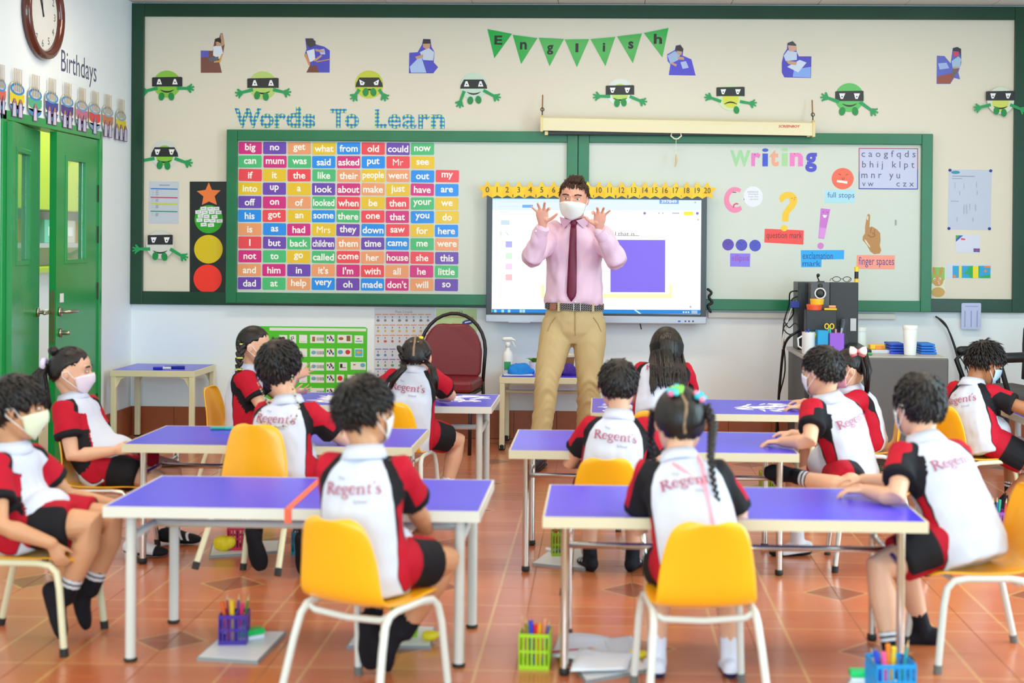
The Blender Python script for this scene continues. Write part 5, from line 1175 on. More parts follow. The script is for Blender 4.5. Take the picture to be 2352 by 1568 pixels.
def kid(label, Hd, Nb, Hc, az, haz, hands, feet, hpitch=8., hroll=0., saz=None, skin=0, h=.200, sock=0, poles=None, kpoles=None, hair=None, maskm=None, text=True, wide_black=.0, thigh=.275, shank=.27, arm=.205, fore=.175, sleeves=.62, tcol=None, seed=0, build=1.0, group='seated pupils in red and white polo shirts', hflex=((.4, .4, .3), .12), belly=True):
    Hd, Nb, Hc = (np.asarray(q, float) for q in (Hd, Nb, Hc)); F, R = azv(az); saz = az if saz is None else saz; SF, SR = azv(saz)
    o = V(Hc[0], Hc[1], 0); root = thing('person', label, 'person', o, 0, group)
    up = nrm(Nb-Hc); L = np.linalg.norm(Nb-Hc); hd = Head(Hd, haz, hpitch, hroll, h)
    def spine(t):
        bk = .028*math.sin(PI*min(max(t, 0), 1)); return Hc+(Nb-Hc)*t-(F*.5+SF*.5)*bk
    def axes(t):
        r = nrm(R*(1-t)+SR*t); r = nrm(r-up*np.dot(r, up)); return r, np.cross(up, r)
    sh = [Nb-up*.045+SR*.102*s_*build for s_ in (-1, 1)]; hip = [Hc+R*.062*s_ for s_ in (-1, 1)]
    poles = poles or [None, None]; kpoles = kpoles or [None, None]
    arms, legs = [], []
    for i, s_ in ((0, -1), (1, 1)):
        pl = poles[i] if poles[i] is not None else (-SF*.5-V(0, 0, 1)+SR*s_*.5)
        arms.append(ik(sh[i], hands[i][0], arm, fore, pl))
        kp = kpoles[i] if kpoles[i] is not None else F+V(0, 0, .8)+R*s_*.15
        legs.append(ik(hip[i], feet[i][0], thigh, shank, kp))
    # body: one skin
    b = MB()
    def torso(mb, secs, kx=1.):
        rings = []
        for t, a, d in secs:
            r, f = axes(min(max(t, 0), 1)); c = spine(t) if 0 <= t <= 1 else (Hc+(Nb-Hc)*t)
            rings.append([c+r*a*kx*build*math.cos(q)+f*d*kx*math.sin(q) for q in np.linspace(0, 2*PI, 22, endpoint=False)])
        mb.loft(rings)
    torso(b, [(-.2, .10, .085), (0, .118, .09), (.3, .105, .083), (.6, .11, .083), (.85, .105, .068), (.97, .06, .05)])
    b.tube([Nb-up*.05, Nb+(Hd-Nb)*.25, hd.p(0, -.1, -.2)], [.05, .042, .045], 14)
    hd.add(b)
    for i, s_ in ((0, -1), (1, 1)):
        el, wr = arms[i]
        b.tube([sh[i]-SR*s_*.02, sh[i], sh[i]+(el-sh[i])*.5, el, el+(wr-el)*.3, wr], [.04, .042, .036, .031, .032, .021], 12)
        dirn, nm = hands[i][1], hands[i][2]; hand(b, wr, dirn, nm, .118, i == 1, *hflex)
        kn, an = legs[i]
        b.tube([hip[i], hip[i]+(kn-hip[i])*.5, kn, kn+(an-kn)*.3, kn+(an-kn)*.75, an], [.07, .062, .049, .047, .034, .027], 14)
        foot(b, an, feet[i][1], nrm(kn-an), .165)
    body = child(voxel(b, .0055, 2), 'body', SK[skin], root, o)
    hd.eyes(root, o)
    # polo shirt
    q = MB(); torso(q, [(-.30, .128, .108), (-.12, .144, .122), (0, .143, .118), (.22, .131, .106), (.5, .128, .098), (.74, .130, .092), (.88, .112, .078), (.97, .07, .062), (1.03, .055, .055)])
    for i, s_ in ((0, -1), (1, 1)):
        el = arms[i][0]; a0 = sh[i]; e = a0+(el-a0)*sleeves
        q.tube([Nb-up*.055+SR*s_*.05, a0, a0+(el-a0)*.3, a0+(el-a0)*sleeves*.9, e], [.05, .059, .056, .060, .061], 14, round_=False)
    if belly: q.ball(Hc+F*.075+up*.035, V(.122, .085, .085), np.stack([R, F, np.cross(R, F)], axis=1), 16, 10)
    me = voxel(q, .0085, 4); wrinkle(me, .0075, 13., seed*3.1); wrinkle(me, .003, 34., seed*1.7)
    v = coords(me); ax = Nb-Hc; t = ((v-Hc)@ax)/L**2; cen = np.array([spine(min(max(x, -.3), 1.1)) if 0 <= x <= 1 else Hc+ax*x for x in t])
    rr = np.array([axes(min(max(x, 0), 1))[0] for x in t]); lat = np.abs(((v-cen)*rr).sum(1))
    xb = np.interp(t, [-.3, 0, .3, .55, .72, .85, .93, 1.02], [.128, .127, .121, .116, .106, .088, .068, .048])*build
    bw = np.interp(t, [.15, .5, .62, .74, 1.], [.002, .004, .018, .03, .026])+wide_black*np.clip((t-.45)*5, 0, 1)
    d = lat-xb; cuff = np.full(len(v), -1.); red = d-bw
    for i in (0, 1):
        el = arms[i][0]; a = el-sh[i]; la = np.linalg.norm(a); ta = ((v-sh[i])@a)/la**2; dist = np.linalg.norm(v-sh[i]-np.clip(ta, 0, 1)[:, None]*a, axis=1)
        on = (dist < .085) & (ta > .12); d = np.where(on, np.maximum(d, np.minimum((ta-.16)*.22+.004, .2)), d)
        bd_ = -SF-SR*(-1 if i == 0 else 1)*.7; bd_ = nrm(bd_-a*np.dot(bd_, a)/la**2); s_b = (v-sh[i]-np.clip(ta, 0, 1)[:, None]*a)@bd_
        wg = np.clip((ta-.10)/.14, 0, 1); red = np.where(on, (1-wg)*(d-bw)+wg*((.016-wide_black*.5)-s_b), red)
        cuff = np.where(on, np.maximum(cuff, (ta-sleeves*.80)*la), cuff)
    attr(me, 'blk', d); attr(me, 'red', red); attr(me, 'cuff', cuff); attr(me, 'hem', -np.ones(len(v)))
    bvh = BVHTree.FromPolygons([tuple(p) for p in v], [tuple(p.vertices) for p in me.polygons])
    shirt = child(me, 'polo_shirt', M_shirt, root, o)
    # collar
    c0 = Nb+(Hd-Nb)*.10; cu = nrm(Nb+(Hd-Nb)*.4-(Nb-up*.08)); r_ = nrm(SR-cu*np.dot(SR, cu)); f_ = np.cross(cu, r_); prof = []
    for k in range(25):
        a = 2*PI*k/24; cd = r_*math.cos(a)+f_*math.sin(a); e = 1+.10*max(0, -math.sin(a))
        prof.append([c0+cd*.049+cu*.012, c0+cd*.055+cu*.016, c0+cd*.072*e-cu*.026, c0+cd*.068*e-cu*.030, c0+cd*.049-cu*.004])
    MB().loft(prof, cap=False).build('collar', M_collar, shirt, o, smooth=True)
    # shorts
    q = MB(); torso(q, [(-.25, .10, .09), (-.12, .122, .10), (.0, .122, .098), (.08, .10, .08)])
    for i, s_ in ((0, -1), (1, 1)):
        kn = legs[i][0]; q.tube([hip[i], hip[i]+(kn-hip[i])*.4, hip[i]+(kn-hip[i])*.72], [.082, .084, .078], 14, round_=False)
    me = voxel(q, .0075, 4); wrinkle(me, .005, 16., seed+9.); v = coords(me); side = np.full(len(v), -1.)
    for i, s_ in ((0, -1), (1, 1)):
        kn = legs[i][0]; a = kn-hip[i]; tt = np.clip(((v-hip[i])@a)/(a@a), 0, 1.2); w = v-hip[i]-tt[:, None]*a
        latv = nrm(np.cross(a, up)*(1 if s_ > 0 else -1)); l_ = w@latv
        side = np.maximum(side, np.where(((v-Hc)@R)*s_ > -.01, np.minimum(l_-.035, .06*(tt-.28)), -1))
    attr(me, 'side', side); child(me, 'shorts', M_short, root, o)
    # socks
    for i in (0, 1):
        kn, an = legs[i]; q = MB(); u_ = nrm(kn-an); tp = feet[i][2] if len(feet[i]) > 2 else .32
        q.tube([an+(kn-an)*tp, an+(kn-an)*tp*.5, an], [.033+.012*tp, .033, .031], 12, round_=False); foot(q, an, feet[i][1], u_, .165, .033, 1.13)
        me = voxel(q, .006, 3); v = coords(me); tt = ((v-an)@u_); up2 = nrm(u_-nrm(feet[i][1])*np.dot(u_, nrm(feet[i][1]))); hz = (v-an)@up2; fx = (v-an)@nrm(feet[i][1])
        sk = feet[i][3] if len(feet[i]) > 3 else sock; Ls = tp*shank
        if sk == 0: bd = np.minimum(tt-(Ls-.035), .012-np.abs(((tt-(Ls-.02))/.009) % 2-1)*.02)
        elif sk == 1: bd = .003-np.abs(tt-(Ls-.022))
        elif sk == 2: bd = np.where((hz > -.04), np.minimum(.004-np.abs((fx*.8+hz*.6-.03) % .022-.011), np.minimum(fx-.0, .085-fx)), -.01)
        else: bd = -np.ones(len(v))
        attr(me, 'band', bd); attr(me, 'sole', -(hz+.048) if sk != 3 else np.maximum(-(hz+.052), fx-.075))
        child(me, 'sock', M_sock[sk], root, o)
    # the word on the back
    if text:
        org = spine(.70); r, f = axes(.7); out = -f; lt = MB(); mm = [M_mark, mat('shirt_small_print', '8b7f9a', .7)]
        words = [(serif("Regent's"), .174, 0, 0, 0)]+[(text2d(w_, 1., res=2), k_, cx, cz, 1) for w_, k_, cx, cz in (('The', .022, -.036, .034), ('School', .040, .030, -.034))]
        for (tv, tf), w_, cx, cz, mi in words:
            sc = w_/(tv[:, 0].max()-tv[:, 0].min()); pts = []
            for a, c in tv*sc:
                p = org+r*(a+cx)+up*(c+cz); hit, nn, _, _ = bvh.ray_cast(Vector(p+out*.25), Vector(-out))
                if hit is None: break
                pts.append(np.array(hit)+out*.0065)
            else: lt.add(pts, tf, mi)
        if lt.v: lt.build('lettering', mm, shirt, o)
    if maskm is not None: hd.mask(root, o, maskm)
    if hair: hair(hd, root, o)
    return root, hd, dict(spine=spine, axes=axes, bvh=bvh, o=o, up=up)
# hair styles
LB = [(0, 26), (35, 22), (60, 8), (80, 2), (92, -6), (105, -22), (140, -36), (180, -38)]      # boys, fringe
LBS = [(0, 38), (35, 32), (60, 16), (80, 8), (92, 0), (105, -12), (140, -26), (180, -28)]     # boys, short
LG = [(0, 29), (30, 26), (60, 15), (82, 6), (98, -12), (125, -38), (180, -46)]               # girls, tied back
def boy(line=LB, n=900, length=.30, lift=.2, thick=.10, top=.03, seed=0, droop=.2, crown=(PI, .95), m=M_hair, rad=.012):
    def f(hd, root, o):
        mb = hd.cap(line, thick*.85, top, seed=seed); hd.tufts(mb, line, n, length, lift, crown, thick, seed+1, rad, None, droop)
        mb.build('hair', m, root, o, smooth=True)
    return f
def ringlet(pts, r, step, twist=True):
    """plait: two rows of overlapping lobes along a path"""
    P_ = [np.asarray(p, float) for p in pts]; seg = [np.linalg.norm(P_[i+1]-P_[i]) for i in range(len(P_)-1)]; tot = sum(seg); n = int(tot/step); mb = MB()
    for k in range(n+1):
        s_ = tot*k/n; i = 0
        while i < len(seg)-1 and s_ > seg[i]: s_ -= seg[i]; i += 1
        t = nrm(P_[i+1]-P_[i]); c = P_[i]+t*s_; a = nrm(np.cross(t, V(0, 1, .1))); u = k/n; rr = r*(1-.55*u**1.5)
        mb.ball(c+a*rr*.42*(1 if k % 2 else -1), V(rr*.82, rr*.8, rr*1.35), np.stack([a, np.cross(t, a), t+a*(-.45 if k % 2 else .45)], axis=1), 9, 7)
    return mb
def bundle(pts, r, n, seed=3, taper=.15):
    rg = np.random.default_rng(seed); mb = MB(); P_ = [np.asarray(p, float) for p in pts]
    for k in range(n):
        a = rg.uniform(0, 2*PI); q = math.sqrt(rg.uniform(0, 1)); path = []
        for i, p in enumerate(P_):
            w = r[i] if not np.isscalar(r) else r; path.append(p+V(math.cos(a), math.sin(a), 0)*w*q+rg.normal(0, .0015, 3)*i)
        rr = [.0075]*(len(P_)-1)+[.0012]; mb.tube(path, rr, 5, round_=False)
    return mb
def band(c, axis, r, m, root, o, th=.004):
    ax = nrm(axis); a = nrm(np.cross(ax, V(.2, .9, .3))); b_ = np.cross(ax, a)
    MB().tube([c+(a*math.cos(t)+b_*math.sin(t))*r for t in np.linspace(0, 2*PI, 12, endpoint=False)], th, 7, closed=True).build('hair_band', m, root, o, smooth=True)
def parting(hd, root, o, pts):
    MB().tube([hd.surf(a, e, getattr(hd, 'k', 1.085)) for a, e in pts], [(.006, .003)]*len(pts), 6, ref=V(0, 0, 1)).build('parting', mat('scalp', '8d7256', .6), root, o)
def hvec(x, y, z): return V(x, y, z)
MK = {k: mat('mask_'+k, h, .75, bump=.1, bscale=90) for k, h in dict(white='e6e9ea', floral='ead9e2', lime='dfe6c4', pink='e8a9bb', blue='bcd8e8').items()}
DN = V(0, 0, -1.)
mz = lambda *p: [np.asarray(q, float) for q in p]
# -- front row
E_ = kid('boy in the front row seen from behind on the turned yellow chair, head turned right', at(836, 945, 4.25), at(838, 1042, 4.22), V(-.70, 4.19, .405), 18, 42,
    [(V(-.72, 4.48, .44), V(.4, 1, -.1), DN), (V(-.55, 4.50, .43), V(-.4, 1, -.1), DN)], [(V(-.715, 4.40, .155), V(.05, .22, -1), .5), (V(-.615, 4.41, .13), V(-.1, .2, -1), .45)], 4, saz=8, skin=1, h=.205,
    poles=[V(-.2, .2, -1), V(.45, -.35, -1)], sleeves=.72, kpoles=[V(.2, 1, .6), V(.8, .6, .5)], hair=boy(LBS, 1000, .20, .30, .10, .05, 4, .0), maskm=MK['white'], seed=1)
I_ = kid('girl in the front row with flower hair clips and a long plait, seen from behind', at(1562, 968, 4.46), at(1560, 1058, 4.40), V(.315, 4.235, .405), -2, -6,
    [(V(.19, 4.60, .535), V(.3, 1, 0), DN), (V(.45, 4.56, .535), V(-.6, 1, 0), DN)], [(V(.19, 4.46, .06), V(-.05, 1, -.1), .42, 1), (V(.425, 4.47, .06), V(.05, 1, -.1), .42, 1)], 14, skin=0, h=.205,
    poles=[V(-.35, -.3, -1), V(.45, -.3, -1)], wide_black=.035, sleeves=.68, seed=2, build=1.04)
A_ = kid('boy at the left edge in profile holding the side of his chair, patterned mask', at(38, 935, 4.68), at(25, 1030, 4.68), V(-1.955, 4.70, .405), 100, 76,
    [(V(-1.72, 4.93, .42), V(1, -.2, -.2), DN), (V(-1.80, 4.535, .37), V(.45, .1, -1), V(-.2, 1, .1))], [(V(-1.76, 4.78, .155), V(.25, .0, -1), .3), (V(-1.79, 4.63, .165), V(.3, -.05, -1), .3)], 6, skin=1, h=.21,
    poles=[None, V(-.7, -.5, -.2)], kpoles=[V(1, 0, .55), V(1, -.05, .6)], hair=boy(LB, 900, .24, .05, .11, .03, 7, .2), maskm=MK['lime'], text=False, seed=3)
L_ = kid('boy at the front table end by the right edge, one hand flat on the table', at(2112, 930, 4.85), at(2122, 1015, 4.80), V(1.215, 4.68, .41), -30, -26,
    [(V(.90, 4.74, .545), V(-1, .15, -.05), DN), (V(.95, 5.02, .535), V(-1, .2, 0), DN)], [(V(.95, 4.50, .06), V(-1, -.3, -.1), .28), (V(1.12, 4.84, .06), V(-.9, .2, -.1), .5)], 10, saz=-22, skin=0, h=.21,
    poles=[V(.2, -1, -.25), None], kpoles=[V(-1, -.1, .35), V(-1, .3, .6)], hair=boy(LB, 900, .22, .08, .11, .03, 9, .15), maskm=MK['white'], seed=4, build=1.05, text=True)
# -- second row
B_ = kid('girl beside the green door with a black ponytail and white scrunchie, in profile', at(163, 852, 6.05), at(165, 915, 6.05), V(-2.165, 6.03, .405), 97, 80,
    [(V(-2.07, 6.12, .465), V(.9, -.2, .1), DN), (V(-2.075, 5.885, .47), V(1, .35, .1), V(-.1, 1, -.4))], [(V(-1.92, 6.23, .075), V(1, .05, -.1), .5, 2), (V(-1.99, 5.98, .075), V(1, 0, -.1), .5, 3)], 4, skin=0, h=.205,
    poles=[None, V(-.7, -.25, -1)], kpoles=[V(1, .2, .8), V(1, -.1, .8)], maskm=MK['floral'], text=False, seed=5)
D_ = kid('boy in the second row with a beaded mask chain, on the tipped chair', at(641, 842, 5.83), at(664, 925, 5.79), V(-1.315, 5.735, .445), 14, 22,
    [(V(-1.38, 6.06, .53), V(.5, 1, 0), DN), (V(-1.09, 6.03, .535), V(.15, 1, -.1), DN)], [(V(-1.415, 5.70, .15), V(.25, .12, -1), .42), (V(-1.20, 5.69, .13), V(.1, .2, -1), .42)], 8, skin=0, h=.215,
    poles=[V(-.3, .0, -1), V(.8, -.5, -.7)], kpoles=[V(-.2, 1, .6), V(.2, 1, .6)], hair=boy([(0, 20), (40, 15), (65, 0), (85, -12), (100, -34), (140, -46), (180, -48)], 1000, .26, .05, .13, .02, 12, .25), seed=6, build=1.03)
H_ = kid('boy with a rounded haircut in the second row left of the hair-clip girl', at(1420, 884, 5.74), at(1421, 958, 5.70), V(.045, 5.64, .385), 2, -4,
    [(V(-.03, 5.93, .46), V(.3, 1, 0), DN), (V(.15, 5.93, .46), V(-.3, 1, 0), DN)], [(V(-.035, 5.86, .07), V(-.25, 1, -.1), .75, 2), (V(.145, 5.86, .07), V(.25, 1, -.1), .75, 2)], 12, skin=0, h=.20,
    poles=[V(-1, -.4, -.8), V(1, -.4, -.8)], hair=boy(LB, 900, .22, .04, .11, .02, 15, .2), seed=7)
J_ = kid('boy at the end of the second row table with one foot up on the rail', at(1890, 852, 6.02), at(1900, 915, 6.0), V(1.07, 6.02, .405), -50, -44,
    [(V(.77, 5.92, .54), V(-1, .1, -.05), DN), (V(.86, 6.25, .53), V(-1, .1, 0), DN)], [(V(.83, 5.87, .40), V(-1, -.1, .12), .22, 0), (V(.88, 6.18, .07), V(-1, -.05, -.1), .4, 3)], 8, saz=-34, skin=0, h=.205,
    poles=[V(.1, -1, -.4), None], kpoles=[V(-.3, -1, -.1), V(-1, .2, .7)], hair=boy(LBS, 900, .17, .2, .10, .04, 19, .05), maskm=MK['white'], seed=8)
# -- third row
C_ = kid('girl in the third row with a banded plait, arms reaching out over the table', at(583, 794, 7.5), at(572, 845, 7.5), V(-1.905, 7.5, .405), 88, 84,
    [(V(-1.66, 7.58, .63), V(1, .1, .5), V(.1, -1, .2)), (V(-1.64, 7.40, .56), V(1, .05, .15), V(.1, .6, .7))], [(V(-1.7, 7.6, .07), V(1, 0, 0), .4), (V(-1.7, 7.42, .07), V(1, 0, 0), .4)], 6, skin=0, h=.205,
    poles=[None, V(-.3, -.3, -1)], maskm=MK['pink'], text=False, seed=9, hflex=((.15, .2, .15), .3))
F_ = kid('girl with two plaits and a centre parting in front of the red chair', at(955, 822, 7.16), at(952, 850, 7.13), V(-.985, 7.09, .405), 4, 0,
    [(V(-1.16, 7.42, .535), V(.4, 1, 0), DN), (V(-.85, 7.44, .54), V(-.8, .6, 0), DN)], [(V(-1.12, 7.3, .07), V(0, 1, -.1), .3, 1), (V(-.80, 7.24, .07), V(.3, 1, -.1), .3, 1)], 16, skin=0, h=.205,
    poles=[V(-1, -.2, -.5), V(1, -.1, -.45)], kpoles=[None, V(.7, .7, .6)], seed=10, build=1.05)
G_ = kid('girl with long loose black hair kneeling up on her chair under the screen', at(1531, 800, 7.08), at(1525, 838, 7.0), V(.305, 6.83, .575), 2, 0,
    [(V(.19, 7.28, .535), V(.3, 1, 0), DN), (V(.44, 7.26, .535), V(-.3, 1, 0), DN)], [(V(.25, 6.72, .375), V(0, -1, .15), .3), (V(.37, 6.72, .375), V(0, -1, .15), .3)], 16, skin=0, h=.205,
    poles=[V(-.5, -.1, -1), V(.5, -.1, -1)], belly=False, kpoles=[V(0, 1, -.6), V(0, 1, -.6)], seed=11, thigh=.245, shank=.235)
K_ = kid('girl with a pink and white hair bow stretching an arm across the third row table', at(1950, 848, 7.28), at(1953, 893, 7.28), V(1.375, 7.3, .385), -98, -84,
    [(V(1.04, 7.24, .535), V(-1, .02, -.02), DN), (V(1.10, 7.5, .535), V(-1, .1, 0), DN)], [(V(1.1, 7.2, .07), V(-1, 0, 0), .3), (V(1.1, 7.4, .07), V(-1, 0, 0), .3)], 22, skin=0, h=.20,
    poles=[V(.1, -1, -.3), None], maskm=MK['pink'], seed=12, text=False)
M_ = kid('boy at the right edge leaning over the far table in a pale blue mask', at(2262, 832, 7.22), at(2232, 882, 7.2), V(1.935, 7.13, .40), 60, 76,
    [(V(2.30, 7.34, .535), V(1, .1, 0), DN), (V(2.31, 7.06, .54), V(1, .1, -.05), DN)], [(V(2.14, 7.3, .07), V(.9, .5, -.1), .35), (V(2.02, 7.06, .07), V(.6, .5, -.2), .4)], 24, saz=48, skin=2, h=.205,
    poles=[None, V(.1, -1, -.4)], kpoles=[V(1, .4, .6), V(1, -.2, .6)], hair=boy(LBS, 1000, .22, .35, .11, .06, 23, .0), maskm=MK['blue'], seed=13)
# -- the girls' hair
def girl_cap(hd, root, o, flow, line=LG, thick=.075, seed=0, n=260):
    mb = hd.cap(line, thick, .01, seed=seed, jit=.004)
    if len(flow) == 1: hd.tufts(mb, line, n, .22, -.02, (PI, .9), thick, seed+1, .007, flow[0], .0)
    else:   # parted: each side is combed to its own plait
        tmp = MB(); hd.tufts(tmp, line, n, .2, -.03, (PI, .9), thick, seed+2, .007, None, .0)
        del tmp
    mb.build('hair', M_hair, root, o, smooth=True)
def pts_at(Y, *p): return [at(p[i], p[i+1], Y+(p[i+2] if False else 0)) for i in range(0, len(p), 2)]
# I: two plaits, parting, flower bobbles
r, hd, k = I_; o = k['o']
girl_cap(hd, r, o, [hd.surf(2.3, .25, 1.1), hd.surf(-2.3, .25, 1.1)], [(0, 29), (30, 26), (60, 15), (80, 4), (95, -22), (125, -50), (180, -58)], .13, seed=31)
hd.k = 1.135; parting(hd, r, o, [(PI+.1, 1.35), (PI-.02, 1.0), (PI+.10, .7), (PI-.08, .35), (PI-.02, .0), (PI+.03, -.35), (PI, -.6)])
b0 = hd.surf(2.0, .3, 1.17)
ringlet([b0, b0+V(.022, -.035, -.05), at(1632, 1050, 4.27), at(1638, 1105, 4.24), at(1655, 1172, 4.23)], .0125, .010).build('plait', M_hair, r, o, smooth=True)
b1 = hd.surf(-1.25, .15, 1.14); ringlet([b1, b1+V(-.01, .05, -.08), b1+V(.01, .06, -.2)], .0125, .010).build('plait', M_hair, r, o, smooth=True)
def bobble(hd, root, o, az, el, cols):
    c = hd.surf(az, el, 1.20); n = nrm(c-hd.c); a = nrm(np.cross(n, V(0, 0, 1))); b_ = np.cross(n, a); q = MB(); ms = [paint(h) for h in cols]
    for i in range(5):
        t = 2*PI*i/5; q.ball(c+(a*math.cos(t)+b_*math.sin(t))*.014+n*.004, .0105, nu=8, nv=6, mi=i % len(ms))
    nm = len(q.f); q.ball(c+n*.008, .009, nu=8, nv=6, mi=0); q.build('hair_clip', ms, root, o, smooth=True)
bobble(hd, r, o, PI+.45, .72, ('35c4d0', 'f27aa8', '5ed4d8')); bobble(hd, r, o, PI+.30, .80, ('7ed348', '38c8cc', '8fd850')); bobble(hd, r, o, PI-.75, .55, ('28b8cc', 'f58fb0', '2cc0d4'))
out = -k['axes'](.9)[1]; q = MB()
def onback(p, lift=.006):
    h_, n_, _, _ = k['bvh'].ray_cast(Vector(np.asarray(p)+out*.3), Vector(-out)); return (np.array(h_) if h_ else np.asarray(p))+out*lift
sp, axs = k['spine'], k['axes']; rr_ = axs(.9)[0]
kn_ = onback(sp(.62)+rr_*.045)
for s_ in (-1, 1): q.tube([onback(sp(.99)+rr_*s_*.05), onback(sp(.85)+rr_*(s_*.035+.018)), kn_], [(.006, .002)]*3, 8, ref=out)
q.tube([kn_, onback(sp(.4)+rr_*.043), onback(sp(.18)+rr_*.04)], [(.006, .002)]*3, 8, ref=out)
q.build('lanyard', mat('pink_ribbon', 'f0a3b4', .6), r, o)
# B: ponytail, bun, scrunchie
r, hd, k = B_; o = k['o']; pb = hd.surf(PI-.25, .12, 1.12)
girl_cap(hd, r, o, [pb], seed=33)
bundle([pb, pb+V(-.03, -.01, -.04), at(98, 930, 5.98), at(92, 985, 5.98)], [.01, .026, .028, .012], 46).build('ponytail', M_hair, r, o, smooth=True)
MB().tube([pb+V(-.012, 0, 0)+V(.2, 0, .98)*.0+(V(0, math.cos(t), math.sin(t))*.02) for t in np.linspace(0, 2*PI, 14, endpoint=False)], .012, 8, closed=True).build('scrunchie', mat('lilac_satin', 'd5cdea', .4), r, o, smooth=True)
MB().ball(hd.surf(PI-.3, .75, 1.2), V(.022, .022, .022), nu=12, nv=8).build('bun', M_hair, r, o, smooth=True)
# C: banded plait
r, hd, k = C_; o = k['o']; pb = hd.surf(PI-1.0, -.05, 1.1)
girl_cap(hd, r, o, [pb, hd.surf(-PI+1., -.05, 1.1)], seed=35)
pl = [pb, at(550, 825, 7.38), at(548, 850, 7.37), at(544, 880, 7.37)]
ringlet(pl, .020, .016).build('plait', M_hair, r, o, smooth=True)
for p in (pb, at(551, 822, 7.38), at(549, 848, 7.37)): band(p, V(0, .1, 1), .014, mat('lime_elastic', 'd7dd5a', .5), r, o)
# F: two plaits
r, hd, k = F_; o = k['o']
girl_cap(hd, r, o, [hd.surf(2.2, -.2, 1.1), hd.surf(-2.2, -.2, 1.1)], seed=37)
parting(hd, r, o, [(PI, 1.4), (PI+.02, 1.0), (PI-.03, .6), (PI, .2), (PI, -.2)])
for az_, far in ((-2.1, (928, 846, 905, 872, 897, 893)), (2.1, (995, 846, 1000, 872, 1003, 897))):
    az_ *= 1.06; p0 = hd.surf(az_, .15, 1.04); p1 = hd.surf(az_, -.42, 1.08)
    ringlet([p0, p1], .022, .016).build('plait', M_hair, r, o, smooth=True)
    bundle([p1]+[at(far[i], far[i+1], 6.98) for i in (0, 2, 4)], [.008, .014, .014, .004], 26, 5).build('ponytail', M_hair, r, o, smooth=True)
    band(p1, V(0, 0, 1), .014, mat('mauve_elastic', 'b883b0', .5), r, o)
MB().ball(hd.surf(PI-.7, 1.0, 1.12), V(.013, .013, .009), nu=10, nv=6).build('hair_clip', paint('f2cf1e'), r, o, smooth=True)
# G: long loose hair
r, hd, k = G_; o = k['o']
mb = hd.cap(LG, .08, .02, seed=39); rg = np.random.default_rng(8)
for i in range(280):
    az_ = rg.uniform(.9, 2*PI-.9); e0 = rg.uniform(.2, 1.2); pth = [hd.surf(az_, e0, 1.06), hd.surf(az_, 0., 1.12), hd.surf(az_, -.35, 1.14)]
    q0 = pth[-1]; tail = rg.uniform(.12, .175)
    for u in (.3, .6, .85, 1.):
        p = q0+V(rg.normal(0, .003)+(q0[0]-hd.c[0])*.10*u, -.006, -tail*u); h_, n_, _, _ = k['bvh'].ray_cast(Vector((p[0], 5.5, p[2])), Vector((0, 1, 0)))
        if h_ is not None and h_[1] < 7.1: p[1] = min(p[1], h_[1]-.012-.006*rg.uniform(0, 1)-(.022 if p[2] > .74 else 0))
        pth.append(p)
    mb.tube(pth, [(.009, .004)]*6+[(.002, .001)], 5, ref=nrm(pth[1]-hd.c), round_=False)
mb.build('hair', M_hair, r, o, smooth=True)
# K: ponytail and bow
r, hd, k = K_; o = k['o']; pb = hd.surf(PI-.5, .75, 1.12)
girl_cap(hd, r, o, [pb], seed=41)
bundle([pb, pb+V(.035, -.02, .0), at(1992, 850, 7.2), at(1990, 902, 7.2)], [.008, .022, .022, .008], 46, 6).build('ponytail', M_hair, r, o, smooth=True)
q = MB(); bc = at(1971, 806, 7.13)
for s_ in (-1, 1):
    q.loft([[bc+V(s_*a, d*.5, c) for c, d in ((-w, .004), (-w*.4, .016), (w*.4, .016), (w, .004), (w*.4, -.012), (-w*.4, -.012))] for a, w in ((.004, .008), (.022, .022), (.04, .024), (.044, .014))], 0 if s_ > 0 else 0)
    q.loft([[bc+V(s_*a, .008+d*.5, c-.014) for c, d in ((-w, .004), (w, .004), (w, -.008), (-w, -.008))] for a, w in ((.004, .008), (.03, .018), (.04, .006))], 1)
q.ball(bc, .010, nu=8, nv=6, mi=1)
q.build('hair_bow', [mat('cream_ribbon', 'f1e6d8', .5), mat('coral_ribbon', 'ef6f78', .5)], r, o, smooth=True)
# D: beaded mask chain round the neck
r, hd, k = D_; o = k['o']; out = -k['axes'](.9)[1]; sp, axs = k['spine'], k['axes']; rr_ = axs(.9)[0]
def ob2(p, lift=.006):
    h_, n_, _, _ = k['bvh'].ray_cast(Vector(np.asarray(p)+out*.3), Vector(-out)); return (np.array(h_) if h_ else np.asarray(p))+out*lift
path = [hd.p(-.34, -.06, -.1), hd.p(-.36, -.1, -.34)]+[ob2(sp(.95)-rr_*.075), ob2(sp(.8)-rr_*.085), ob2(sp(.66)-rr_*.07), ob2(sp(.58)-rr_*.0), ob2(sp(.62)+rr_*.055), ob2(sp(.75)+rr_*.085), ob2(sp(.93)+rr_*.075)]+[hd.p(.36, -.1, -.34), hd.p(.34, -.06, -.1)]
q = MB(); ms = [mat('bead_cream', 'd8cba8', .3), mat('bead_brown', '6c5236', .3)]; n = 0
for a, b_ in zip(path[:-1], path[1:]):
    m_ = max(2, int(np.linalg.norm(b_-a)/.011))
    for i in range(m_): q.ball(a+(b_-a)*i/m_, .0042, nu=6, nv=5, mi=0 if n % 3 else 1); n += 1
tag(q.build('bead_chain', ms, r, o, smooth=True), kind='stuff')
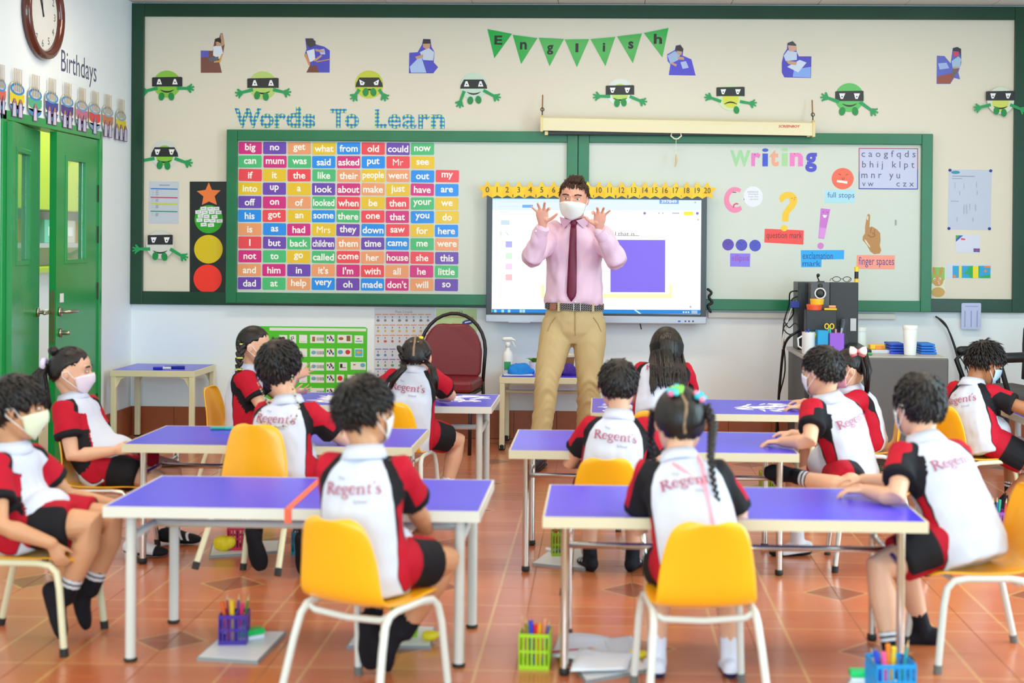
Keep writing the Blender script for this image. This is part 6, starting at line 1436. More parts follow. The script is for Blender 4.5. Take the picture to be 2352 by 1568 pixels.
# ---------------------------------------------------------------- the teacher
def teacher():
    Fq, Rq = azv(180)          # faces the pupils
    Yt = 8.6; hip = [at(1353, 748, 8.62), at(1284, 748, 8.62)]   # 0 = his left (right in the photo), 1 = his right
    kn = [at(1355, 872, 8.58), at(1256, 872, 8.53)]; an = [at(1344, 1032, 8.72), at(1238, 1044, 8.50)]
    o = V((an[0][0]+an[1][0])/2, 8.6, 0); root = thing('person', 'man in pink shirt and maroon tie with both hands raised like claws', 'person', o)
    hd = Head(at(1318, 456, 8.47), 187, 8, -3, .246, .98)
    Nb = at(1321, 520, 8.55); Hc = at(1319, 735, 8.62); up = nrm(Nb-Hc); L = np.linalg.norm(Nb-Hc)
    sh = [at(1381, 548, 8.56), at(1262, 546, 8.56)]; el = [at(1420, 601, 8.33), at(1218, 596, 8.33)]; wr = [at(1376, 528, 8.21), at(1247, 521, 8.21)]
    def torso(mb, secs, n=26):
        rings = []
        for t, a, d, off in secs:
            c = Hc+(Nb-Hc)*t+V(0, off, 0); rings.append([c+V(1, 0, 0)*a*math.cos(q)+V(0, 1, 0)*d*math.sin(q) for q in np.linspace(0, 2*PI, n, endpoint=False)])
        mb.loft(rings)
    b = MB(); torso(b, [(-.1, .15, .10, 0), (.1, .15, .10, 0), (.4, .14, .09, 0), (.75, .145, .08, .01), (.9, .10, .055, .01), (1., .06, .055, 0)])
    b.tube([Nb-up*.03, Nb+(hd.c-Nb)*.3, hd.p(0, -.08, -.2)], [.065, .057, .058], 14); hd.add(b)
    for i in (0, 1):
        b.tube([sh[i], el[i], el[i]+(wr[i]-el[i])*.3, wr[i]], [.038, .034, .036, .025], 12)
        s_ = 1 if i == 0 else -1
        fl = ((.55, .8, .5), (.30, .55, .35), (.25, .45, .3), (.15, .25, .2)) if i == 0 else ((.45, .75, .45), (.2, .4, .3), (.2, .35, .25), (.1, .2, .15))
        hand(b, wr[i]+V(0, -.01, .012), V(s_*.06, -.38, 1), V(s_*-.05, -1, -.38), .178, i == 1, splay=.40, thumb=1.05, fl4=fl)
        b.tube([hip[i], kn[i], an[i]+V(0, 0, .05)], [.07, .055, .04], 12)
    child(voxel(b, .0042, 2), 'body', skin_mat('skin_fair', 'e3a68e'), root, o)
    hd.eyes(root, o, '3a4a4c')
    # shirt
    M_pink = mat('pink_cotton', 'e8c6da', .7, bump=.1, bscale=220); q = MB()
    torso(q, [(.165, .172, .122, 0), (.19, .184, .134, -.004), (.225, .186, .136, -.007), (.32, .178, .126, -.008), (.55, .172, .118, 0), (.75, .182, .112, 0), (.88, .158, .092, 0), (.97, .09, .075, 0), (1.02, .07, .07, 0)])
    for i in (0, 1):
        d = el[i]-sh[i]; f = wr[i]-el[i]
        q.tube([sh[i]-d*.35, sh[i], sh[i]+d*.5, el[i]-d*.03, el[i]+f*.12+V(0, 0, -.008), el[i]+f*.45, el[i]+f*.8, wr[i]-f*.04], [.07, .079, .070, .062, .064, .056, .046, .037], 16)
    me = voxel(q, .008, 5); wrinkle(me, .016, 10., 3.); wrinkle(me, .009, 22., 7.)
    v = coords(me); bvh = BVHTree.FromPolygons([tuple(p) for p in v], [tuple(p.vertices) for p in me.polygons]); shirt = child(me, 'dress_shirt', M_pink, root, o)
    for i in (0, 1):
        f = nrm(wr[i]-el[i]); c = wr[i]-f*.012; q = MB().tube([c-f*.045, c-f*.02, c+f*.008], [.043, .0425, .041], 18, round_=False); cu = q.build('cuff', M_pink, shirt, o, smooth=True, sharp=.8)
        MB().ball(c-f*.02+V(.03*(1 if i == 0 else -1), -.03, 0), .006, nu=8, nv=6).build('button', mat('pearl', 'f0ecec', .3), cu, o)
    def front(x, z, lift=.004):
        h_, n_, _, _ = bvh.ray_cast(Vector((x, 7.6, z)), Vector((0, 1, 0))); return V(x, (h_[1] if h_ else 8.45)-lift, z)
    # collar: two wings and a stand
    c0 = Nb+up*.028; st = []
    for k in range(25):
        a = 2*PI*k/24; cd = V(math.cos(a), math.sin(a), 0); dr = .018*max(0, -math.sin(a))
        st.append([c0+cd*.060+V(0, 0, .030-dr), c0+cd*.066+V(0, 0, .033-dr), c0+cd*.078+V(0, 0, -.012-dr), c0+cd*.060-V(0, 0, .012+dr)])
    MB().loft(st, cap=False).build('collar', M_pink, shirt, o, smooth=True)
    for s_ in (-1, 1):
        pc = at(1318+s_*12, 502, 8.45); lp = [front(pc[0]-s_*.018, pc[2]-.012, .012), front(pc[0]+s_*.055, pc[2]+.012, .004), front(pc[0]+s_*.05, pc[2]-.03, .010), front(pc[0]+s_*.028, pc[2]-.058, .012)]
        MB().prism(lp, V(0, -.004, 0)).build('collar_wing', M_pink, shirt, o, bevel=.0015)
    # buttons and placket
    for z in np.linspace(at(1, 560, 8.5)[2], at(1, 680, 8.5)[2], 6):
        p = front(at(1322, 600, 8.5)[0], z, .002); MB().ball(p, V(.005, .003, .005), nu=8, nv=6).build('button', mat('pearl'), shirt, o)
    # tie
    M_tie = mat('maroon_silk', '6f1338', .45, bump=.15, bscale=300); L_ = []
    ys = [(519, 1317.5, 6.), (530, 1317, 7.), (560, 1316, 8.), (600, 1315, 9.5), (640, 1314, 10.5), (672, 1313, 11.), (680, 1313, 9.), (692, 1312.5, .4)]
    rows = []
    for y, x, w in ys:
        row = []
        for k in (-1, -.4, .4, 1):
            a = at(x+k*w, y, 8.48); row.append(front(a[0], a[2], .010+.004*(1-k*k)))
        rows.append(row)
    f = [(i*4+j, i*4+j+1, i*4+5+j, i*4+4+j) for i in range(len(rows)-1) for j in range(3)]
    tie = MB().add([p for r in rows for p in r], f).build('tie', M_tie, root, o, smooth=True); md = tie.modifiers.new('t', 'SOLIDIFY'); md.thickness = .005; md.offset = 0
    kp = at(1317.5, 513, 8.44); kp = front(kp[0], kp[2], .014)
    MB().loft([[kp+V(x*w, -.010*y, z) for x, y in ((-1, 0), (-.5, 1), (.5, 1), (1, 0), (.5, -1), (-.5, -1))] for w, z in ((.014, -.022), (.021, 0.), (.026, .016), (.02, .024))]).build('tie_knot', M_tie, tie, o, smooth=True)
    for s_ in (-1, 1): MB().tube([kp+V(s_*.015, 0, .014), kp+V(s_*.05, .022, .028)], [(.010, .003), (.010, .003)], 8, ref=V(0, -1, .3)).build('tie_band', M_tie, tie, o)
    # trousers
    M_chino = mat('khaki_cotton', 'c6ae7c', .75, bump=.12, bscale=260); q = MB()
    torso(q, [(.145, .168, .121, 0), (.0, .185, .135, .0), (-.12, .188, .14, .005), (-.24, .15, .115, .01)][::-1])
    for i in (0, 1):
        k_, a_ = kn[i], an[i]; s_ = 1 if i == 0 else -1
        q.tube([hip[i]+V(s_*.005, 0, .03), hip[i]+(k_-hip[i])*.3, hip[i]+(k_-hip[i])*.7, k_, k_+(a_-k_)*.4, a_+(k_-a_)*.2, a_+V(0, 0, -.005)], [.095, .103, .088, .078, .070, .064, .060], 18, round_=False)
    me = voxel(q, .008, 4); v = coords(me); n = np.empty(len(v)*3); me.vertices.foreach_get('normal', n); n = n.reshape(-1, 3)
    kz = (kn[0][2]+kn[1][2])/2; w_ = np.exp(-((v[:, 2]-kz+.10)/.16)**2)*.009+.0025
    d = np.array([mnoise.noise(Vector((p[0]*7, p[1]*7, p[2]*30+2.2*math.sin(p[0]*25)))) for p in v]); setco(me, v+n*(d*w_)[:, None]); wrinkle(me, .006, 9., 5.)
    v = coords(me); bv2 = BVHTree.FromPolygons([tuple(p) for p in v], [tuple(p.vertices) for p in me.polygons]); tr = child(me, 'trousers', M_chino, root, o)
    def frt(x, z, lift=.003):
        h_, n_, _, _ = bv2.ray_cast(Vector((x, 7.6, z)), Vector((0, 1, 0))); return V(x, (h_[1] if h_ else 8.5)-lift, z)
    q = MB(); q.tube([frt(at(1321, y, 8.5)[0], at(1321, y, 8.5)[2]) for y in (716, 735, 755, 770)], [(.004, .002)]*4, 6, ref=V(0, -1, 0)); q.build('fly_seam', mat('khaki_seam', 'a68e5e', .8), tr, o)
    for s_ in (-1, 1): MB().tube([frt(at(1319+s_*a, y, 8.5)[0], at(1, y, 8.5)[2]) for a, y in ((44, 716), (54, 730), (62, 748))], [(.003, .002)]*3, 6, ref=V(0, -1, 0)).build('pocket_seam', mat('khaki_seam'), tr, o)
    # belt
    def woven():
        m = bpy.data.materials.new('woven_belt'); m.use_nodes = True; nt = m.node_tree; b_ = nt.nodes['Principled BSDF']; N = nt.nodes.new; Lk = nt.links.new
        tc = N('ShaderNodeTexCoord'); mp = N('ShaderNodeMapping'); mp.inputs['Rotation'].default_value = (0, math.radians(40), 0); mp.inputs['Scale'].default_value = (1, .001, 1)
        ck = N('ShaderNodeTexBrick'); ck.inputs['Scale'].default_value = 26.; ck.inputs['Color1'].default_value = lin('0b0b1e'); ck.inputs['Color2'].default_value = lin('12122c'); ck.inputs['Mortar'].default_value = lin('c9bfae'); ck.inputs['Mortar Size'].default_value = .016; ck.inputs['Mortar Smooth'].default_value = 0.
        mp.inputs['Rotation'].default_value = (PI/2, 0, .7); Lk(tc.outputs['Object'], mp.inputs['Vector']); Lk(mp.outputs[0], ck.inputs['Vector']); Lk(ck.outputs['Color'], b_.inputs['Base Color']); b_.inputs['Roughness'].default_value = .7; return m
    zb = at(1319, 703, 8.55)[2]; bt = (zb-Hc[2])/(Nb[2]-Hc[2]); c = Hc+(Nb-Hc)*bt; ring = []
    for k in range(49):
        t = 2*PI*k/48; ring.append([c+V(r*1.0*math.cos(t), (r*.735)*math.sin(t)-.004, z-.004*math.cos(t)) for r, z in ((.176, -.022), (.183, -.022), (.183, .018), (.176, .018))])
    belt = MB().loft(ring, cap=False).build('belt', woven(), root, o)
    yb = c[1]-.1345-.006; xk = at(1322, 703, yb)[0]
    q = MB().tube([V(xk-.012, yb, zb-.026), V(xk+.028, yb, zb-.026), V(xk+.028, yb, zb+.022), V(xk-.012, yb, zb+.022)], .0035, 8, closed=True); q.build('buckle', M_steel, belt, o)
    xt = at(1271, 702, yb+.03)[0]; MB().box(xt-.022, xt+.018, yb+.019, yb+.027, zb-.022, zb+.017).build('leather_tip', mat('tan_leather', '8a4f30', .5), belt, o, bevel=.003)
    for x in (1283, 1362): xl = at(x, 703, yb+.01)[0]; dy = .1345*(1-math.sqrt(max(0, 1-((xl-c[0])/.183)**2))); MB().box(xl-.008, xl+.008, yb-.001+dy, yb+.006+dy, zb-.03, zb+.026).build('belt_loop', M_chino, belt, o, bevel=.002)
    # shoes
    for i in (0, 1):
        a_ = an[i].copy(); a_[2] = .075; q = MB(); td = nrm(V(.15 if i == 0 else -.25, -1, -.03))
        heel = V(a_[0], a_[1], 0)-td*.06
        q.tube([heel+V(0, 0, .045), heel+td*.08+V(0, 0, .05), heel+td*.16+V(0, 0, .042), heel+td*.23+V(0, 0, .034), heel+td*.265+V(0, 0, .03)], [(.036, .042), (.041, .046), (.048, .038), (.045, .030), (.03, .024)], 14, ref=V(0, 0, 1)); q.tube([a_+V(0, 0, .04), a_-V(0, 0, .03)], .044, 12)
        s1 = child(voxel(q, .008, 3), 'shoe', mat('navy_leather', '1a1c2c', .35), root, o)
        q = MB().tube([heel+V(0, 0, .012), heel+td*.1+V(0, 0, .012), heel+td*.2+V(0, 0, .012), heel+td*.275+V(0, 0, .012)], [(.038, .012), (.042, .012), (.051, .012), (.032, .012)], 14, ref=V(0, 0, 1)); q.build('sole', M_foot, s1, o, smooth=True)
        for k in range(3): p = heel+td*(.12+.03*k)+V(0, 0, .092-.008*k); MB().tube([p-np.cross(td, V(0, 0, 1))*.02, p+V(0, 0, .004), p+np.cross(td, V(0, 0, 1))*.02], .003, 6).build('lace', mat('lace_dark', '2a2c40', .8), s1, o)
    hd.mask(root, o, mat('mask_pleated', 'e8ebe6', .75, bump=.1, bscale=90), -.02)
    line = [(0, 38), (30, 37), (55, 32), (72, 20), (88, 4), (100, -8), (120, -20), (180, -26)]
    mb = hd.cap(line, .08, .07, seed=51); hd.tufts(mb, line, 1300, .11, .26, (PI-.3, .8), .09, 52, .007, None, .0)
    for k in range(170):   # fringe swept up and over
        a0 = rng.uniform(-.8, .8); p = hd.surf(a0, .74+rng.uniform(0, .3), 1.07); nm = nrm(p-hd.c); dd = nrm(hd.R@V(-.55, -.3, .8)+rng.normal(0, .15, 3)); mb.tube([p, p+dd*.018+nm*.009, p+dd*.036+nm*.008], [(.004, .003), (.0035, .0025), (.001, .001)], 5, ref=nm, round_=False)
    mb.build('hair', M_bhair, root, o, smooth=True)
    return hd
teacher()
# ---------------------------------------------------------------- small things
def quad_board(label, px, z=.0, th=.012, name='mini_whiteboard', hx='e6e8ea', edge='8f9698', cat='whiteboard', group='small whiteboards on the floor'):
    q = [at_z(x, y, z+th) for x, y in px]; c = np.mean(q, axis=0); o = V(c[0], c[1], z)
    t = thing(name, label, cat, o, 0, group)
    MB().prism([V(*p[:2], z) for p in q], V(0, 0, th*.9)).build('frame', paint(edge), t, o)
    MB().prism([V(*(c[:2]+(p[:2]-c[:2])*.96), z+th*.9) for p in q], V(0, 0, th*.1)).build('panel', paint(hx, .3), t, o)
    return t
def stick(name, label, cat, p, d, L, r, hx, tip=None, group=None, cap=None):
    """pen or pencil from foot p along d"""
    p, d = np.asarray(p, float), nrm(d); o = p
    b = MB().tube([p, p+d*L*.86], r, 8, round_=False).build(name, paint(hx, .4), origin=o, smooth=True, sharp=.8); tag(b, label, cat, group)
    b.location = o.tolist()
    if cap: MB().tube([p+d*L*.5, p+d*L*.9], r*1.18, 8, round_=False).build('cap', paint(cap, .4), b, o, smooth=True, sharp=.8)
    else: MB().tube([p+d*L*.86, p+d*L], [r, r*.12], 8, round_=False).build('tip', paint(tip or 'd8b184', .5), b, o, smooth=True, sharp=.8)
    return b
def basket(col, hx, x, y, z, where, pens, w=.045, h=.10, rz=.1, seed=0):
    """slotted plastic basket with pens standing in it"""
    t = thing('pencil_basket', '%s slotted plastic pencil basket %s' % (col, where), 'basket', (x, y, z), rz, 'plastic pencil baskets on the floor')
    m = mat('basket_'+hx, hx, .35, alpha=.9)
    MB().box(-w, w, -w, w, 0, .004).build('base', m, t)
    for k in range(4):
        q = MB(); n = 7
        q.box(-w, w, -.0015, .0015, .0, .014).box(-w, w, -.0015, .0015, h-.012, h).box(-w, w, -.0012, .0012, h*.5-.004, h*.5+.004)
        for i in range(n+1):
            a = -w+2*w*i/n; q.box(max(a-.0032, -w), min(a+.0032, w), -.0015, .0015, .014, h-.012)
        o = q.build('side_wall', m, t); o.rotation_euler = (0, 0, k*PI/2); o.location = (w*math.sin(k*PI/2), -w*math.cos(k*PI/2), 0)
    rg = np.random.default_rng(seed+5); n = len(pens)
    for i, (pc, ph, kind) in enumerate(pens):
        a = -.7+1.4*(i+.5)/n; b = V(x+w*a*.75, y+w*rg.uniform(-.5, .5), z+.006); d = V(a*.28, rg.uniform(-.15, .15), 1)
        stick(kind, '%s %s in the %s basket %s' % (pc, kind.replace('_', ' '), col, where), kind, b, d, rg.uniform(.135, .165), .0042 if kind == 'pencil' else .0065, ph, None, 'pens and pencils in the floor baskets', None if kind == 'pencil' else ph)
    return t
def eraser(label, px, py, z, rz, hx):
    c = at_z(px, py, z); t = thing('board_eraser', label, 'eraser', (c[0], c[1], z), rz, 'whiteboard erasers on the floor')
    MB().box(-.045, .045, -.022, .022, 0, .014).build('felt', paint('dfe6f0', .9), t, bevel=.003); MB().box(-.047, .047, -.024, .024, .014, .034).build('grip', paint(hx, .35), t, bevel=.006)
P_ = 'pencil'; F_ = 'felt_pen'
quad_board('mini whiteboard carrying the purple basket, left of the turned chair', [(452, 1508), (592, 1517), (657, 1449), (522, 1446)])
c = at_z(533, 1478, .012); basket('purple', '4a2aa0', c[0], c[1]+.03, .012, 'left of the turned chair', (('orange', 'f0662a', F_), ('dark red', 'a01e2c', P_), ('peach', 'e8b48c', F_), ('yellow', 'f2c41c', F_), ('violet', '3c2a80', P_), ('pink', 'e83a72', F_), ('green', '4a8a2a', P_)), seed=1)
eraser('green whiteboard eraser beside the purple basket', 574, 1466, .012, .7, '16c45c')
c = at_z(556, 1447, .046); t = thing('magnet', 'grey round magnet on the green eraser', 'magnet', (c[0], c[1], .046)); MB().lathe([(.001, 0), (.018, 0), (.019, .006), (.012, .016), (.001, .018)], 14).build('knob', paint('b4bab8'), t, smooth=True)
c = at_z(1228, 1536, 0); basket('lime green', 'a8dc18', c[0], c[1]+.04, 0, 'nearest the loose papers', (('peach', 'e8a080', P_), ('olive', '8a8a2a', P_), ('blue', '1c3cd0', F_), ('red', 'e8203c', F_), ('orange', 'f5a01c', F_), ('salmon', 'f59a74', F_), ('violet', '6a5cc0', P_)), w=.048, h=.115, seed=2, rz=-.05)
quad_board('mini whiteboard under the loose papers', [(1345, 1562), (1490, 1535), (1440, 1475), (1290, 1490)])
def sheet(label, px, z, seed, hx='dfe6f2'):
    q = [at_z(x, y, z) for x, y in px]; o = V(*np.mean(q, axis=0)[:2], z); n = 9; vs = []
    for i in range(n):
        for j in range(n):
            u, w = i/(n-1), j/(n-1); p = (q[0]*(1-u)+q[1]*u)*(1-w)+(q[3]*(1-u)+q[2]*u)*w
            vs.append(V(p[0], p[1], z+.004+.012*max(0, math.sin(u*3.1+seed))*abs(math.sin(w*4+seed*1.7))))
    f = [(i*n+j, i*n+j+1, (i+1)*n+j+1, (i+1)*n+j) for i in range(n-1) for j in range(n-1)]
    ob = MB().add(vs, f).build('paper_sheet', paint(hx, .7), origin=o, smooth=True); md = ob.modifiers.new('t', 'SOLIDIFY'); md.thickness = .0008
    return tag(ob, label, 'paper', 'loose papers on the floor')
sheet('large loose white paper sheet in front of the table leg', [(1268, 1512), (1425, 1540), (1420, 1468), (1285, 1462)], .014, .4)
sheet('white paper sheet with a small dark scribble, nearest the camera', [(1310, 1545), (1440, 1540), (1455, 1500), (1330, 1495)], .022, 1.9, 'e8eef8')
sheet('grey-white paper sheet half under the table behind the chair leg', [(1400, 1500), (1470, 1500), (1450, 1462), (1385, 1470)], .016, 3., 'd4dae2')
stick('pencil', 'dark red pencil lying across the loose papers', 'pencil', at_z(1262, 1497, .03), V(1, .35, 0), .17, .004, 'b02a50', None, 'pens and pencils in the floor baskets')
def blob(name, label, cat, px, py, z, r, hx):
    c = at_z(px, py, z); o = V(c[0], c[1], z); q = MB().ball(o+V(0, 0, r[2]*.9), r, nu=14, nv=9); q.ball(o+V(r[0]*.7, 0, r[2]*1.1), V(r[0]*.6, r[1]*.7, r[2]*.8), nu=12, nv=8)
    me = voxel(q, .006, 3); wrinkle(me, .004, 60., r[0]*99); ob = child(me, name, paint(hx, .5), None, o); ob.location = o.tolist(); return tag(ob, label, cat)
blob('sponge', 'yellow sponge beside the loose papers and chair leg', 'sponge', 1462, 1515, .0, (.03, .022, .018), 'f4dc1c')
quad_board('mini whiteboard under the tipped chair, behind the red basket', [(480, 1275), (640, 1264), (642, 1240), (488, 1243)])
c = at_z(545, 1262, .012); basket('red', 'c4204a', c[0], c[1]+.03, .012, 'under the second row table', (('orange', 'f0702a', P_), ('dark blue', '20285c', P_), ('red', 'c8283c', P_), ('brown', '7a4a2c', P_), ('violet', '4a3c8c', P_)), seed=3)
blob('sponge', 'yellow sponge beside the red basket', 'sponge', 512, 1264, .012, (.045, .03, .035), 'ecd416')
c = at_z(690, 1275, 0); basket('teal', '12809c', c[0], c[1]+.05, 0, 'beside the foot of the beaded-chain boy', (('dark', '2a2c38', P_), ('blue', '2a6ac0', F_)), seed=4)
quad_board('mini whiteboard with a blue marker, behind the chrome table leg', [(1222, 1292), (1345, 1304), (1335, 1258), (1262, 1262)])
c = at_z(1290, 1275, .012); basket('olive lime', '8fae12', c[0], c[1]+.03, .012, 'behind the chrome table leg', (('red', 'd83a3c', P_), ('dark violet', '3c2450', P_), ('orange', 'f08a2c', P_)), seed=5)
stick('marker', 'blue and white marker lying on the mini whiteboard', 'marker', at_z(1255, 1260, .022), V(.9, -.75, 0), .13, .008, 'e8eaf2', None, None, '2a3cc8')
quad_board('mini whiteboard behind the white chair legs in the front row', [(796, 1482), (990, 1482), (1000, 1438), (828, 1434)])
c = at_z(925, 1462, .012); basket('bright lime', '8ecb1c', c[0], c[1]+.04, .012, 'behind the leg of the front row boy', (('orange', 'f0822a', P_), ('yellow', 'f2d01c', F_), ('green', '5aa82a', F_)), h=.13, seed=6)
blob('sponge', 'yellow sponge at the right end of a mini whiteboard', 'sponge', 988, 1470, .012, (.03, .022, .018), 'f0dc20')
quad_board('mini whiteboard at the bottom edge under the blue basket', [(1930, 1612), (2110, 1618), (2085, 1560), (1950, 1555)])
c = at_z(2045, 1592, .012); basket('sky blue', '12a0e8', c[0], c[1], .012, 'at the bottom edge of the photo', (('blue', '2446d0', F_), ('pink', 'f0609c', F_), ('orange', 'f58a2c', F_), ('yellow', 'f0d83c', F_), ('dark blue', '20308c', P_), ('teal', '20a8a0', P_)), w=.06, h=.105, seed=7)
eraser('green whiteboard eraser beside the sky blue basket', 1985, 1562, .012, 0, '18d070')
t = quad_board('pink and white folder pile under the purple basket near the right edge', [(2258, 1240), (2320, 1240), (2316, 1212), (2262, 1212)], 0, .05, 'folder_pile', 'e9eaf0', 'd83a9c', 'folder', None)
c = at_z(2287, 1222, .05); basket('mauve', '8a4a9c', c[0], c[1], .05, 'on the folder pile near the right edge', (('green', '3ca84a', F_), ('brown', '8a6a3c', P_), ('blue', '3a5cb0', P_), ('teal', '2aa890', F_), ('red', 'c83a4c', P_)), seed=8)
c = at_z(1765, 1122, 0); basket('yellow-green', 'b8c81c', c[0], c[1], 0, 'far under the third row table', (('yellow', 'e8d02c', P_), ('green', '6aa83a', P_)), seed=9)
c = at_z(2003, 1142, 0); t = thing('mesh_crate', 'dark green mesh crate behind the boy with a hand on the table', 'crate', (c[0], c[1], 0)); m = mat('crate_green', '0f5a34', .4)
MB().box(-.07, .07, -.09, .09, 0, .006).build('base', m, t)
for k in range(4):
    q = MB()
    for i in range(7): q.box(-.08+.16*i/6-.003, -.08+.16*i/6+.003, -.002, .002, 0, .17)
    for i in range(6): q.box(-.08, .08, -.002, .002, .17*i/5-.003 if i else 0, .17*i/5+.003)
    o = q.build('side_wall', m, t); o.rotation_euler = (0, 0, k*PI/2); o.location = (.08*math.sin(k*PI/2), -.08*math.cos(k*PI/2), 0)
c = at_z(2040, 1018, 0); t = thing('tissue_pack', 'white and lilac tissue pack on the floor by the grey desk', 'tissue pack', (c[0], c[1], 0)); MB().box(-.06, .06, -.04, .04, 0, .05).build('wrapper', paint('cdbfe6', .3), t, bevel=.012); MB().ball((0, 0, .055), (.03, .012, .025)).build('tissue', paint('f4f4f8'), t, smooth=True)
# things on the tables
a0, a1 = at_z(722, 1112, .5165), at_z(662, 1168, .5165); w = .012
q = MB(); q.prism([V(a0[0]-w, 5.0, .516), V(a0[0]+w, 5.0, .516), V(a1[0]+w, 4.418, .516), V(a1[0]-w, 4.418, .516)], V(0, 0, .0008)); q.box(a1[0]-w, a1[0]+w, 4.4185, 4.42, .47, .5165)
tag(q.build('tape_strip', paint('f26a48', .5), origin=a1), 'orange tape strip across the front left table', 'tape')
b = at_z(484, 983, .523); stick('marker', 'teal marker lying on the second row table', 'marker', b, V(1, .1, 0), .13, .0075, '12a08c', None, None, '3cb0a0')
for px, py, L, h1, h2, lab in ((352, 845, .13, '2a38c4', 'dfe2f0', 'blue and white marker on the corner table'), (378, 843, .15, '1f2c9c', 'c84a5c', 'long blue marker with a red band on the corner table')):
    b = at_z(px, py, .515); stick('marker', lab, 'marker', b, V(1, .05, 0), L, .009, h1, None, 'markers on the corner table', h2 if h2 != 'c84a5c' else h1)
def foam(label, px, z=.5155, seed=0):
    q = [at_z(x, y, z) for x, y in px]; o = np.mean(q, axis=0); rg = np.random.default_rng(seed); mb = MB()
    ax, ay = (q[1]-q[0])/2, (q[3]-q[0])/2
    for k in range(34):
        u, w = rg.uniform(-.95, .95), rg.uniform(-.9, .9)
        if u*u+w*w > 1: continue
        p = o+ax*u+ay*w; t = rg.uniform(0, PI); d = V(math.cos(t), math.sin(t)*.6, 0)*rg.uniform(.03, .07); mb.tube([p-d, p+V(.01, .01, 0)*rg.normal(), p+d], [(.004, .002), (.011, .004), (.004, .002)], 7, ref=V(0, 0, 1))
    for v_ in range(len(mb.v)): x, y, zz = mb.v[v_]; mb.v[v_] = (x, y, max(zz, z))
    return tag(mb.build('foam_smear', mat('foam_white', 'eef0f8', .6), origin=o, smooth=True), label, 'foam', 'white foam on the tables', 'stuff')
foam('white foam smeared before the girl with two plaits', [(1015, 925), (1120, 925), (1105, 908), (1030, 908)], seed=1)
foam('white foam smeared on the left part of the third row table', [(725, 925), (800, 925), (790, 908), (735, 908)], seed=2)
foam('white foam smeared near the hand of the bow girl', [(1700, 945), (1815, 945), (1800, 926), (1715, 926)], seed=3)
foam('white foam smeared left of the kneeling girl', [(1375, 945), (1460, 945), (1455, 925), (1385, 925)], seed=4)
# on the table under the screen
zt = .4865; M_wp = mat('white_plastic', 'eef0ee', .35)
c = at_z(1172, 850, zt); t = thing('spray_bottle', 'white spray bottle with a green label under the screen', 'bottle', (c[0], 9.42, zt))
MB().lathe([(.001, 0), (.034, 0), (.036, .006), (.036, .12), (.030, .145), (.014, .165), (.013, .185)], 18).build('body', M_wp, t, smooth=True, sharp=.9)
MB().box(-.022, .022, -.0375, -.033, .03, .085).build('label', paint('1f9a58'), t)
q = MB(); q.tube([V(0, 0, .18), V(0, 0, .215)], .016, 12, round_=False); q.tube([V(-.025, 0, .235), V(.02, 0, .238), V(.045, 0, .228)], [.014, .013, .006], 10); q.tube([V(.03, 0, .225), V(.04, 0, .20), V(.05, 0, .185)], .004, 6); q.build('trigger_head', M_wp, t, smooth=True)
def cloth_heap(label, px, Y, z, r, hx, seed):
    c = at(px, 840, Y); q = MB().ball((c[0], Y, z+r[2]*.55), r, nu=20, nv=12); q.ball((c[0]+r[0]*.6, Y+.01, z+r[2]*.35), V(*r)*.6); me = voxel(q, .007, 2); wrinkle(me, .016, 22., seed); wrinkle(me, .006, 60., seed+2)
    v = coords(me); v[:, 2] = np.maximum(v[:, 2], z+.001); setco(me, v); o = V(c[0], Y, z); ob = child(me, 'cloth', paint(hx, .8), None, o); ob.location = o.tolist(); return tag(ob, label, 'cloth')
cloth_heap('crumpled bright blue cloth on the table under the screen', 1194, 9.34, zt, (.085, .06, .055), '1a86e0', 1.)
cloth_heap('dark purple cloth behind the legs of the teacher', 1303, 9.38, zt, (.06, .05, .05), '4a2c90', 2.)
t = thing('plant_pot', 'small white pot with a leafy green plant behind the teacher', 'plant', (at(1228, 850, 9.5)[0], 9.52, zt)); MB().lathe([(.001, 0), (.032, 0), (.042, .075), (.038, .075), (.034, .06), (.001, .058)], 16).build('pot', M_wp, t, smooth=True, sharp=.8)
ml = mat('leaf_green', '6fae2c', .5)
for k in range(11):
    a = 2.4*k; L = .05+.012*(k % 3); d = V(math.cos(a), math.sin(a), 0); p = [V(0, 0, .06)+d*L*u+V(0, 0, L*1.5*u-.9*L*u*u) for u in (0, .35, .7, 1)]
    MB().tube(p, [(.002, .001), (.017, .002), (.019, .002), (.002, .001)], 8, ref=V(0, 0, 1)).build('leaf', ml, t, smooth=True)
t = thing('paper_cup', 'brown kraft cup seen between the legs of the teacher', 'cup', (at(1306, 850, 9.55)[0], 9.55, zt)); MB().lathe([(.001, 0), (.03, 0), (.042, .12), (.039, .12), (.03, .004), (.001, .004)], 18).build('body', paint('8f6238', .7), t, smooth=True, sharp=.8); MB().lathe([(.043, .11), (.045, .125), (.03, .135), (.001, .135)], 18).build('lid', paint('e4dcc0'), t, smooth=True, sharp=.8)
t = thing('exercise_book', 'blue exercise book on the table under the screen', 'book', (at(1190, 860, 9.3)[0], 9.28, zt), .1); MB().box(-.10, .10, -.06, .06, 0, .008).build('cover', paint('3a5cc8'), t); MB().box(-.096, .098, -.058, .058, .001, .0095).build('pages', paint('e8eaf2'), t)
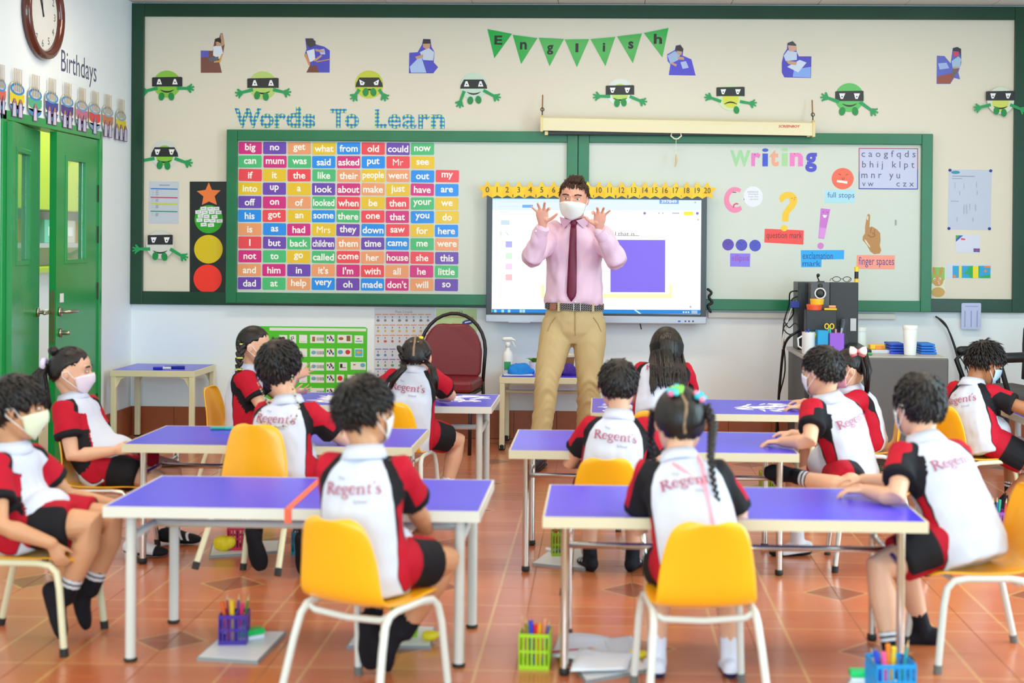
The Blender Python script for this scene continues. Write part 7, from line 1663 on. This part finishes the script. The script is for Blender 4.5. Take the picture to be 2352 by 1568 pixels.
# ---- on the desk
zd = .6915
def pbox(name, label, cat, x0, y0, x1, Y, dep, m, z=zd, rz=0., bev=.004, group=None):
    """box standing at depth Y on height z, sides and top taken from the photograph"""
    a, b = at(x0, y0, Y), at(x1, y0, Y); w = b[0]-a[0]; h = a[2]-z; t = thing(name, label, cat, ((a[0]+b[0])/2, Y+dep/2, z), rz, group)
    MB().box(-w/2, w/2, -dep/2, dep/2, 0, h).build('body', m, t, bevel=bev); return t, w, h, dep
M_dark = mat('dark_plastic', '26272b', .4)
t, w, h, d = pbox('computer_tower', 'black computer tower standing on the desk', 'computer', 1833, 648, 1888, 9.15, .22, M_dark)
MB().box(-w*.34, -w*.02, -d/2-.004, -d/2, h*.62, h*.86).build('drive_bay', M_black, t); MB().box(w*.02, w*.1, -d/2-.005, -d/2, h*.55, h*.86).build('handle', M_steel, t, bevel=.002)
t, w, h, d = pbox('monitor', 'black monitor seen from behind with a white sticker', 'monitor', 1906, 648, 1972, 9.02, .035, mat('monitor_back', '2a2a2c', .45))
MB().box(w*.23, w*.43, -d/2-.001, -d/2, h*.30, h*.48).build('sticker', paint('c8cacc'), t); MB().box(-w*.8, w*.5, -d, d*1.2, -.0, .012).build('stand', M_black, t)
t, w, h, d = pbox('loudspeaker', 'small grey loudspeaker with a ring round its cone', 'speaker', 1862, 648, 1906, 8.98, .11, mat('speaker_grey', '4a4b50', .4))
q = MB().tube([V(.033*math.cos(a), -d/2-.004, h*.84+.033*math.sin(a)) for a in np.linspace(0, 2*PI, 20, endpoint=False)], .005, 8, closed=True); q.build('cone_ring', paint('d8dadc'), t, smooth=True)
MB().ball((0, -d/2+.002, h*.84), (.028, .010, .028)).build('cone', M_black, t, smooth=True); MB().ball((0, -d/2, h*.95), (.016, .006, .016)).build('tweeter', M_black, t, smooth=True)
t = thing('webcam', 'tiny black webcam on top of the loudspeaker', 'camera', at(1882, 648, 9.03)); MB().box(-.012, .03, -.015, .015, 0, .008).build('base', M_black, t); MB().tube([V(.0, 0, .005), V(-.012, 0, .03), V(-.01, -.012, .045)], [.004, .004, .012], 8).build('head', M_black, t, smooth=True)
gy = 9.03; g0 = at(1911, 648, gy); t = thing('eyeglasses', 'thin dark eyeglasses resting on top of the monitor', 'glasses', g0+V(.063, 0, .002)); q = MB()
for s_ in (-1, 1): q.tube([V(s_*.034+.026*math.cos(a), 0, .018+.016*math.sin(a)) for a in np.linspace(0, 2*PI, 16, endpoint=False)], .0022, 6, closed=True); q.tube([V(s_*.06, 0, .022), V(s_*.062, .05, .02), V(s_*.06, .10, .006)], .002, 6)
q.tube([V(-.009, 0, .02), V(.009, 0, .02)], .002, 6); q.build('rim', M_black, t, smooth=True)
p = at(1967, 648, 9.03); t = thing('glue_stick', 'yellow and black glue stick on the right corner of the monitor', 'glue stick', p+V(0, 0, .001)); MB().lathe([(.001, 0), (.013, 0), (.013, .07)], 14).build('tube', paint('1f1d1c'), t, smooth=True, sharp=.8); MB().lathe([(.0135, .0), (.0135, .022)], 14, cap=False).build('band', paint('f0c81c'), t); MB().lathe([(.014, .068), (.014, .098), (.001, .099)], 14).build('cap', paint('f2d41a'), t, smooth=True, sharp=.8)
t, w, h, d = pbox('desk_organiser', 'black desk organiser box with pots on top', 'box', 1852, 712, 1922, 8.86, .10, M_dark); top = zd+h; cx = t.location[0]
for lab, px0, px1, y0, hx, z0 in (('orange round tub on the desk organiser', 1853, 1889, 700, 'f0592c', top), ('yellow tub on the orange tub', 1861, 1893, 691, 'f5c022', top+.035)):
    a, b = at(px0, y0, 8.9), at(px1, y0, 8.9); t2 = thing('tub', lab, 'tub', ((a[0]+b[0])/2, 8.91, z0)); r = (b[0]-a[0])/2; MB().lathe([(.001, 0), (r*.94, 0), (r, .028), (r, .034), (.001, .034)], 20).build('body', paint(hx), t2, smooth=True, sharp=.7); MB().lathe([(r*1.02, .024), (r*1.02, .035), (.001, .0355)], 20).build('lid', paint(hx), t2, smooth=True, sharp=.7)
a, b = at(1893, 708, 8.9), at(1921, 708, 8.9); t2 = thing('stapler', 'yellow stapler with an orange eraser on the desk organiser', 'stapler', ((a[0]+b[0])/2, 8.90, top)); MB().box(-.04, .04, -.015, .015, 0, .012).build('base', paint('f2c41e'), t2, bevel=.003); MB().box(-.01, .035, -.012, .012, .013, .03).build('eraser', paint('e8a070'), t2, bevel=.006)
tr_ = at(1905, 735, 8.79); t2 = thing('tape_roll', 'black tape roll leaning on the desk organiser', 'tape', (tr_[0], 8.835, zd+.06)); MB().tube([V(.045*math.cos(a), 0, .045*math.sin(a)) for a in np.linspace(0, 2*PI, 24, endpoint=False)], (.014), 10, closed=True).build('roll', M_black, t2, smooth=True)
MB().tube([V(0, 0, -.0585), V(0, 0, -.045)], .014, 8, round_=False).build('stand', M_black, t2)
def pot(label, x0, x1, y0, Y, hx, kind='box', fill=()):
    a, b = at(x0, y0, Y), at(x1, y0, Y); w = (b[0]-a[0])/2; h = a[2]-zd; t = thing('pen_pot', label, 'pot', ((a[0]+b[0])/2, Y, zd), .05, 'pots on the desk'); m = paint(hx)
    if kind == 'round': MB().lathe([(.001, 0), (w*.92, 0), (w, .01), (w, h), (w*.9, h), (w*.88, .01), (.001, .008)], 20).build('body', m, t, smooth=True, sharp=.7)
    else: MB().box(-w, w, -w, w, 0, .004).box(-w, w, -w, -w+.003, .004, h).box(-w, w, w-.003, w, .004, h).box(-w, -w+.003, -w, w, .004, h).box(w-.003, w, -w, w, .004, h).build('body', m, t)
    rg = np.random.default_rng(int(x0))
    for i, (pc, ph, L) in enumerate(fill):
        u = -.6+1.2*(i+.5)/len(fill); stick('felt_pen', '%s pen in the %s' % (pc, label.split(' on the')[0]), 'pen', V(t.location[0]+u*w*.8, Y+rg.uniform(-.4, .4)*w, zd+.006), V(u*.35, rg.uniform(-.1, .1), 1), L, .005, ph, None, 'pens on the desk', ph)
    return t, w, h
t, w, h = pot('white mug of felt pens on the desk', 1842, 1874, 762, 8.80, 'e6e8ea', 'round', (('red', 'e84a32', .15), ('purple', '5a3ca8', .16), ('blue', '1f5cc8', .165), ('green', '2aa84a', .15), ('yellow', 'e8d82c', .14)))
MB().tube([V(-w, 0, h*.8), V(-w-.025, 0, h*.7), V(-w-.022, 0, h*.35), V(-w, 0, h*.25)], .006, 8).build('handle', paint('e6e8ea'), t, smooth=True)
pot('sky blue pen box on the desk', 1875, 1901, 758, 8.78, '1aa0d8', 'box', (('lime', 'b8d82c', .14), ('light blue', '3cb4d8', .13), ('salmon', 'f08a6c', .135)))
pot('purple pen box on the desk', 1902, 1936, 764, 8.78, '9a5ad8', 'box', (('mint', '3cc8a0', .18), ('pink', 'e8a0b4', .17), ('silver', 'b4b8bc', .18)))
sc = V(at(1905, 728, 8.78)[0], 8.78, zd+.02); t2 = thing('scissors', 'yellow-handled scissors standing in the purple pen box', 'scissors', sc); q = MB()
for s_ in (-1, 1): q.tube([V(s_*.016+.012*math.cos(a), 0, .155+.016*math.sin(a)) for a in np.linspace(0, 2*PI, 14, endpoint=False)], .004, 8, closed=True)
q.build('handle', paint('f0d024'), t2, smooth=True); MB().prism([V(-.006, 0, .0), V(.006, 0, .0), V(.008, 0, .14), V(-.008, 0, .14)], V(0, .003, 0)).build('blade', M_steel, t2)
t = thing('telephone', 'dark desk telephone with its handset upright', 'telephone', (at(1958, 790, 8.85)[0], 8.9, zd), .3); MB().prism([V(-.06, -.09, 0), V(-.06, .09, 0), V(-.06, .09, .06), V(-.06, -.09, .025)], V(.16, 0, 0)).build('body', M_dark, t, bevel=.006); MB().tube([V(-.04, .02, .06), V(-.05, .03, .13), V(-.03, .04, .20)], [(.03, .022), (.022, .016), (.03, .022)], 12).build('handset', mat('phone_grey', '3a3f48', .35), t, smooth=True)
t = thing('jar', 'white plastic jar with a pale lid on the desk', 'jar', (at(1980, 790, 9.0)[0], 9.1, zd)); MB().lathe([(.001, 0), (.045, 0), (.046, .005), (.046, .13), (.04, .14)], 18).build('body', paint('dfe6e2'), t, smooth=True, sharp=.8); MB().lathe([(.049, .13), (.049, .155), (.001, .156)], 18).build('lid', paint('e8ece8'), t, smooth=True, sharp=.8)
t = thing('tumbler', 'tall white insulated tumbler on the desk', 'tumbler', (at(2092, 790, 8.78)[0], 8.80, zd)); MB().lathe([(.001, 0), (.036, 0), (.037, .006), (.046, .165), (.044, .168)], 22).build('body', paint('eef1ee', .3), t, smooth=True, sharp=.8); MB().lathe([(.047, .163), (.048, .178), (.044, .186), (.001, .187)], 22).build('lid', paint('f4f5f2', .3), t, smooth=True, sharp=.7)
for i, (x0, x1, lab, hx) in enumerate(((2040, 2078, 'blue document tray left of the white tumbler', '1a50d0'), (2110, 2146, 'bright blue folders right of the white tumbler', '1a78e0'))):
    a, b = at(x0, 790, 8.95), at(x1, 790, 8.95); w = (b[0]-a[0])/2; t = thing('folder_pile', lab, 'folders', ((a[0]+b[0])/2, 8.98, zd), .0)
    for k in range(4): MB().box(-w, w-.004*k, -.10, .10, .017*k, .017*k+.013).build('folder', paint(hx), t, bevel=.002)
for lab, px, py, ang, hx, cp in (('red pen lying on the desk front', 1985, 803, .1, 'd8304c', '2a9a5c'), ('green pen lying on the desk', 1990, 797, .15, '2a9a5c', None)):
    b = V(at(px-25, py, 8.75)[0], 8.74 if cp else 8.80, zd+.006); stick('felt_pen', lab, 'pen', b, V(1, ang, 0), .13, .006, hx, None, 'pens on the desk', cp)
t = thing('paper_stack', 'stack of white papers beside the telephone', 'paper', (at(2012, 790, 8.95)[0], 9.0, zd), .12)
for k in range(4): MB().box(-.09+.006*k, .09, -.10, .10, .005*k, .005*k+.004).build('sheet', paint('e4e8ee'), t)
t = thing('tape_pack', 'yellow and orange tape pack on the papers', 'tape', (at(2015, 775, 9.0)[0], 9.0, zd+.0205), .1); MB().box(-.055, .045, -.03, .03, 0, .03).build('wrapper', paint('f2c01c'), t, bevel=.006); MB().box(-.02, .03, -.035, .02, .0, .024).build('label', paint('f08a2c'), t)
# cables
def cable(label, pts, r=.0045, hx='1a1a1c', group='black cables by the desk'): 
    p = [at(x, y, Y) for x, y, Y in pts]; o = p[0]
    fine = []
    for i in range(len(p)-1):
        p0, p1, p2, p3 = p[max(i-1, 0)], p[i], p[i+1], p[min(i+2, len(p)-1)]
        for u in np.linspace(0, 1, 6, endpoint=False): fine.append(.5*((2*p1)+(p2-p0)*u+(2*p0-5*p1+4*p2-p3)*u*u+(3*p1-p0-3*p2+p3)*u**3))
    fine.append(p[-1]); return tag(MB().tube(fine, r, 7).build('cable', mat('cable_'+hx, hx, .5), origin=o, smooth=True), label, 'cable', group)
cable('black cable looping from the cable duct behind the office chair', [(2150, 727, 9.72), (2172, 745, 9.7), (2190, 790, 9.7), (2203, 840, 9.69), (2207, 900, 9.68)], .006)
cable('second thinner black cable from the cable duct end', [(2152, 728, 9.73), (2180, 760, 9.71), (2200, 810, 9.7), (2222, 850, 9.69), (2228, 900, 9.68)], .004)
cable('black cable hanging down the left side of the desk', [(1832, 668, 9.2), (1815, 672, 9.2), (1812, 700, 9.3), (1800, 745, 9.3), (1796, 820, 9.3), (1788, 900, 9.35), (1785, 1000, 9.4)], .005)
cable('second black cable hanging left of the desk', [(1832, 680, 9.2), (1818, 690, 9.2), (1822, 720, 9.25), (1800, 760, 9.3), (1803, 850, 9.3), (1786, 930, 9.35), (1790, 1010, 9.4)], .005)
cable('thick black cable bundle beside the desk panel', [(1835, 760, 9.0), (1812, 775, 9.0), (1800, 800, 9.1), (1793, 860, 9.2), (1786, 950, 9.3), (1782, 1012, 9.35)], .009)
cable('white cable running down from the computer tower', [(1832, 690, 9.2), (1820, 705, 9.2), (1808, 740, 9.2), (1800, 770, 9.1), (1797, 800, 9.1)], .006, 'd8dad6')
cable('tangled black cable under the computer tower', [(1800, 735, 9.1), (1812, 752, 9.0), (1826, 742, 9.0), (1835, 756, 8.98), (1815, 768, 9.0), (1800, 755, 9.0), (1808, 742, 9.05)], .004)
cable('black cable tangle at the right side of the screen', [(1626, 664, 9.66), (1634, 672, 9.66), (1628, 682, 9.66), (1636, 694, 9.66), (1626, 702, 9.66), (1632, 716, 9.66)], .009)
t = thing('adapter', 'blue plug adapter beside the computer tower', 'adapter', at(1826, 700, 9.16)); MB().box(-.03, .03, -.02, .03, -.02, .025).build('body', paint('2038a0'), t, bevel=.004); MB().tube([V(.025, 0, 0), V(.06, .0, -.005)], .004, 6).build('lead', M_black, t)
